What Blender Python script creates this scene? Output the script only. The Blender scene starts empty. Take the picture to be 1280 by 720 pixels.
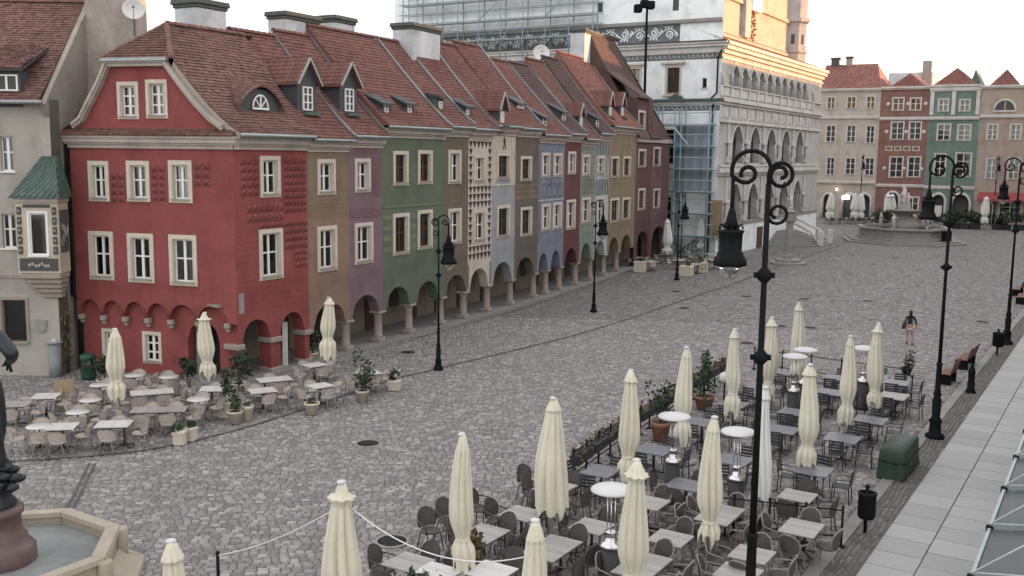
import bpy, bmesh, math, random
from mathutils import Vector, Matrix
random.seed(7)
R = math.radians
SC = bpy.context.scene
COL = SC.collection
# ------------------------------------------------------------------ camera
CAM_H, FPX = 9.0, 1250.0
PITCH, ROLL = math.atan(167.2 / FPX), math.atan(.012)
cam_d = bpy.data.cameras.new('camera')
cam_d.sensor_width = 36.0
cam_d.lens = FPX / 1280 * 36
cam_d.clip_start = .1
cam_d.clip_end = 3000
cam = bpy.data.objects.new('camera', cam_d)
cam.matrix_world = Matrix.Translation((0, 0, CAM_H)) @ Matrix.Rotation(R(90) - PITCH, 4, 'X') @ Matrix.Rotation(ROLL, 4, 'Z')
COL.objects.link(cam)
SC.camera = cam
# ------------------------------------------------------------------ sky and sun
SUN_EL, SUN_AZ = 5.2, 72.0            # elevation, clockwise from +Y
W = bpy.data.worlds.new('World')
SC.world = W
W.use_nodes = True
nt = W.node_tree
sky = nt.nodes.new('ShaderNodeTexSky')
sky.sky_type = 'NISHITA'
sky.sun_disc = False
sky.sun_elevation = R(SUN_EL)
sky.sun_rotation = R(SUN_AZ)
sky.dust_density = 1.0
sky.air_density = 1.0
sky.ozone_density = 1.0
veil = nt.nodes.new('ShaderNodeMix')          # thin even cloud veil over the whole sky
veil.data_type = 'RGBA'
veil.inputs[0].default_value = .84
veil.inputs[7].default_value = (1.86, 1.79, 1.81, 1)
nt.links.new(sky.outputs[0], veil.inputs[6])
nt.links.new(veil.outputs[2], nt.nodes['Background'].inputs[0])
nt.nodes['Background'].inputs[1].default_value = .15
sl = bpy.data.lights.new('sun', 'SUN')
sl.energy = 1.8
sl.angle = R(.5)
sl.color = (1.0, .48, .20)
sun = bpy.data.objects.new('sun', sl)
az = R(SUN_AZ)
sd = Vector((math.sin(az) * math.cos(R(SUN_EL)), math.cos(az) * math.cos(R(SUN_EL)), math.sin(R(SUN_EL))))
sun.rotation_euler = sd.to_track_quat('Z', 'Y').to_euler()
sun.location = (60, 40, 60)
COL.objects.link(sun)
SC.view_settings.view_transform = 'Standard'
SC.view_settings.look = 'None'
SC.view_settings.gamma = 1
SC.view_settings.use_curve_mapping = False
SC.view_settings.exposure = 2.6

# ------------------------------------------------------------------ helpers
def ray(px, py):
    x, y = px - 640, 360 - py
    c, s = math.cos(ROLL), math.sin(ROLL)
    xr, yr = x * c - y * s, x * s + y * c
    return (xr, FPX * math.cos(PITCH) + yr * math.sin(PITCH), -FPX * math.sin(PITCH) + yr * math.cos(PITCH))

def at(px, py, z=0.0):                       # point at height z seen in that direction
    d = ray(px, py)
    t = (z - CAM_H) / d[2]
    return Vector((d[0] * t, d[1] * t, z))

class Fr:                                    # a vertical facade plane: x along, y into the building, z up
    def __init__(s, a, b):
        s.a = Vector(a[:2]); b = Vector(b[:2])
        s.L = (b - s.a).length
        s.d = (b - s.a) / s.L
        s.n = Vector((-s.d.y, s.d.x))
        s.rot = math.atan2(s.d.y, s.d.x)
    def w(s, x, y, z=0):
        p = s.a + s.d * x + s.n * y
        return Vector((p.x, p.y, z))
    def loc(s, px, py, back=0):
        r = ray(px, py)
        o = s.a + s.n * back
        det = -r[0] * s.d.y + s.d.x * r[1]
        t = (-o.x * s.d.y + s.d.x * o.y) / det
        ss = (r[0] * o.y - r[1] * o.x) / det
        return ss, CAM_H + r[2] * t
    def rect(s, l, r, t, b, back=0):
        x0, z1 = s.loc(l, t, back)
        x1, z0 = s.loc(r, b, back)
        return (x0, x1, z0, z1)

class MB:
    def __init__(s):
        s.v = []; s.f = []; s.m = []; s.sm = []
    def face(s, pts, m=0, smooth=False):
        i = len(s.v)
        s.v.extend(tuple(p) for p in pts)
        s.f.append(tuple(range(i, i + len(pts)))); s.m.append(m); s.sm.append(smooth)
    def mesh(s, vs, fs, m=0, smooth=False):
        i = len(s.v)
        s.v.extend(tuple(p) for p in vs)
        for f in fs:
            s.f.append(tuple(i + k for k in f)); s.m.append(m); s.sm.append(smooth)
    def box(s, x0, x1, y0, y1, z0, z1, m=0):
        v = [(x0, y0, z0), (x1, y0, z0), (x1, y1, z0), (x0, y1, z0), (x0, y0, z1), (x1, y0, z1), (x1, y1, z1), (x0, y1, z1)]
        s.mesh(v, [(0, 3, 2, 1), (4, 5, 6, 7), (0, 1, 5, 4), (1, 2, 6, 5), (2, 3, 7, 6), (3, 0, 4, 7)], m)
    def cbox(s, x0, x1, y0, y1, z0, z1, c=.02, m=0):      # chamfered box
        v = []
        for (z, k) in ((z0, c), (z0 + c, 0), (z1 - c, 0), (z1, c)):
            a, b, e, f = x0 + k, x1 - k, y0 + k, y1 - k
            v += [(a + c, e, z), (b - c, e, z), (b, e + c, z), (b, f - c, z), (b - c, f, z), (a + c, f, z), (a, f - c, z), (a, e + c, z)]
        fs = [tuple(range(7, -1, -1)), tuple(range(24, 32))]
        for r in range(3):
            for k in range(8):
                fs.append((r * 8 + k, r * 8 + (k + 1) % 8, r * 8 + 8 + (k + 1) % 8, r * 8 + 8 + k))
        s.mesh(v, fs, m)
    def obox(s, c, ax, ay, az, m=0):
        c = Vector(c); ax = Vector(ax); ay = Vector(ay); az = Vector(az)
        v = [c + ax * i + ay * j + az * k for k in (-1, 1) for (i, j) in ((-1, -1), (1, -1), (1, 1), (-1, 1))]
        s.mesh(v, [(0, 3, 2, 1), (4, 5, 6, 7), (0, 1, 5, 4), (1, 2, 6, 5), (2, 3, 7, 6), (3, 0, 4, 7)], m)
    def beam(s, p, q, w, h, m=0):
        p = Vector(p); q = Vector(q); d = q - p
        up = Vector((0, 0, 1)) if abs(d.normalized().z) < .95 else Vector((0, 1, 0))
        a = d.cross(up).normalized(); b = a.cross(d).normalized()
        s.obox((p + q) / 2, d / 2, a * w / 2, b * h / 2, m)
    def tube(s, pts, r, n=6, m=0, closed=False, smooth=True, cap=True):
        pts = [Vector(p) for p in pts]
        rs = r if isinstance(r, (list, tuple)) else [r] * len(pts)
        v = []; k = len(pts); prev = None
        for i, p in enumerate(pts):
            if closed: d = pts[(i + 1) % k] - pts[i - 1]
            else: d = pts[min(i + 1, k - 1)] - pts[max(i - 1, 0)]
            d.normalize()
            if prev is None:
                up = Vector((0, 0, 1)) if abs(d.z) < .9 else Vector((0, 1, 0))
                a = d.cross(up).normalized()
            else:
                a = (prev - d * prev.dot(d)).normalized()
            prev = a
            b = d.cross(a)
            for j in range(n):
                t = 2 * math.pi * j / n
                v.append(p + (a * math.cos(t) + b * math.sin(t)) * rs[i])
        fs = []
        for i in range(k if closed else k - 1):
            for j in range(n):
                i2 = (i + 1) % k
                fs.append((i * n + j, i * n + (j + 1) % n, i2 * n + (j + 1) % n, i2 * n + j))
        if cap and not closed:
            fs.append(tuple(range(n - 1, -1, -1))); fs.append(tuple((k - 1) * n + j for j in range(n)))
        s.mesh(v, fs, m, smooth)
    def lathe(s, prof, n=12, c=(0, 0, 0), m=0, smooth=True, a0=0.0, a1=2 * math.pi):
        full = abs(a1 - a0 - 2 * math.pi) < 1e-6
        k = n if full else n + 1
        v = [(c[0] + r * math.cos(a0 + (a1 - a0) * j / n), c[1] + r * math.sin(a0 + (a1 - a0) * j / n), c[2] + z) for r, z in prof for j in range(k)]
        fs = []
        for i in range(len(prof) - 1):
            for j in range(n):
                j2 = (j + 1) % k
                fs.append((i * k + j, i * k + j2, (i + 1) * k + j2, (i + 1) * k + j))
        if full:
            fs.append(tuple(range(k - 1, -1, -1))); fs.append(tuple((len(prof) - 1) * k + j for j in range(k)))
        s.mesh(v, fs, m, smooth)
    def prism(s, poly, y0, y1, m=0):             # polygon in x,z extruded along y
        n = len(poly)
        v = [(x, y0, z) for x, z in poly] + [(x, y1, z) for x, z in poly]
        fs = [tuple(range(n)), tuple(range(2 * n - 1, n - 1, -1))] + [(i, n + i, n + (i + 1) % n, (i + 1) % n) for i in range(n)]
        s.mesh(v, fs, m)
    def data(s, name, mats):
        me = bpy.data.meshes.new(name)
        me.from_pydata(s.v, [], s.f)
        for mt in (mats if isinstance(mats, (list, tuple)) else [mats]): me.materials.append(mt)
        me.polygons.foreach_set('material_index', s.m)
        me.polygons.foreach_set('use_smooth', s.sm)
        me.update()
        return me
    def build(s, name, mats, parent=None, loc=(0, 0, 0), rz=0.0):
        return ob(name, s.data(name, mats), parent, loc, rz)

def ob(name, me, parent=None, loc=(0, 0, 0), rz=0.0):
    o = bpy.data.objects.new(name, me)
    COL.objects.link(o)
    o.parent = parent
    o.location = loc
    o.rotation_euler = (0, 0, rz)
    return o
def thing(name, label, cat, loc=(0, 0, 0), rz=0.0, group=None):
    o = ob(name, None, None, loc, rz)
    tag(o, label, cat, group)
    return o
def tag(o, label, cat, group=None):
    o['label'] = label; o['category'] = cat
    if group: o['group'] = group
    return o
def struct(o):
    o['kind'] = 'structure'; return o
def stuff(o):
    o['kind'] = 'stuff'; return o
def copy_tree(o, parent=None):
    c = o.copy(); COL.objects.link(c)
    if parent: c.parent = parent
    for ch in list(o.children): copy_tree(ch, c)
    return c
ORD = ['first', 'second', 'third', 'fourth', 'fifth', 'sixth', 'seventh', 'eighth', 'ninth', 'tenth']

# ------------------------------------------------------------------ materials
def mat(name, col, rough=.8, var=.18, scale=1.2, fine=14., bump=.15, bscale=30., metal=0., island=0., spec=.4, streak=0., obrand=0., rare=0., patch=0.):
    m = bpy.data.materials.new(name); m.use_nodes = True
    n = m.node_tree.nodes; l = m.node_tree.links
    b = n['Principled BSDF']
    b.inputs['Roughness'].default_value = rough
    b.inputs['Metallic'].default_value = metal
    b.inputs['Specular IOR Level'].default_value = spec
    tc = n.new('ShaderNodeTexCoord')
    def noise(sc, det=4, vec=None):
        t = n.new('ShaderNodeTexNoise'); t.inputs['Scale'].default_value = sc; t.inputs['Detail'].default_value = det
        l.new(vec or tc.outputs['Object'], t.inputs['Vector']); return t.outputs['Fac']
    def math_(op, a, bb):
        t = n.new('ShaderNodeMath'); t.operation = op
        for i, q in ((0, a), (1, bb)):
            if isinstance(q, (int, float)): t.inputs[i].default_value = q
            else: l.new(q, t.inputs[i])
        return t.outputs[0]
    f = math_('ADD', math_('MULTIPLY', math_('SUBTRACT', noise(scale), .5), 2.2 * var), math_('MULTIPLY', math_('SUBTRACT', noise(fine, 2), .5), 1.2 * var))
    if streak:
        mp = n.new('ShaderNodeMapping'); mp.inputs['Scale'].default_value = (.9, .9, .10); l.new(tc.outputs['Object'], mp.inputs[0])
        f = math_('ADD', f, math_('MULTIPLY', math_('SUBTRACT', noise(1.3, 7, mp.outputs[0]), .5), 1.5 * streak))
    if island:
        g = n.new('ShaderNodeNewGeometry')
        f = math_('ADD', f, math_('MULTIPLY', math_('SUBTRACT', g.outputs['Random Per Island'], .5), 2 * island))
        if rare: f = math_('ADD', f, math_('MULTIPLY', math_('POWER', g.outputs['Random Per Island'], 9.), rare))
    if patch:
        mr = n.new('ShaderNodeMapRange'); mr.inputs[1].default_value = .50; mr.inputs[2].default_value = .62
        l.new(noise(.75, 9), mr.inputs[0]); f = math_('SUBTRACT', f, math_('MULTIPLY', mr.outputs[0], patch))
        m2 = n.new('ShaderNodeMapRange'); m2.inputs[1].default_value = .60; m2.inputs[2].default_value = .66
        l.new(noise(1.7, 6), m2.inputs[0]); f = math_('ADD', f, math_('MULTIPLY', m2.outputs[0], patch * .7))
    if obrand:
        g = n.new('ShaderNodeObjectInfo')
        f = math_('ADD', f, math_('MULTIPLY', math_('SUBTRACT', g.outputs['Random'], .5), 2 * obrand))
        if rare: f = math_('ADD', f, math_('MULTIPLY', math_('POWER', g.outputs['Random'], 9.), rare))
    f = math_('ADD', f, 1.0)
    vm = n.new('ShaderNodeVectorMath'); vm.operation = 'SCALE'
    vm.inputs[0].default_value = col[:3]; l.new(f, vm.inputs['Scale'])
    l.new(vm.outputs[0], b.inputs['Base Color'])
    if bump:
        bp = n.new('ShaderNodeBump'); bp.inputs['Strength'].default_value = bump; bp.inputs['Distance'].default_value = .02
        l.new(noise(bscale, 3), bp.inputs['Height']); l.new(bp.outputs[0], b.inputs['Normal'])
    return m
def glass_mat(name, tint, rough=.05):
    m = bpy.data.materials.new(name); m.use_nodes = True
    n = m.node_tree.nodes; l = m.node_tree.links
    for x in list(n):
        if x.type == 'BSDF_PRINCIPLED': n.remove(x)
    tr = n.new('ShaderNodeBsdfTransparent'); tr.inputs[0].default_value = (*tint, 1)
    gl = n.new('ShaderNodeBsdfGlossy'); gl.inputs['Roughness'].default_value = rough
    lw = n.new('ShaderNodeFresnel'); lw.inputs['IOR'].default_value = 1.75
    mx = n.new('ShaderNodeMixShader')
    l.new(lw.outputs[0], mx.inputs[0]); l.new(tr.outputs[0], mx.inputs[1]); l.new(gl.outputs[0], mx.inputs[2])
    l.new(mx.outputs[0], n['Material Output'].inputs['Surface'])
    return m
def emit_mat(name, col, strength):
    m = bpy.data.materials.new(name); m.use_nodes = True
    b = m.node_tree.nodes['Principled BSDF']
    b.inputs['Base Color'].default_value = (*col, 1)
    b.inputs['Emission Color'].default_value = (*col, 1)
    b.inputs['Emission Strength'].default_value = strength
    return m
def stucco(name, col, var=.10, streak=.10):
    g = sum(col) / 3; col = tuple(min(.86, (c + (g - c) * .20) * 1.15) for c in col)
    return mat(name, col, .88, var * 1.9, .55, 7., .25, 40., streak=streak, spec=.25, patch=.15)

M = {}
M['glass'] = glass_mat('window_glass', (.75, .78, .78))
M['dark_room'] = mat('dark_room', (.075, .077, .075), .9, .1, bump=0)
M['curtain'] = mat('curtain', (.42, .42, .40), .9, .1, 3, bump=0)
M['white_paint'] = mat('white_paint', (.72, .72, .70), .5, .05, bump=.05)
M['dark_wood'] = mat('dark_wood', (.07, .04, .03), .6, .2, 3)
M['surround'] = stucco('window_surround', (.50, .44, .36), .06, .05)
M['stone'] = mat('sandstone', (.30, .26, .22), .85, .2, 2, 20, .4, 25)
M['stone_grey'] = mat('grey_stone', (.26, .25, .24), .85, .2, 2, 20, .4, 25)
M['cornice'] = stucco('cornice_plaster', (.36, .31, .27), .12, .15)
M['cap_dark'] = mat('sooty_cap', (.085, .095, .088), .8, .25, 3, 20, .3, 25)
M['cover'] = mat('grey_cover', (.27, .285, .285), .6, .12, 2, 10, .2, 12)
M['zinc'] = mat('zinc_gutter', (.30, .34, .34), .45, .15, 3, metal=.6)
M['copper'] = mat('green_copper', (.065, .10, .088), .6, .25, 3, 20, .2)
M['slate'] = mat('dark_slate', (.055, .06, .065), .6, .2, 4, island=.15)
M['tile_plain'] = mat('clay_tile_plain', (0.158, 0.084, 0.07), .8, .26, .45, 8., .3, 30, island=.28)
M['tile_pan'] = mat('clay_tile_pan', (0.157, 0.071, 0.058), .8, .26, .45, 8., .3, 30, island=.2)
M['tile_dark'] = mat('clay_tile_dark', (0.091, 0.058, 0.052), .8, .26, .45, 8., .3, 30, island=.2)
M['tile_red'] = mat('clay_tile_red', (0.209, 0.09, 0.072), .8, .22, .45, 8., .3, 30, island=.2)
M['iron'] = mat('black_iron', (.010, .011, .012), .6, .2, 5, bump=.1, spec=.06)
M['rust_iron'] = mat('dark_red_iron', (.030, .016, .014), .5, .25, 5, bump=.1)
M['steel'] = mat('brushed_steel', (.6, .6, .6), .22, .05, bump=0, metal=1.)
M['heater_white'] = mat('heater_reflector', (.54, .54, .53), .5, .04, bump=0)
M['cream'] = mat('cream_canvas', (.62, .59, .47), .9, .14, 1.6, 16, .3, 18, spec=.2, streak=.2)
M['pale_canvas'] = mat('pale_canvas', (.62, .63, .60), .9, .08, 2.5, 16, .3, 18, spec=.2)
M['pole_white'] = mat('white_pole', (.6, .6, .58), .5, .05)
M['wicker'] = mat('light_wicker', (.45, .40, .35), .75, .35, 12, 60, .6, 70)
M['wicker_dark'] = mat('dark_wicker', (.085, .075, .07), .7, .25, 12, 60, .6, 70)
M['frame_dark'] = mat('dark_chair_frame', (.045, .042, .04), .5, .2, 8)
M['frame_tan'] = mat('tan_chair_frame', (.24, .21, .185), .6, .2, 8)
M['plastic_black'] = mat('charcoal_chair', (.028, .03, .033), .55, .2, 8)
M['top_light'] = mat('light_table_top', (.30, .285, .27), .45, .12, 2, 20, .1, island=.12)
M['top_grey'] = mat('grey_table_top', (.125, .13, .145), .38, .12, 2, 20, .1, island=.08)
M['top_pale'] = mat('pale_table_top', (.52, .51, .49), .4, .08, 2, 20, .1, island=.06)
M['terracotta'] = mat('terracotta', (.27, .13, .085), .8, .2, 4)
M['pot_cream'] = mat('cream_pot', (.52, .47, .38), .75, .12, 4)
M['soil'] = mat('soil', (.03, .022, .016), .95, .2)
M['leaf'] = mat('leaf_green', (.035, .065, .028), .6, .3, 6, island=.45, bump=0)
M['leaf_dark'] = mat('leaf_dark', (.022, .042, .024), .6, .3, 6, island=.45, bump=0)
M['leaf_dry'] = mat('leaf_dry', (.12, .095, .05), .8, .3, 6, island=.45, bump=0)
M['petal'] = mat('white_petal', (.75, .74, .72), .7, .1, 6, island=.1, bump=0)
M['tarp'] = mat('green_tarp', (.014, .034, .023), .55, .25, 2, 10, .5, 8)
M['green_paint'] = mat('green_paint', (.016, .062, .042), .5, .15)
M['bench_wood'] = mat('bench_wood', (.17, .075, .05), .6, .2, 4)
M['bronze'] = mat('dark_bronze', (.030, .036, .040), .45, .35, 3, 14, .3, metal=.5)
M['yellow_board'] = mat('yellow_board', (.27, .215, .12), .7, .15)
M['rope'] = mat('white_rope', (.7, .7, .68), .8, .1)
M['sett'] = mat('granite_sett', (.208, .194, .188), .62, .07, .09, 1.2, .5, 25., island=.28, rare=.42, spec=.5)
M['sett_dark'] = mat('granite_sett_dark', (.108, .101, .096), .62, .12, .2, 1.2, .5, 25., island=.28, rare=.3, spec=.5)
M['ground'] = mat('mortar_ground', (.105, .096, .092), .9, .2, .3, 6., .4, 40)
M['slab'] = mat('pavement_slab', (.285, .29, .283), .55, .10, 1.0, 12., .15, 40, island=.1)
M['kerb'] = mat('kerb_granite', (.22, .21, .20), .7, .15, 1., 20, .3, island=.12)
M['limestone'] = mat('fountain_limestone', (.34, .30, .235), .8, .2, 1.6, 14, .4, 25, streak=.15)
M['pink_granite'] = mat('pink_granite', (.11, .070, .066), .45, .3, 4, 40, .1)
M['metal_grey'] = mat('galvanised', (.32, .37, .39), .4, .15, 4, metal=.6)
M['sett_one'] = mat('granite_sett_single', (.208, .194, .188), .62, .10, 2., 8., .5, 25., obrand=.28, rare=.42, spec=.5)
M['slab_one'] = mat('pavement_slab_single', (.285, .287, .277), .55, .16, 1.0, 12., .15, 40, obrand=.12)
M['canopy_glass'] = mat('canopy_glass', (.085, .095, .10), .35, .15, 1.5, 8, 0, spec=.12)
M['canopy_glass'].node_tree.nodes['Principled BSDF'].inputs['Alpha'].default_value = .72
# ------------------------------------------------------------------ facades, windows, roofs
def facade(mb, L, z0, z1, rects, arches=(), piers=None, x0=0.0, m=0, dark=1, reveal=.26, depth=.55, room=.7, y=0.0, topf=None):
    """wall sheet in the plane y with openings; rects (xa,xb,za,zb); arches (xa,xb,zbase,spring,apex,pointed)"""
    cuts = {x0, L}
    for r in rects: cuts |= {r[0], r[1]}
    for a in arches:
        for k in range(11): cuts.add(a[0] + (a[1] - a[0]) * k / 10)
    for p in (piers or []): cuts |= {p[0], p[1]}
    cuts = sorted(c for c in cuts if x0 - 1e-6 <= c <= L + 1e-6)
    cc = [cuts[0]]
    for c in cuts[1:]:
        if c - cc[-1] > 1e-4: cc.append(c)
    def az(a, x):
        u = (2 * x - a[0] - a[1]) / (a[1] - a[0]); u = max(-1, min(1, u))
        if a[5]: return a[3] + (a[4] - a[3]) * (1 - abs(u) ** 1.6) ** .62
        return a[3] + (a[4] - a[3]) * math.sqrt(1 - u * u)
    for xa, xb in zip(cc, cc[1:]):
        xm = (xa + xb) / 2; hs = []
        for r in rects:
            if r[0] < xm < r[1]: hs.append((r[2], r[2], r[3], r[3]))
        for a in arches:
            if a[0] < xm < a[1]:
                za, zb = az(a, xa), az(a, xb)
                hs.append((a[2], a[2], za, zb))
                mb.face([(xa, y, za), (xb, y, zb), (xb, y + depth, zb), (xa, y + depth, za)], m)
        for p in (piers or []):
            if p[0] < xm < p[1]:
                hs.append((p[2], p[2], p[3], p[3]))
                mb.face([(xa, y, p[3]), (xb, y, p[3]), (xb, y + depth, p[3]), (xa, y + depth, p[3])], m)
        hs.sort()
        la = lb = z0
        for h in hs + [(topf(xa), topf(xb), 0, 0) if topf else (z1, z1, z1, z1)]:
            if h[0] - la > 1e-4 or h[1] - lb > 1e-4:
                mb.face([(xa, y, la), (xb, y, lb), (xb, y, h[1]), (xa, y, h[0])], m)
            la, lb = h[2], h[3]
    for r in rects:
        xa, xb, za, zb = r[:4]; yr = y + reveal
        mb.face([(xa, y, za), (xa, y, zb), (xa, yr, zb), (xa, yr, za)], m)
        mb.face([(xb, y, zb), (xb, y, za), (xb, yr, za), (xb, yr, zb)], m)
        mb.face([(xa, y, zb), (xb, y, zb), (xb, yr, zb), (xa, yr, zb)], m)
        mb.face([(xa, y, za), (xa, yr, za), (xb, yr, za), (xb, y, za)], m)
        if room:
            a, b, c, d, y1 = xa - .2, xb + .2, za - .2, zb + .2, yr + room
            mb.face([(a, y1, c), (b, y1, c), (b, y1, d), (a, y1, d)], dark)
            for q in ([(a, yr, c), (a, y1, c), (a, y1, d), (a, yr, d)], [(b, yr, c), (b, y1, c), (b, y1, d), (b, yr, d)],
                      [(a, yr, d), (b, yr, d), (b, y1, d), (a, y1, d)], [(a, yr, c), (b, yr, c), (b, y1, c), (a, y1, c)]): mb.face(q, dark)
    for a in arches:
        for xx in (a[0], a[1]):
            if not piers: mb.face([(xx, y, a[2]), (xx, y, a[3]), (xx, y + depth, a[3]), (xx, y + depth, a[2])], m)

_wc = {}
def window(par, rc, pl=None, t=.17, nx=2, nz=2, sur='surround', sash='white_paint', curtain=None, sillm='stone', proud=.05, split=True, deep=.13):
    x0, x1, z0, z1 = rc
    w = round((x1 - x0) / .04) * .04; h = round((z1 - z0) / .04) * .04
    loc, rz = pl or (Vector((0, 0, 0)), 0.0)
    base = Vector(loc) + Matrix.Rotation(rz, 3, 'Z') @ Vector((x0, 0, z0))
    key = (w, h, t, nx, nz, sur, sash, sillm, proud, deep)
    if key not in _wc:
        a = MB()
        p = -proud
        a.box(0, w, p, .03, h - t, h); a.box(0, w, p, .03, 0, t * .8)
        a.box(0, t, p, .03, t * .8, h - t); a.box(w - t, w, p, .03, t * .8, h - t)
        hi, wi = h - t, w - t
        for q in ((t, t + .025, t * .8, hi), (wi - .025, wi, t * .8, hi)): a.box(q[0], q[1], -.004, deep, q[2], q[3])
        a.box(t + .025, wi - .025, -.004, deep, hi - .025, hi)
        if proud > .03:
            for q in ((t - .03, t, t * .8, h - t), (w - t, w - t + .03, t * .8, h - t)): a.box(q[0], q[1], p - .015, p, q[2], q[3])
        s = MB(); e = .07; ix0, ix1, iz0, iz1 = t, w - t, t * .8, h - t
        s.box(ix0, ix1, deep, deep + .06, iz1 - e, iz1); s.box(ix0, ix1, deep, deep + .06, iz0, iz0 + e)
        s.box(ix0, ix0 + e, deep, deep + .06, iz0 + e, iz1 - e); s.box(ix1 - e, ix1, deep, deep + .06, iz0 + e, iz1 - e)
        for k in range(1, nx):
            c = ix0 + (ix1 - ix0) * k / nx; s.box(c - .055, c + .055, deep - .01, deep + .055, iz0 + e, iz1 - e)
        for k in range(1, nz):
            c = iz0 + (iz1 - iz0) * k / nz + .04 * h * (nz == 2)
            s.box(ix0 + e, ix1 - e, deep + .002, deep + .05, c - .03, c + .03)
        pw, ph = (ix1 - ix0 - .02) / nx, (iz1 - iz0 - .02) / nz
        g = MB(); g.box(0, pw, 0, .008, 0, ph)
        sl_ = MB(); sl_.box(t - .06, w - t + .06, -proud - .07, deep, t * .8 - .05, t * .8 + .012)
        cu = MB()
        k = 7
        for i in range(k):
            u0, u1 = i / k, (i + 1) / k
            f = .03 * (i % 2)
            cu.face([(u0 * .34 * w, f, 0), (u1 * .34 * w, .03 - f, 0), (u1 * .34 * w, .03 - f, h - t * 1.8), (u0 * .34 * w, f, h - t * 1.8)])
        _wc[key] = (a.data('window', M[sur]), s.data('sash', M[sash]), g.data('pane', M['glass']), sl_.data('sill', M[sillm]), cu.data('curtain', M['curtain']), pw, ph)
    a, s, g, si, cu, pw, ph = _wc[key]
    o = ob('window', a, par, base, rz)
    ob('sash', s, o); ob('sill', si, o)
    for i in range(nx):
        for k in range(nz): ob('pane', g, o, (t + .01 + i * pw, deep + .025, t * .8 + .01 + k * ph))
    if curtain is None: curtain = random.random() < .6
    if curtain:
        ob('curtain', cu, o, (w - t - .34 * w, deep + .16, t * .8))
        if random.random() < .35: ob('curtain', cu, o, (t, deep + .16, t * .8))
    return o
def inner(r, t=.17): return (r[0] + t, r[1] - t, r[2] + t * .8, r[3] - t)

class Prof:
    def __init__(s, pts):
        s.p = pts; s.c = [0]
        for (a, b), (c, d) in zip(pts, pts[1:]): s.c.append(s.c[-1] + math.hypot(c - a, d - b))
        s.L = s.c[-1]
    def at(s, v):
        for i in range(len(s.p) - 1):
            if v <= s.c[i + 1] or i == len(s.p) - 2:
                k = (v - s.c[i]) / (s.c[i + 1] - s.c[i]); (a, b), (c, d) = s.p[i], s.p[i + 1]
                return a + (c - a) * k, b + (d - b) * k, (c - a) / (s.c[i + 1] - s.c[i]), (d - b) / (s.c[i + 1] - s.c[i])
def tiles(mb, prof, mp, s0, s1, th, tw, pan=True, holes=()):
    n = max(2, round(prof.L / th)); rnd = random.Random(int(prof.L * 1000) + n)
    for j in range(n):
        va, vb = prof.L * j / n, min(prof.L, prof.L * (j + 1.2) / n)
        a0, z0, da, dz = prof.at(va + 1e-4); a1, z1, _, _ = prof.at(vb)
        sa, sb = s0(a0, z0), s1(a0, z0); sa1, sb1 = s0(a1, z1), s1(a1, z1)
        x = sa - (tw / 2 if (j % 2 and not pan) else 0)
        while x < sb - .03:
            xa, xb = max(x, sa), min(x + tw * .97, sb); x += tw
            if xb - xa < .03: continue
            ua, ub = max(min(xa, sb1), sa1), max(min(xb, sb1), sa1)
            if ub - ua < .01: ua, ub = (ua, ua + .01)
            cxm = (xa + xb) / 2
            if any(h[0] < cxm < h[1] and h[2] < (a0 + a1) / 2 < h[3] for h in holes): continue
            jl = rnd.uniform(-.008, .01); js = rnd.uniform(-.012, .012)
            lo = .05 + jl; up = .012
            P = lambda s_, a, z, l: mp(s_, a - dz * l, z + da * l)
            if pan:
                xm, um = xa * .45 + xb * .55, ua * .45 + ub * .55
                k = .035
                mb.mesh([P(xa, a0 + js, z0, lo - .02), P(xm, a0 + js, z0, lo + k), P(xb, a0 + js, z0, lo - .01), P(ua, a1, z1, up - .01), P(um, a1, z1, up + k), P(ub, a1, z1, up),
                         P(xa, a0, z0, -.02), P(xm, a0, z0, -.02), P(xb, a0, z0, -.02)], [(0, 1, 4, 3), (1, 2, 5, 4), (6, 7, 1, 0), (7, 8, 2, 1)])
            else:
                mb.mesh([P(xa, a0 + js, z0, lo), P(xb, a0 + js, z0, lo + jl), P(ua, a1, z1, up), P(ub, a1, z1, up), P(xa, a0, z0, -.02), P(xb, a0, z0, -.02)], [(0, 1, 3, 2), (4, 5, 1, 0)])
def ridge_caps(mb, p, q, r=.13, step=.34):
    p = Vector(p); q = Vector(q); n = max(1, round((q - p).length / step)); d = (q - p).normalized()
    a = d.cross(Vector((0, 0, 1))).normalized()
    for i in range(n):
        u = p + (q - p) * (i / n); w = p + (q - p) * ((i + 1.12) / n)
        vs = []
        for c, rr in ((u, r * 1.12), (w, r * .92)):
            for k in range(6):
                t = math.pi * k / 5
                vs.append(c + a * math.cos(t) * rr + Vector((0, 0, 1)) * (math.sin(t) * rr * 1.0 - .03))
        mb.mesh(vs, [(k, k + 1, 7 + k, 6 + k) for k in range(5)] + [(5, 4, 3, 2, 1, 0)])

def column(par, x, y, top, r=.2, m='stone', z0=.1):
    b = MB()
    b.cbox(x - r * 1.35, x + r * 1.35, y - r * 1.35, y + r * 1.35, z0, z0 + .22, .03)
    b.lathe([(r * 1.2, z0 + .22), (r * 1.12, z0 + .3), (r, z0 + .36), (r * 1.02, z0 + (top - z0) * .5), (r * .9, top - .36), (r * 1.02, top - .33), (r * .92, top - .28), (r * 1.25, top - .12)], 10, (x, y, 0))
    b.cbox(x - r * 1.5, x + r * 1.5, y - r * 1.5, y + r * 1.5, top - .13, top - .004, .03)
    return b.build('column', M[m], par)

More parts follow.
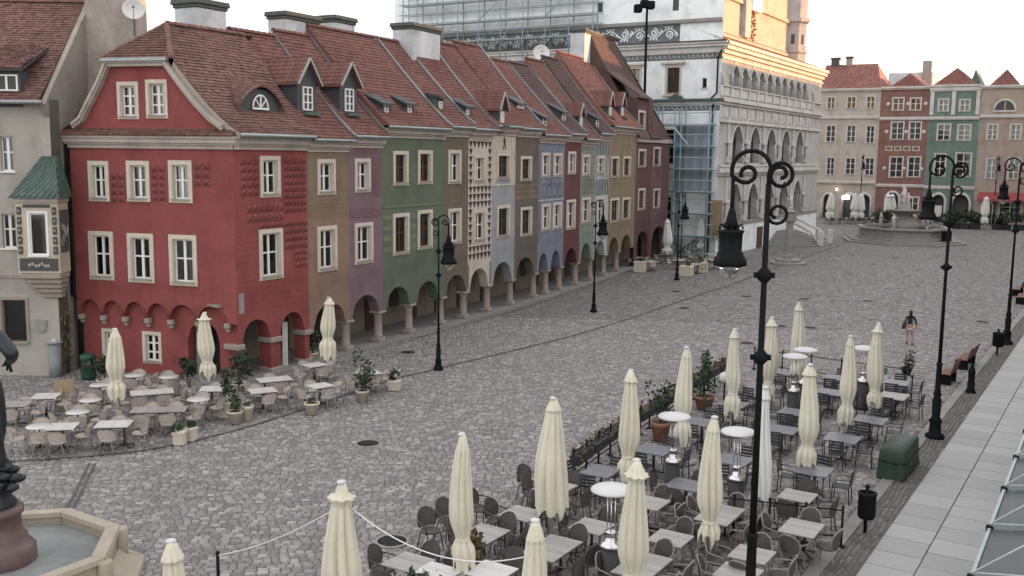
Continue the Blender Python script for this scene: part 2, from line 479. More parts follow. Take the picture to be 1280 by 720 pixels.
def gable_dormer(par, s, y, zb, w, hw, apex, D, tile='tile_pan', wall='slate', win=(.62, 1.0)):
    b = MB(); h = w / 2
    b.prism([(s - h, zb - .5), (s + h, zb - .5), (s + h, zb + hw), (s, zb + apex), (s - h, zb + hw)], y, y + D)
    d = b.build('dormer', M[wall], par)
    r = MB(); o = .16
    sl_ = (apex - hw) / h
    for k in (-1, 1):
        e = s + k * (h + o); ze = zb + hw - o * sl_
        v = [(e, y - .2, ze), (s, y - .2, zb + apex + .03), (s, y + D + .6, zb + apex + .03), (e, y + D + .6, ze)]
        v2 = [(p[0], p[1], p[2] + .07) for p in v]
        r.mesh(v + v2, [(0, 1, 2, 3), (4, 5, 6, 7), (0, 1, 5, 4), (2, 3, 7, 6), (3, 0, 4, 7)])
        n = 6
        for i in range(int((D + .8) / .22)):
            for j in range(n):
                f0, f1 = j / n, (j + 1.1) / n
                pa = Vector((e + (s - e) * f0, 0, ze + (zb + apex + .03 - ze) * f0 + .13)); pb = Vector((e + (s - e) * f1, 0, ze + (zb + apex + .03 - ze) * f1 + .09))
                ya = y - .2 + i * .22; yb = ya + .21; ym = (ya + yb) / 2
                r.mesh([(pa.x, ya, pa.z), (pa.x, ym, pa.z + .035), (pa.x, yb, pa.z), (pb.x, ya, pb.z), (pb.x, ym, pb.z + .035), (pb.x, yb, pb.z), (pa.x, ya, pa.z - .06), (pa.x, yb, pa.z - .06)], [(0, 1, 4, 3), (1, 2, 5, 4), (6, 0, 1, 2, 7)])
    r.build('dormer_roof', M[tile], d)
    g = MB()
    for k in (-1, 1): g.beam((s + k * (h + o), y - .22, zb + hw - o * sl_ + .03), (s, y - .22, zb + apex + .08), .05, .09)
    g.build('bargeboard', M['zinc'], d)
    small_window(d, s, y, zb + .1, win[0], win[1])
    a = MB(); a.box(s - win[0] / 2 - .15, s + win[0] / 2 + .15, y - .35, y - .004, zb - .12, zb + .02); a.build('dormer_apron', M['copper'], d)
    return d
def small_window(par, s, y, z, w, h, nx=2, nz=3, name='dormer_window'):
    b = MB(); e = .06
    x0, x1, z1 = s - w / 2, s + w / 2, z + h
    b.box(x0, x1, y - .07, y - .003, z, z + e); b.box(x0, x1, y - .07, y - .003, z1 - e, z1)
    b.box(x0, x0 + e, y - .07, y - .003, z + e, z1 - e); b.box(x1 - e, x1, y - .07, y - .003, z + e, z1 - e)
    for k in range(1, nx): c = x0 + w * k / nx; b.box(c - .04, c + .04, y - .065, y - .003, z + e, z1 - e)
    for k in range(1, nz): c = z + h * k / nz; b.box(x0 + e, x1 - e, y - .06, y - .003, c - .025, c + .025)
    b.box(x0 + e, x1 - e, y - .03, y - .02, z + e, z1 - e, 1)
    return b.build(name, [M['white_paint'], M['dark_room']], par)
def shed_dormer(par, s, y, zb, w, h, D, rise, win=(.3, .36), tilt=0.0, mt='slate'):
    b = MB(); hw = w / 2
    v = [(s - hw, y, zb - .4), (s + hw, y, zb - .4), (s + hw, y, zb + h), (s - hw, y, zb + h), (s - hw, y + D, zb - .4), (s + hw, y + D, zb - .4), (s + hw, y + D, zb + h + rise), (s - hw, y + D, zb + h + rise)]
    b.mesh(v, [(0, 1, 2, 3), (1, 5, 6, 2), (4, 0, 3, 7), (3, 2, 6, 7)])
    d = b.build('dormer', M[mt], par)
    r = MB(); e = .1
    q = [(s - hw - e, y - .22, zb + h - .04), (s + hw + e, y - .22, zb + h - .04), (s + hw + e, y + D, zb + h + rise + .02), (s - hw - e, y + D, zb + h + rise + .02)]
    q2 = [(p[0], p[1], p[2] + .07) for p in q]
    r.mesh(q + q2, [(3, 2, 1, 0), (4, 5, 6, 7), (0, 1, 5, 4), (1, 2, 6, 5), (2, 3, 7, 6), (3, 0, 4, 7)])
    n = 5
    for i in range(n):
        f0, f1 = i / n, (i + 1) / n
        ya, yb = y - .22 + (D + .22) * f0, y - .22 + (D + .22) * f1
        za, zb2 = zb + h - .04 + (rise + .06) * f0, zb + h - .04 + (rise + .06) * f1
        r.mesh([(s - hw - e, ya, za + .11), (s + hw + e, ya, za + .11), (s + hw + e, yb, zb2 + .08), (s - hw - e, yb, zb2 + .08), (s - hw - e, ya, za + .06), (s + hw + e, ya, za + .06)], [(0, 1, 2, 3), (4, 5, 1, 0)])
    r.build('dormer_roof', M['slate'], d)
    small_window(d, s, y, zb + .06, win[0], win[1], 1, 2)
    return d
def chimney(par, x0, x1, y0, y1, z0, z1, m='chimney_white', cap='zinc', pots=0):
    b = MB(); b.cbox(x0, x1, y0, y1, z0, z1 - .35, .03)
    c = b.build('chimney', M[m], par)
    k = MB(); k.cbox(x0 - .06, x1 + .06, y0 - .06, y1 + .06, z1 - .35, z1 - .22, .03); k.cbox(x0 - .13, x1 + .13, y0 - .13, y1 + .13, z1 - .22, z1 - .06, .04); k.box(x0 - .1, x1 + .1, y0 - .1, y1 + .1, z1 - .06, z1)
    k.build('chimney_cap', M['cap_dark'], c)
    for i in range(pots):
        p = MB(); xx = x0 + (x1 - x0) * (i + .5) / pots; yy = (y0 + y1) / 2
        p.lathe([(.11, z1), (.1, z1 + .3), (.13, z1 + .34)], 8, (xx, yy, 0)); p.tube([(xx, yy, z1 + .34), (xx, yy, z1 + .9)], .015, 4)
        p.build('chimney_pot', M['stone_grey'], c)
    return c
M['chimney_white'] = stucco('chimney_white', (.46, .48, .50), .18, .3)
M['chimney_tan'] = stucco('chimney_tan', (.30, .26, .22), .18, .2)

def row_house(name, label, pa, pb, eave, ridge, rb, wallm, wins, arches, spring, tile, th=.23, tw=.24, pan=True, sash='white_paint', sur='surround', cz=.55, holes=(), wt=.17, nx=2, nz=2, group='merchant houses in the arcaded row', curtain=None, cols=True, verge='zinc'):
    F = Fr(pa, pb); L = F.L
    h = thing(name, label, 'house', F.w(0, 0), F.rot, group)
    b = MB(); DP = 8.0
    ar = [(a[0], a[1], .1, spring, a[2], False) for a in arches]
    ed = [0.0] + [q for a in arches for q in a[:2]] + [L]
    piers = [(ed[i], ed[i + 1], .1, spring) for i in range(0, len(ed), 2) if ed[i + 1] - ed[i] > .01]
    facade(b, L, .1, eave, [inner(r, wt) for r in wins], ar, piers if cols else None)
    for x in (.012, L - .012):
        b.face([(x, .02, 3.05), (x, 2.6, 3.05), (x, 2.6, .1), (x, DP, .1), (x, DP, eave), (x, rb, ridge - .15), (x, .02, eave)])
    b.face([(0, DP, 0), (L, DP, 0), (L, DP, eave), (0, DP, eave)])
    b.build('wall', [M[wallm], M['dark_room']], h)
    p = MB()
    p.box(.003, L - .003, -.34, 2.6, .0, .105, 1)
    p.face([(0, 2.6, .1), (L, 2.6, .1), (L, 2.6, 3.1), (0, 2.6, 3.1)])
    p.face([(0, .0 + .54, 3.05), (L, .54, 3.05), (L, 2.6, 3.05), (0, 2.6, 3.05)])
    rr = random.Random(name + str(L))
    p.build('arcade', [M['arcade_wall'], M['kerb']], h)
    dw = MB(); xd = L * rr.uniform(.3, .6); dw.box(xd - .5, xd + .5, 2.52, 2.6 - .003, .105, 2.25); dw.build('door', M['dark_wood'], h)
    if L > 3.6:
        xw = L * .85; dw = MB(); dw.box(xw - .4, xw + .4, 2.54, 2.597, 1.0, 2.1); dw.build('arcade_window', M['dark_room'], h)
    if cols:
        for a in piers:
            xm = (a[0] + a[1]) / 2
            if a[0] == 0: xm = .0
            if a[1] == L: continue
            column(h, xm, .28, spring)
    for r in wins: window(h, r, t=wt, nx=nx, nz=nz, sash=sash, sur=sur, curtain=curtain)
    c = MB(); e = .004
    zc = eave - cz * .55
    for (y0, z0, z1) in ((-.07, zc, zc + .14), (-.15, zc + .14, zc + .22), (-.24, zc + .22, zc + .36), (-.32, zc + .36, zc + .44)):
        c.box(e, L - e, y0, .02, z0, z1)
    c.build('cornice', M['cornice'], h)
    g = MB(); zg = zc + .50
    g.tube([(0.01, -.42, zg), (L - .01, -.42, zg)], .075, 8); g.build('gutter', M['zinc'], h)
    H = ridge - zg; prof = [(-.42, zg + .06)]
    for t in (.08, .2, .4, .65, 1.0): prof.append((-.42 + (rb + .42) * t, zg + .06 + (H - .06) * t ** 1.13))
    PR = Prof(prof); mp = lambda s, a, z: (s, a, z)
    u = MB()
    n = len(prof)
    u.mesh([(x, a, z) for x in (0.0, L) for a, z in prof] + [(x, 2 * rb + .4, eave) for x in (0.0, L)],
           [(i, n + i, n + i + 1, i + 1) for i in range(n - 1)] + [(n - 1, 2 * n - 1, 2 * n + 1, 2 * n)] + [tuple(range(n)) + (2 * n,), tuple(range(2 * n - 1, n - 1, -1)) + (2 * n + 1,), (0, 2 * n, 2 * n + 1, n)])
    ro = u.build('roof', M[tile], h)
    t = MB(); tiles(t, PR, mp, lambda a, z: .03, lambda a, z: L - .03, th, tw, pan, holes)
    stuff(t.build('roof_tiles', M[tile], ro))
    k = MB(); ridge_caps(k, (0, rb, ridge + .05), (L, rb, ridge + .05)); stuff(k.build('ridge_tiles', M[tile], ro))
    if verge:
        v = MB()
        pts = [(L - .02, a - .02, z + .14) for a, z in prof]
        for q0, q1 in zip(pts, pts[1:]): v.beam(q0, q1, .09, .1)
        v.build('verge', M[verge], ro)
    return h, F, PR
# ------------------------------------------------------------------ colours of the row
M['arcade_wall'] = stucco('arcade_wall', (.24, .20, .155), .15, .25)
M['w_red'] = stucco('red_stucco', (.238, .048, .044), .12, .16)
M['w_red_dark'] = stucco('red_stucco_relief', (.20, .048, .047), .12, .1)
M['w_brown'] = stucco('brown_stucco', (.22, .135, .095), .14, .12)
M['w_brown_band'] = stucco('brown_band', (.185, .135, .085), .2, .1)
M['w_purple'] = stucco('mauve_stucco', (.17, .105, .125), .14, .14)
M['w_purple_band'] = stucco('mauve_band', (.15, .08, .10), .2, .1)
M['w_green'] = stucco('green_stucco', (.10, .130, .085), .12, .14)
M['w_green_light'] = stucco('green_band', (.135, .17, .095), .12, .1)
M['w_olive'] = stucco('olive_brown_stucco', (.13, .105, .075), .12, .12)
M['w_tri'] = stucco('cream_sgraffito', (.46, .41, .34), .1, .1)
M['w_tri_dark'] = stucco('dark_sgraffito', (.045, .036, .030), .2, .1)
M['w_grey'] = stucco('grey_blue_stucco', (.25, .265, .275), .1, .12)
M['w_cream'] = stucco('cream_panel', (.44, .38, .28), .1, .1)
M['w_olive2'] = stucco('moss_stucco', (.115, .10, .075), .14, .12)
M['w_blue'] = stucco('lilac_blue_stucco', (.16, .175, .235), .1, .12)
M['w_blue_dark'] = stucco('dark_blue_figure', (.11, .11, .16), .1, .1)
M['w_dred'] = stucco('dark_red_stucco', (.125, .040, .040), .12, .12)
M['w_mint'] = stucco('mint_stucco', (.17, .205, .17), .1, .12)
M['w_stripe'] = stucco('pale_stripe', (.34, .36, .36), .1, .1)
M['w_stripe_dark'] = stucco('dark_stripe', (.10, .12, .15), .1, .1)
M['w_gold'] = stucco('ochre_stucco', (.205, .155, .085), .12, .12)
M['w_maroon'] = stucco('maroon_stucco', (.105, .050, .050), .12, .12)
M['w_maroon_lit'] = stucco('maroon_stucco_lit_face', (.14, .072, .074), .12, .12)  # paler maroon: the end face's different light is painted into the colour
M['w_beige'] = stucco('beige_stucco', (.32, .295, .25), .08, .14)
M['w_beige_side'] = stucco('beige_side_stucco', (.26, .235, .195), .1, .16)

def panel(par, name, mt, rects, y0=-.012, y1=.004):
    b = MB()
    for (x0, x1, z0, z1) in rects: b.box(x0, x1, y0, y1, z0, z1)
    return b.build(name, M[mt], par)
def band_pattern(par, name, mt, x0, x1, z0, z1, cell, kind, y=-.010, skip=()):
    b = MB(); rnd = random.Random(int(z0 * 100))
    nx = max(1, round((x1 - x0) / cell)); nz = max(1, round((z1 - z0) / cell)); cx = (x1 - x0) / nx; cz = (z1 - z0) / nz
    for i in range(nx):
        for k in range(nz):
            a, c = x0 + i * cx, z0 + k * cz
            if any(s[0] - cx * .3 < a + cx / 2 < s[1] + cx * .3 and s[2] - cz * .4 < c + cz / 2 < s[3] + cz * .4 for s in skip): continue
            if kind == 'tri': b.prism([(a + .01 * cx, c + .95 * cz), (a + .99 * cx, c + .95 * cz), (a + cx * .5, c + .02 * cz)], y, .003)
            elif kind == 'half': b.prism([(a + .04 * cx, c + .04 * cz), (a + .96 * cx, c + .04 * cz), (a + .04 * cx, c + .96 * cz)] if (i + k) % 2 else [(a + .96 * cx, c + .04 * cz), (a + .96 * cx, c + .96 * cz), (a + .04 * cx, c + .04 * cz)], y, .003)
            elif kind == 'bar': b.box(a + .12 * cx, a + .88 * cx, y, .003, c + .15 * cz, c + .85 * cz)
            elif kind == 'frame':
                e = .12
                for q in ((a + e * cx, a + .88 * cx, c + .8 * cz, c + .92 * cz), (a + e * cx, a + .88 * cx, c + .08 * cz, c + .2 * cz), (a + e * cx, a + .22 * cx, c + .2 * cz, c + .8 * cz), (a + .78 * cx, a + .88 * cx, c + .2 * cz, c + .8 * cz)): b.box(q[0], q[1], y, .003, q[2], q[3])
            elif kind == 'stripe': b.box(a + .25 * cx, a + .75 * cx, y, .003, z0, z1)
            elif kind == 'pyr':
                v = [(a + .05 * cx, 0, c + .05 * cz), (a + .95 * cx, 0, c + .05 * cz), (a + .95 * cx, 0, c + .95 * cz), (a + .05 * cx, 0, c + .95 * cz), (a + cx * .5, y, c + cz * .62)]
                b.mesh(v, [(0, 1, 4), (1, 2, 4), (2, 3, 4), (3, 0, 4)])
    return stuff(b.build(name, M[mt], par))

RED, BRN, PUR, GRN, OLV, TRI, GRY, OL2, BLU, DRD, MNT, STR, GLD, MAR, END = [(-10.66, 38.33), (-8.62, 42.01), (-7.27, 44.49), (-6.09, 46.69), (-3.51, 51.65), (-2.41, 53.82), (-1.20, 56.22), (.11, 58.90), (1.55, 61.91), (3.33, 65.72), (4.57, 68.43), (5.78, 71.12), (7.01, 73.95), (9.76, 80.45), (11.71, 85.29)]
def px(a, b, *ws):
    F = Fr(a, b); return [F.rect(*w) for w in ws]
def dormer_at(F, PR, p):                      # back distance where the sight line of pixel p meets the roof
    lo, hi = -.4, 4.0
    for _ in range(40):
        m = (lo + hi) / 2; s, z = F.loc(p[0], p[1], m)
        a0 = 0; zr = PR.p[-1][1]
        for (a, b), (c, d) in zip(PR.p, PR.p[1:]):
            if a <= m <= c: zr = b + (d - b) * (m - a) / (c - a)
        if z > zr: lo = m
        else: hi = m
    return m, s, z

# --- brown
w = px(BRN, PUR, (396, 419, 199, 243), (396, 421, 284, 337))
h, F, PR = row_house('brown_house', 'narrow brown house with painted bands next to the red corner house', BRN, PUR, 9.3, 14.15, 4.2, 'w_brown', w, [(.3, 2.5, 2.45)], 1.45, 'tile_pan')
panel(h, 'painted_frieze', 'w_brown_band', [(.02, 2.8, 6.2, 6.95), (.02, 2.8, 8.82, 8.98), (.02, .5, 7.0, 8.8), (2.0, 2.8, 7.0, 8.8)])
band_pattern(h, 'frieze_ornament', 'w_brown', .05, 2.8, 6.3, 6.85, .18, 'frame', -.02)
band_pattern(h, 'frieze_ornament', 'w_brown', 2.08, 2.75, 7.1, 8.75, .5, 'frame', -.02)
m, s, z = dormer_at(F, PR, (384, 141)); gable_dormer(h, s, m, z, 1.25, 1.35, 2.2, 2.2)
# --- purple
w = px(PUR, GRN, (443, 463, 198, 240), (443, 466, 279, 328))
h, F, PR = row_house('mauve_house', 'narrow mauve house between the brown house and the green one', PUR, GRN, 9.5, 14.4, 4.2, 'w_purple', w, [(.12, 2.25, 2.5)], 1.5, 'tile_pan')
panel(h, 'painted_frieze', 'w_purple_band', [(.02, 2.45, 6.05, 6.5), (.02, 2.45, 8.9, 9.1), (1.75, 2.45, 7.0, 8.8)])
band_pattern(h, 'frieze_ornament', 'w_purple', .05, 2.45, 6.1, 6.45, .3, 'frame', -.02)
m, s, z = dormer_at(F, PR, (436, 142)); gable_dormer(h, s, m, z, 1.25, 1.35, 2.15, 2.2)
# --- green
w = px(GRN, OLV, (491, 510, 188.5, 231.5), (522, 540, 187.5, 230), (490.7, 511, 267.5, 317), (521.7, 540, 263, 310))
h, F, PR = row_house('green_house', 'wide dark green house with four windows and two small roof hatches', GRN, OLV, 10.0, 14.92, 4.3, 'w_green', w, [(.31, 2.29, 2.6), (2.94, 4.95, 2.58)], 1.6, 'tile_pan', sash='dark_wood')
F2 = []
for i, zz in enumerate((4.35, 4.85, 5.35, 5.85)):
    F2 += [(.03, w[2][0] - .1, zz, zz + .22), (w[2][1] + .1, w[3][0] - .1, zz, zz + .22)]
panel(h, 'painted_stripes', 'w_green_light', F2)
panel(h, 'string_course', 'w_green_light', [(.02, 5.58, 6.42, 6.5)], -.03)
for p in ((482, 141), (511, 141)):
    m, s, z = dormer_at(F, PR, p); shed_dormer(h, s, m, z - .05, .85, .42, 1.9, .85)
# --- olive brown
w = px(OLV, TRI, (560, 576, 187, 229.5), (560, 576, 261, 304))
h, F, PR = row_house('olive_brown_house', 'narrow olive brown house with white windows between the green house and the triangle patterned one', OLV, TRI, 10.15, 14.9, 4.2, 'w_olive', w, [(.12, 2.25, 2.62)], 1.6, 'tile_pan')
band_pattern(h, 'painted_panel', 'w_brown_band', .5, 1.5, 6.45, 7.2, .9, 'frame', -.015)
m, s, z = dormer_at(F, PR, (550, 136)); shed_dormer(h, s, m, z - .05, .6, .6, .9, .15, mt='copper')
# --- triangles
w = px(TRI, GRY, (592, 606, 193, 228), (592, 607, 263, 301))
h, F, PR = row_house('triangle_patterned_house', 'cream house covered in a pattern of dark triangles', TRI, GRY, 10.1, 15.1, 4.1, 'w_tri', w, [(.2, 2.4, 2.72)], 1.6, 'tile_pan')
band_pattern(h, 'triangle_sgraffito', 'w_tri_dark', .04, 2.64, 3.2, 9.7, .40, 'tri', -.008, skip=w)
panel(h, 'green_arch_band', 'w_green_light', [(.02, .14, 1.7, 3.0), (2.5, 2.66, 1.7, 3.0)])
m, s, z = dormer_at(F, PR, (580, 143)); shed_dormer(h, max(s, .6), m, z - .05, .8, .42, 1.7, .8)
# --- grey blue
w = px(GRY, OL2, (621, 637, 191, 224), (621, 637, 257, 296))
h, F, PR = row_house('grey_blue_house', 'narrow grey blue house with a cream painted panel around its top window', GRY, OL2, 10.35, 15.3, 4.2, 'w_grey', w, [(.25, 2.7, 2.82)], 1.65, 'tile_pan', sash='dark_wood', verge=None)
panel(h, 'painted_panel', 'w_cream', [(.02, w[0][0] - .05, 7.3, 10.0), (w[0][1] + .05, 2.96, 7.3, 10.0), (w[0][0] - .05, w[0][1] + .05, w[0][3] + .05, 10.0)])
panel(h, 'panel_moulding', 'w_tri', [(.02, 2.96, 9.1, 9.22), (.4, .5, 7.3, 9.9), (2.45, 2.55, 7.3, 9.9), (.02, 2.96, 7.22, 7.32)], -.03)
b = MB()
for q in ([(1.3, 9.25), (1.42, 9.25), (1.5, 9.55), (1.62, 9.25), (1.72, 9.25), (1.6, 9.7), (1.45, 9.7)], [(1.38, 9.62), (1.62, 9.62), (1.66, 9.86), (1.36, 9.86)], [(1.45, 9.86), (1.57, 9.86), (1.57, 9.97), (1.45, 9.97)]): b.prism(q, -.016, .0)
b.build('painted_figure', M['w_tri_dark'], h)
m, s, z = dormer_at(F, PR, (627, 153)); gable_dormer(h, s, m, z - .1, .8, 1.0, 1.7, 1.5, win=(.4, .6))
# --- olive 2
w = px(OL2, BLU, (650.7, 664, 195, 226), (650.7, 664, 259, 294))
h, F, PR = row_house('moss_brown_house', 'moss brown house with brick lines between the grey blue and the lilac blue house', OL2, BLU, 10.3, 15.55, 4.2, 'w_olive2', w, [(.28, 2.85, 2.82)], 1.65, 'tile_pan', sash='dark_wood')
band_pattern(h, 'brick_lines', 'w_brown_band', .05, 3.3, 6.3, 7.3, .33, 'bar', -.012)
m, s, z = dormer_at(F, PR, (650, 137)); shed_dormer(h, s, m, z, 1.1, .3, 1.9, 1.0, win=(.9, .2))
# --- blue
w = px(BLU, DRD, (676.7, 687, 191, 222), (691.7, 702, 191, 221), (676.7, 687, 255, 288), (691, 701, 253, 286))
h, F, PR = row_house('lilac_blue_house', 'lilac blue house with four windows and dark painted figures between them', BLU, DRD, 10.0, 15.0, 4.3, 'w_blue', w, [(.2, 1.7, 2.85), (2.2, 3.75, 2.87)], 1.7, 'tile_pan')
band_pattern(h, 'painted_border', 'w_blue_dark', .05, .42, 3.6, 9.3, .36, 'frame', -.012)
band_pattern(h, 'painted_border', 'w_blue_dark', 1.85, 2.25, 7.0, 9.3, .36, 'frame', -.012)
band_pattern(h, 'painted_figures', 'w_blue_dark', .5, 4.0, 6.2, 7.3, .85, 'frame', -.012)
panel(h, 'string_course', 'w_stripe', [(.02, 4.18, 6.12, 6.2)], -.03)
m, s, z = dormer_at(F, PR, (680, 157)); shed_dormer(h, s, m, z - .1, .8, .55, 2.2, 1.1, win=(.5, .55))
# --- dark red
w = px(DRD, MNT, (710, 719, 189, 218), (708, 718.5, 250, 286))
h, F, PR = row_house('dark_red_house', 'narrow dark red house between the lilac blue and the mint house', DRD, MNT, 10.15, 15.0, 4.1, 'w_dred', w, [(.4, 2.55, 2.8)], 1.7, 'tile_dark')
m, s, z = dormer_at(F, PR, (704, 151)); shed_dormer(h, s, m, z - .1, .85, .6, 2.0, 1.0, win=(.5, .5))
# --- mint
w = px(MNT, STR, (727.7, 736.7, 193, 220), (727, 737, 247, 279))
h, F, PR = row_house('mint_house', 'narrow pale mint house beside the striped house', MNT, STR, 9.85, 15.5, 4.2, 'w_mint', w, [(.4, 2.4, 2.92)], 1.7, 'tile_pan')
band_pattern(h, 'painted_panel', 'w_olive2', .3, 2.7, 6.3, 7.4, .6, 'frame', -.012)
m, s, z = dormer_at(F, PR, (723, 160)); gable_dormer(h, .7, m, z, .75, 1.0, 1.6, 1.5, win=(.4, .7))
# --- stripes
w = px(STR, GLD, (746.7, 755, 195, 218), (745.7, 754, 247, 278))
h, F, PR = row_house('striped_house', 'narrow house painted with vertical grey and white stripes', STR, GLD, 10.3, 15.9, 4.2, 'w_stripe', w, [(.4, 2.55, 2.88)], 1.7, 'tile_dark')
band_pattern(h, 'painted_stripes', 'w_stripe_dark', .05, 3.05, 9.0, 9.95, .38, 'stripe', -.01)
band_pattern(h, 'painted_stripes', 'w_stripe_dark', .05, 3.05, 6.15, 7.3, .38, 'stripe', -.01)
band_pattern(h, 'painted_scrolls', 'w_stripe_dark', .08, .48, 7.4, 9.0, .4, 'frame', -.01)
band_pattern(h, 'painted_scrolls', 'w_stripe_dark', 2.2, 2.95, 7.4, 9.0, .4, 'frame', -.01)
panel(h, 'blue_lower_wall', 'w_blue', [(.02, 3.07, 3.1, 6.1)], -.008) if False else None
m, s, z = dormer_at(F, PR, (746, 158)); shed_dormer(h, s, m, z - .1, .8, .6, 1.8, .9, win=(.5, .5))
# --- ochre
w = px(GLD, MAR, (764, 773, 195, 222), (779, 787.7, 195, 221), (763, 773, 248, 277), (778, 787, 247, 274))
h, F, PR = row_house('ochre_house', 'wide ochre house with a bright red tiled roof near the end of the row', GLD, MAR, 10.9, 16.5, 4.2, 'w_gold', w, [(.4, 2.9, 2.86), (3.6, 6.3, 2.82)], 1.7, 'tile_red', sash='dark_wood')
for p in ((762, 146), (777, 146)):
    m, s, z = dormer_at(F, PR, p); gable_dormer(h, s, m, z, .9, 1.0, 1.75, 1.6, win=(.5, .6))
# --- maroon end house with its second face
F = Fr(MAR, END); L = F.L
h = thing('maroon_end_house', 'maroon house with a tall hipped roof closing the far end of the row', 'house', F.w(0, 0), F.rot, 'merchant houses in the arcaded row')
w = [F.rect(*q) for q in ((798, 806.7, 186, 209), (797.7, 805.7, 236, 262))]
top = F.rect(798, 806, 137, 163)
b = MB(); facade(b, L, 0, 13.6, [inner(r) for r in w] + [inner(top)], [(.9, 4.5, .0, 1.6, 2.8, False)])
b.build('wall', [M['w_maroon'], M['dark_room']], h)
for r in w + [top]: window(h, r, sash='dark_wood')
EB = Vector((13.87, 89.7))
F3 = Fr(END, EB); ploc = (Vector((L, 0, 0)), F3.rot - F.rot)
w3 = [F3.rect(*q) for q in ((817, 825, 184, 208), (817, 824, 236, 260))]
b = MB(); facade(b, F3.L, 0, 10.4, [inner(r, .15) for r in w3], [(.5, F3.L - .6, .0, 1.5, 2.9, False)], depth=.5)
b.face([(F3.L, 0, 0), (F3.L, 8, 0), (F3.L, 8, 10.4), (F3.L, 0, 10.4)])
b.build('end_wall', [M['w_maroon_lit'], M['dark_room']], h, ploc[0], ploc[1])
for r in w3: window(h, r, pl=ploc, sash='dark_wood', t=.15)
b = MB(); b.box(0, L, 2.4, 2.5, 0, 3.2); b.box(L, L + F3.L - .1, 2.4, 2.5, 0, 3.2); b.box(.1, L + F3.L - .1, 2.5, 8, 3.2, 10); b.build('arcade', M['arcade_wall'], h)
c = MB(); c.box(.004, L + .1, -.2, .02, 10.1, 10.45); c.build('cornice', M['cornice'], h)
c = MB(); c.box(-.1, F3.L + .2, -.2, -.003, 10.1, 10.45); c.build('cornice', M['cornice'], h, ploc[0], ploc[1])
# roof: eave line following both faces, ridge running along the row, hip towards the end face
L2 = L + F3.L; rb, rz, rx = 4.2, 18.8, 7.0
rv = [(0, -.35, 10.4), (L2 + .15, -.35, 10.4), (L2 + .15, 8.4, 10.4), (0, rb, rz), (rx, rb, rz), (0, 8.4, 10.4)]
b = MB(); b.mesh(rv, [(0, 1, 4, 3), (1, 2, 4), (2, 5, 3, 4), (0, 3, 5)]); ro = b.build('roof', M['tile_dark'], h)
t = MB(); PRm = Prof([(-.4, 10.42), (1.2, 13.0), (rb, rz)])
tiles(t, PRm, lambda s, a, z: (s, a, z + .03), lambda a, z: .03, lambda a, z: L2 + .15 - (L2 + .15 - rx) * (z - 10.4) / (rz - 10.4), .26, .26, True, holes=[(-.5, 3.3, -1, 1.75)])
v0, v1, v2 = Vector(rv[1]), Vector(rv[2]), Vector(rv[4])
n = 30
for j in range(n):
    f0, f1 = j / n, (j + 1.1) / n
    a, bb = v0.lerp(v2, f0), v1.lerp(v2, f0); a1, b1 = v0.lerp(v2, min(1, f1)), v1.lerp(v2, min(1, f1))
    k = max(1, int((bb - a).length / .26)); nn = (v1 - v0).cross(v2 - v0).normalized()
    for i in range(k):
        p = a.lerp(bb, i / k) + nn * .06; q = a.lerp(bb, (i + .96) / k) + nn * .06; p1 = a1.lerp(b1, i / k) + nn * .02; q1 = a1.lerp(b1, (i + .96) / k) + nn * .02
        t.mesh([p, q, q1, p1, p - nn * .07, q - nn * .07], [(0, 1, 2, 3), (4, 5, 1, 0)])
stuff(t.build('roof_tiles', M['tile_dark'], ro))
k = MB(); ridge_caps(k, (0, rb, rz + .05), (rx, rb, rz + .05)); ridge_caps(k, (L2 + .15, -.35, 10.5), (rx, rb, rz + .05)); ridge_caps(k, (L2 + .15, 8.4, 10.5), (rx, rb, rz + .05)); stuff(k.build('ridge_tiles', M['tile_dark'], ro))
d = MB(); d.mesh([(-.02, -.05, 10.45), (3.3, -.05, 10.45), (3.3, -.05, 13.6), (-.02, -.05, 13.6), (-.02, 3, 10.45), (3.3, 3, 10.45), (3.3, 3, 13.6), (-.02, 3, 13.6)], [(1, 5, 6, 2), (4, 0, 3, 7)]); dd = d.build('dormer', M['w_maroon'], h)
d = MB(); d.mesh([(-.1, -.3, 13.55), (3.4, -.3, 13.55), (3.4, 3.0, 15.9), (-.1, 3.0, 15.9), (-.1, -.3, 13.68), (3.4, -.3, 13.68), (3.4, 3.0, 16.05), (-.1, 3.0, 16.05)], [(3, 2, 1, 0), (4, 5, 6, 7), (0, 1, 5, 4), (1, 2, 6, 5), (3, 0, 4, 7)]); d.build('dormer_roof', M['tile_dark'], dd)

# chimneys that stand on the row's roofs belong to their houses
def chim(owner, a, b, p, y, zt, dz=3.5, depth=1.1, mt='chimney_white', pots=0):
    F = Fr(a, b); x0 = F.loc(p[0], 40, y)[0]; x1 = F.loc(p[1], 40, y)[0]
    o = [q for q in COL.objects if q.parent is None and q.name == owner][0]
    chimney(o, x0, x1, y - depth / 2, y + depth / 2, zt - dz, zt, mt, pots=pots)
chim('brown_house', BRN, PUR, (346, 388), 4.9, 15.45)
chim('green_house', GRN, OLV, (408, 433), 5.0, 15.75, pots=0)
chim('triangle_patterned_house', TRI, GRY, (503, 538), 3.9, 15.95, 5.0, 1.3)
chim('maroon_end_house', MAR, END, (722, 743), 4.6, 18.9, 4.0, 1.2)
chim('maroon_end_house', MAR, END, (751, 763), 4.9, 19.2, 4.0, 1.4)

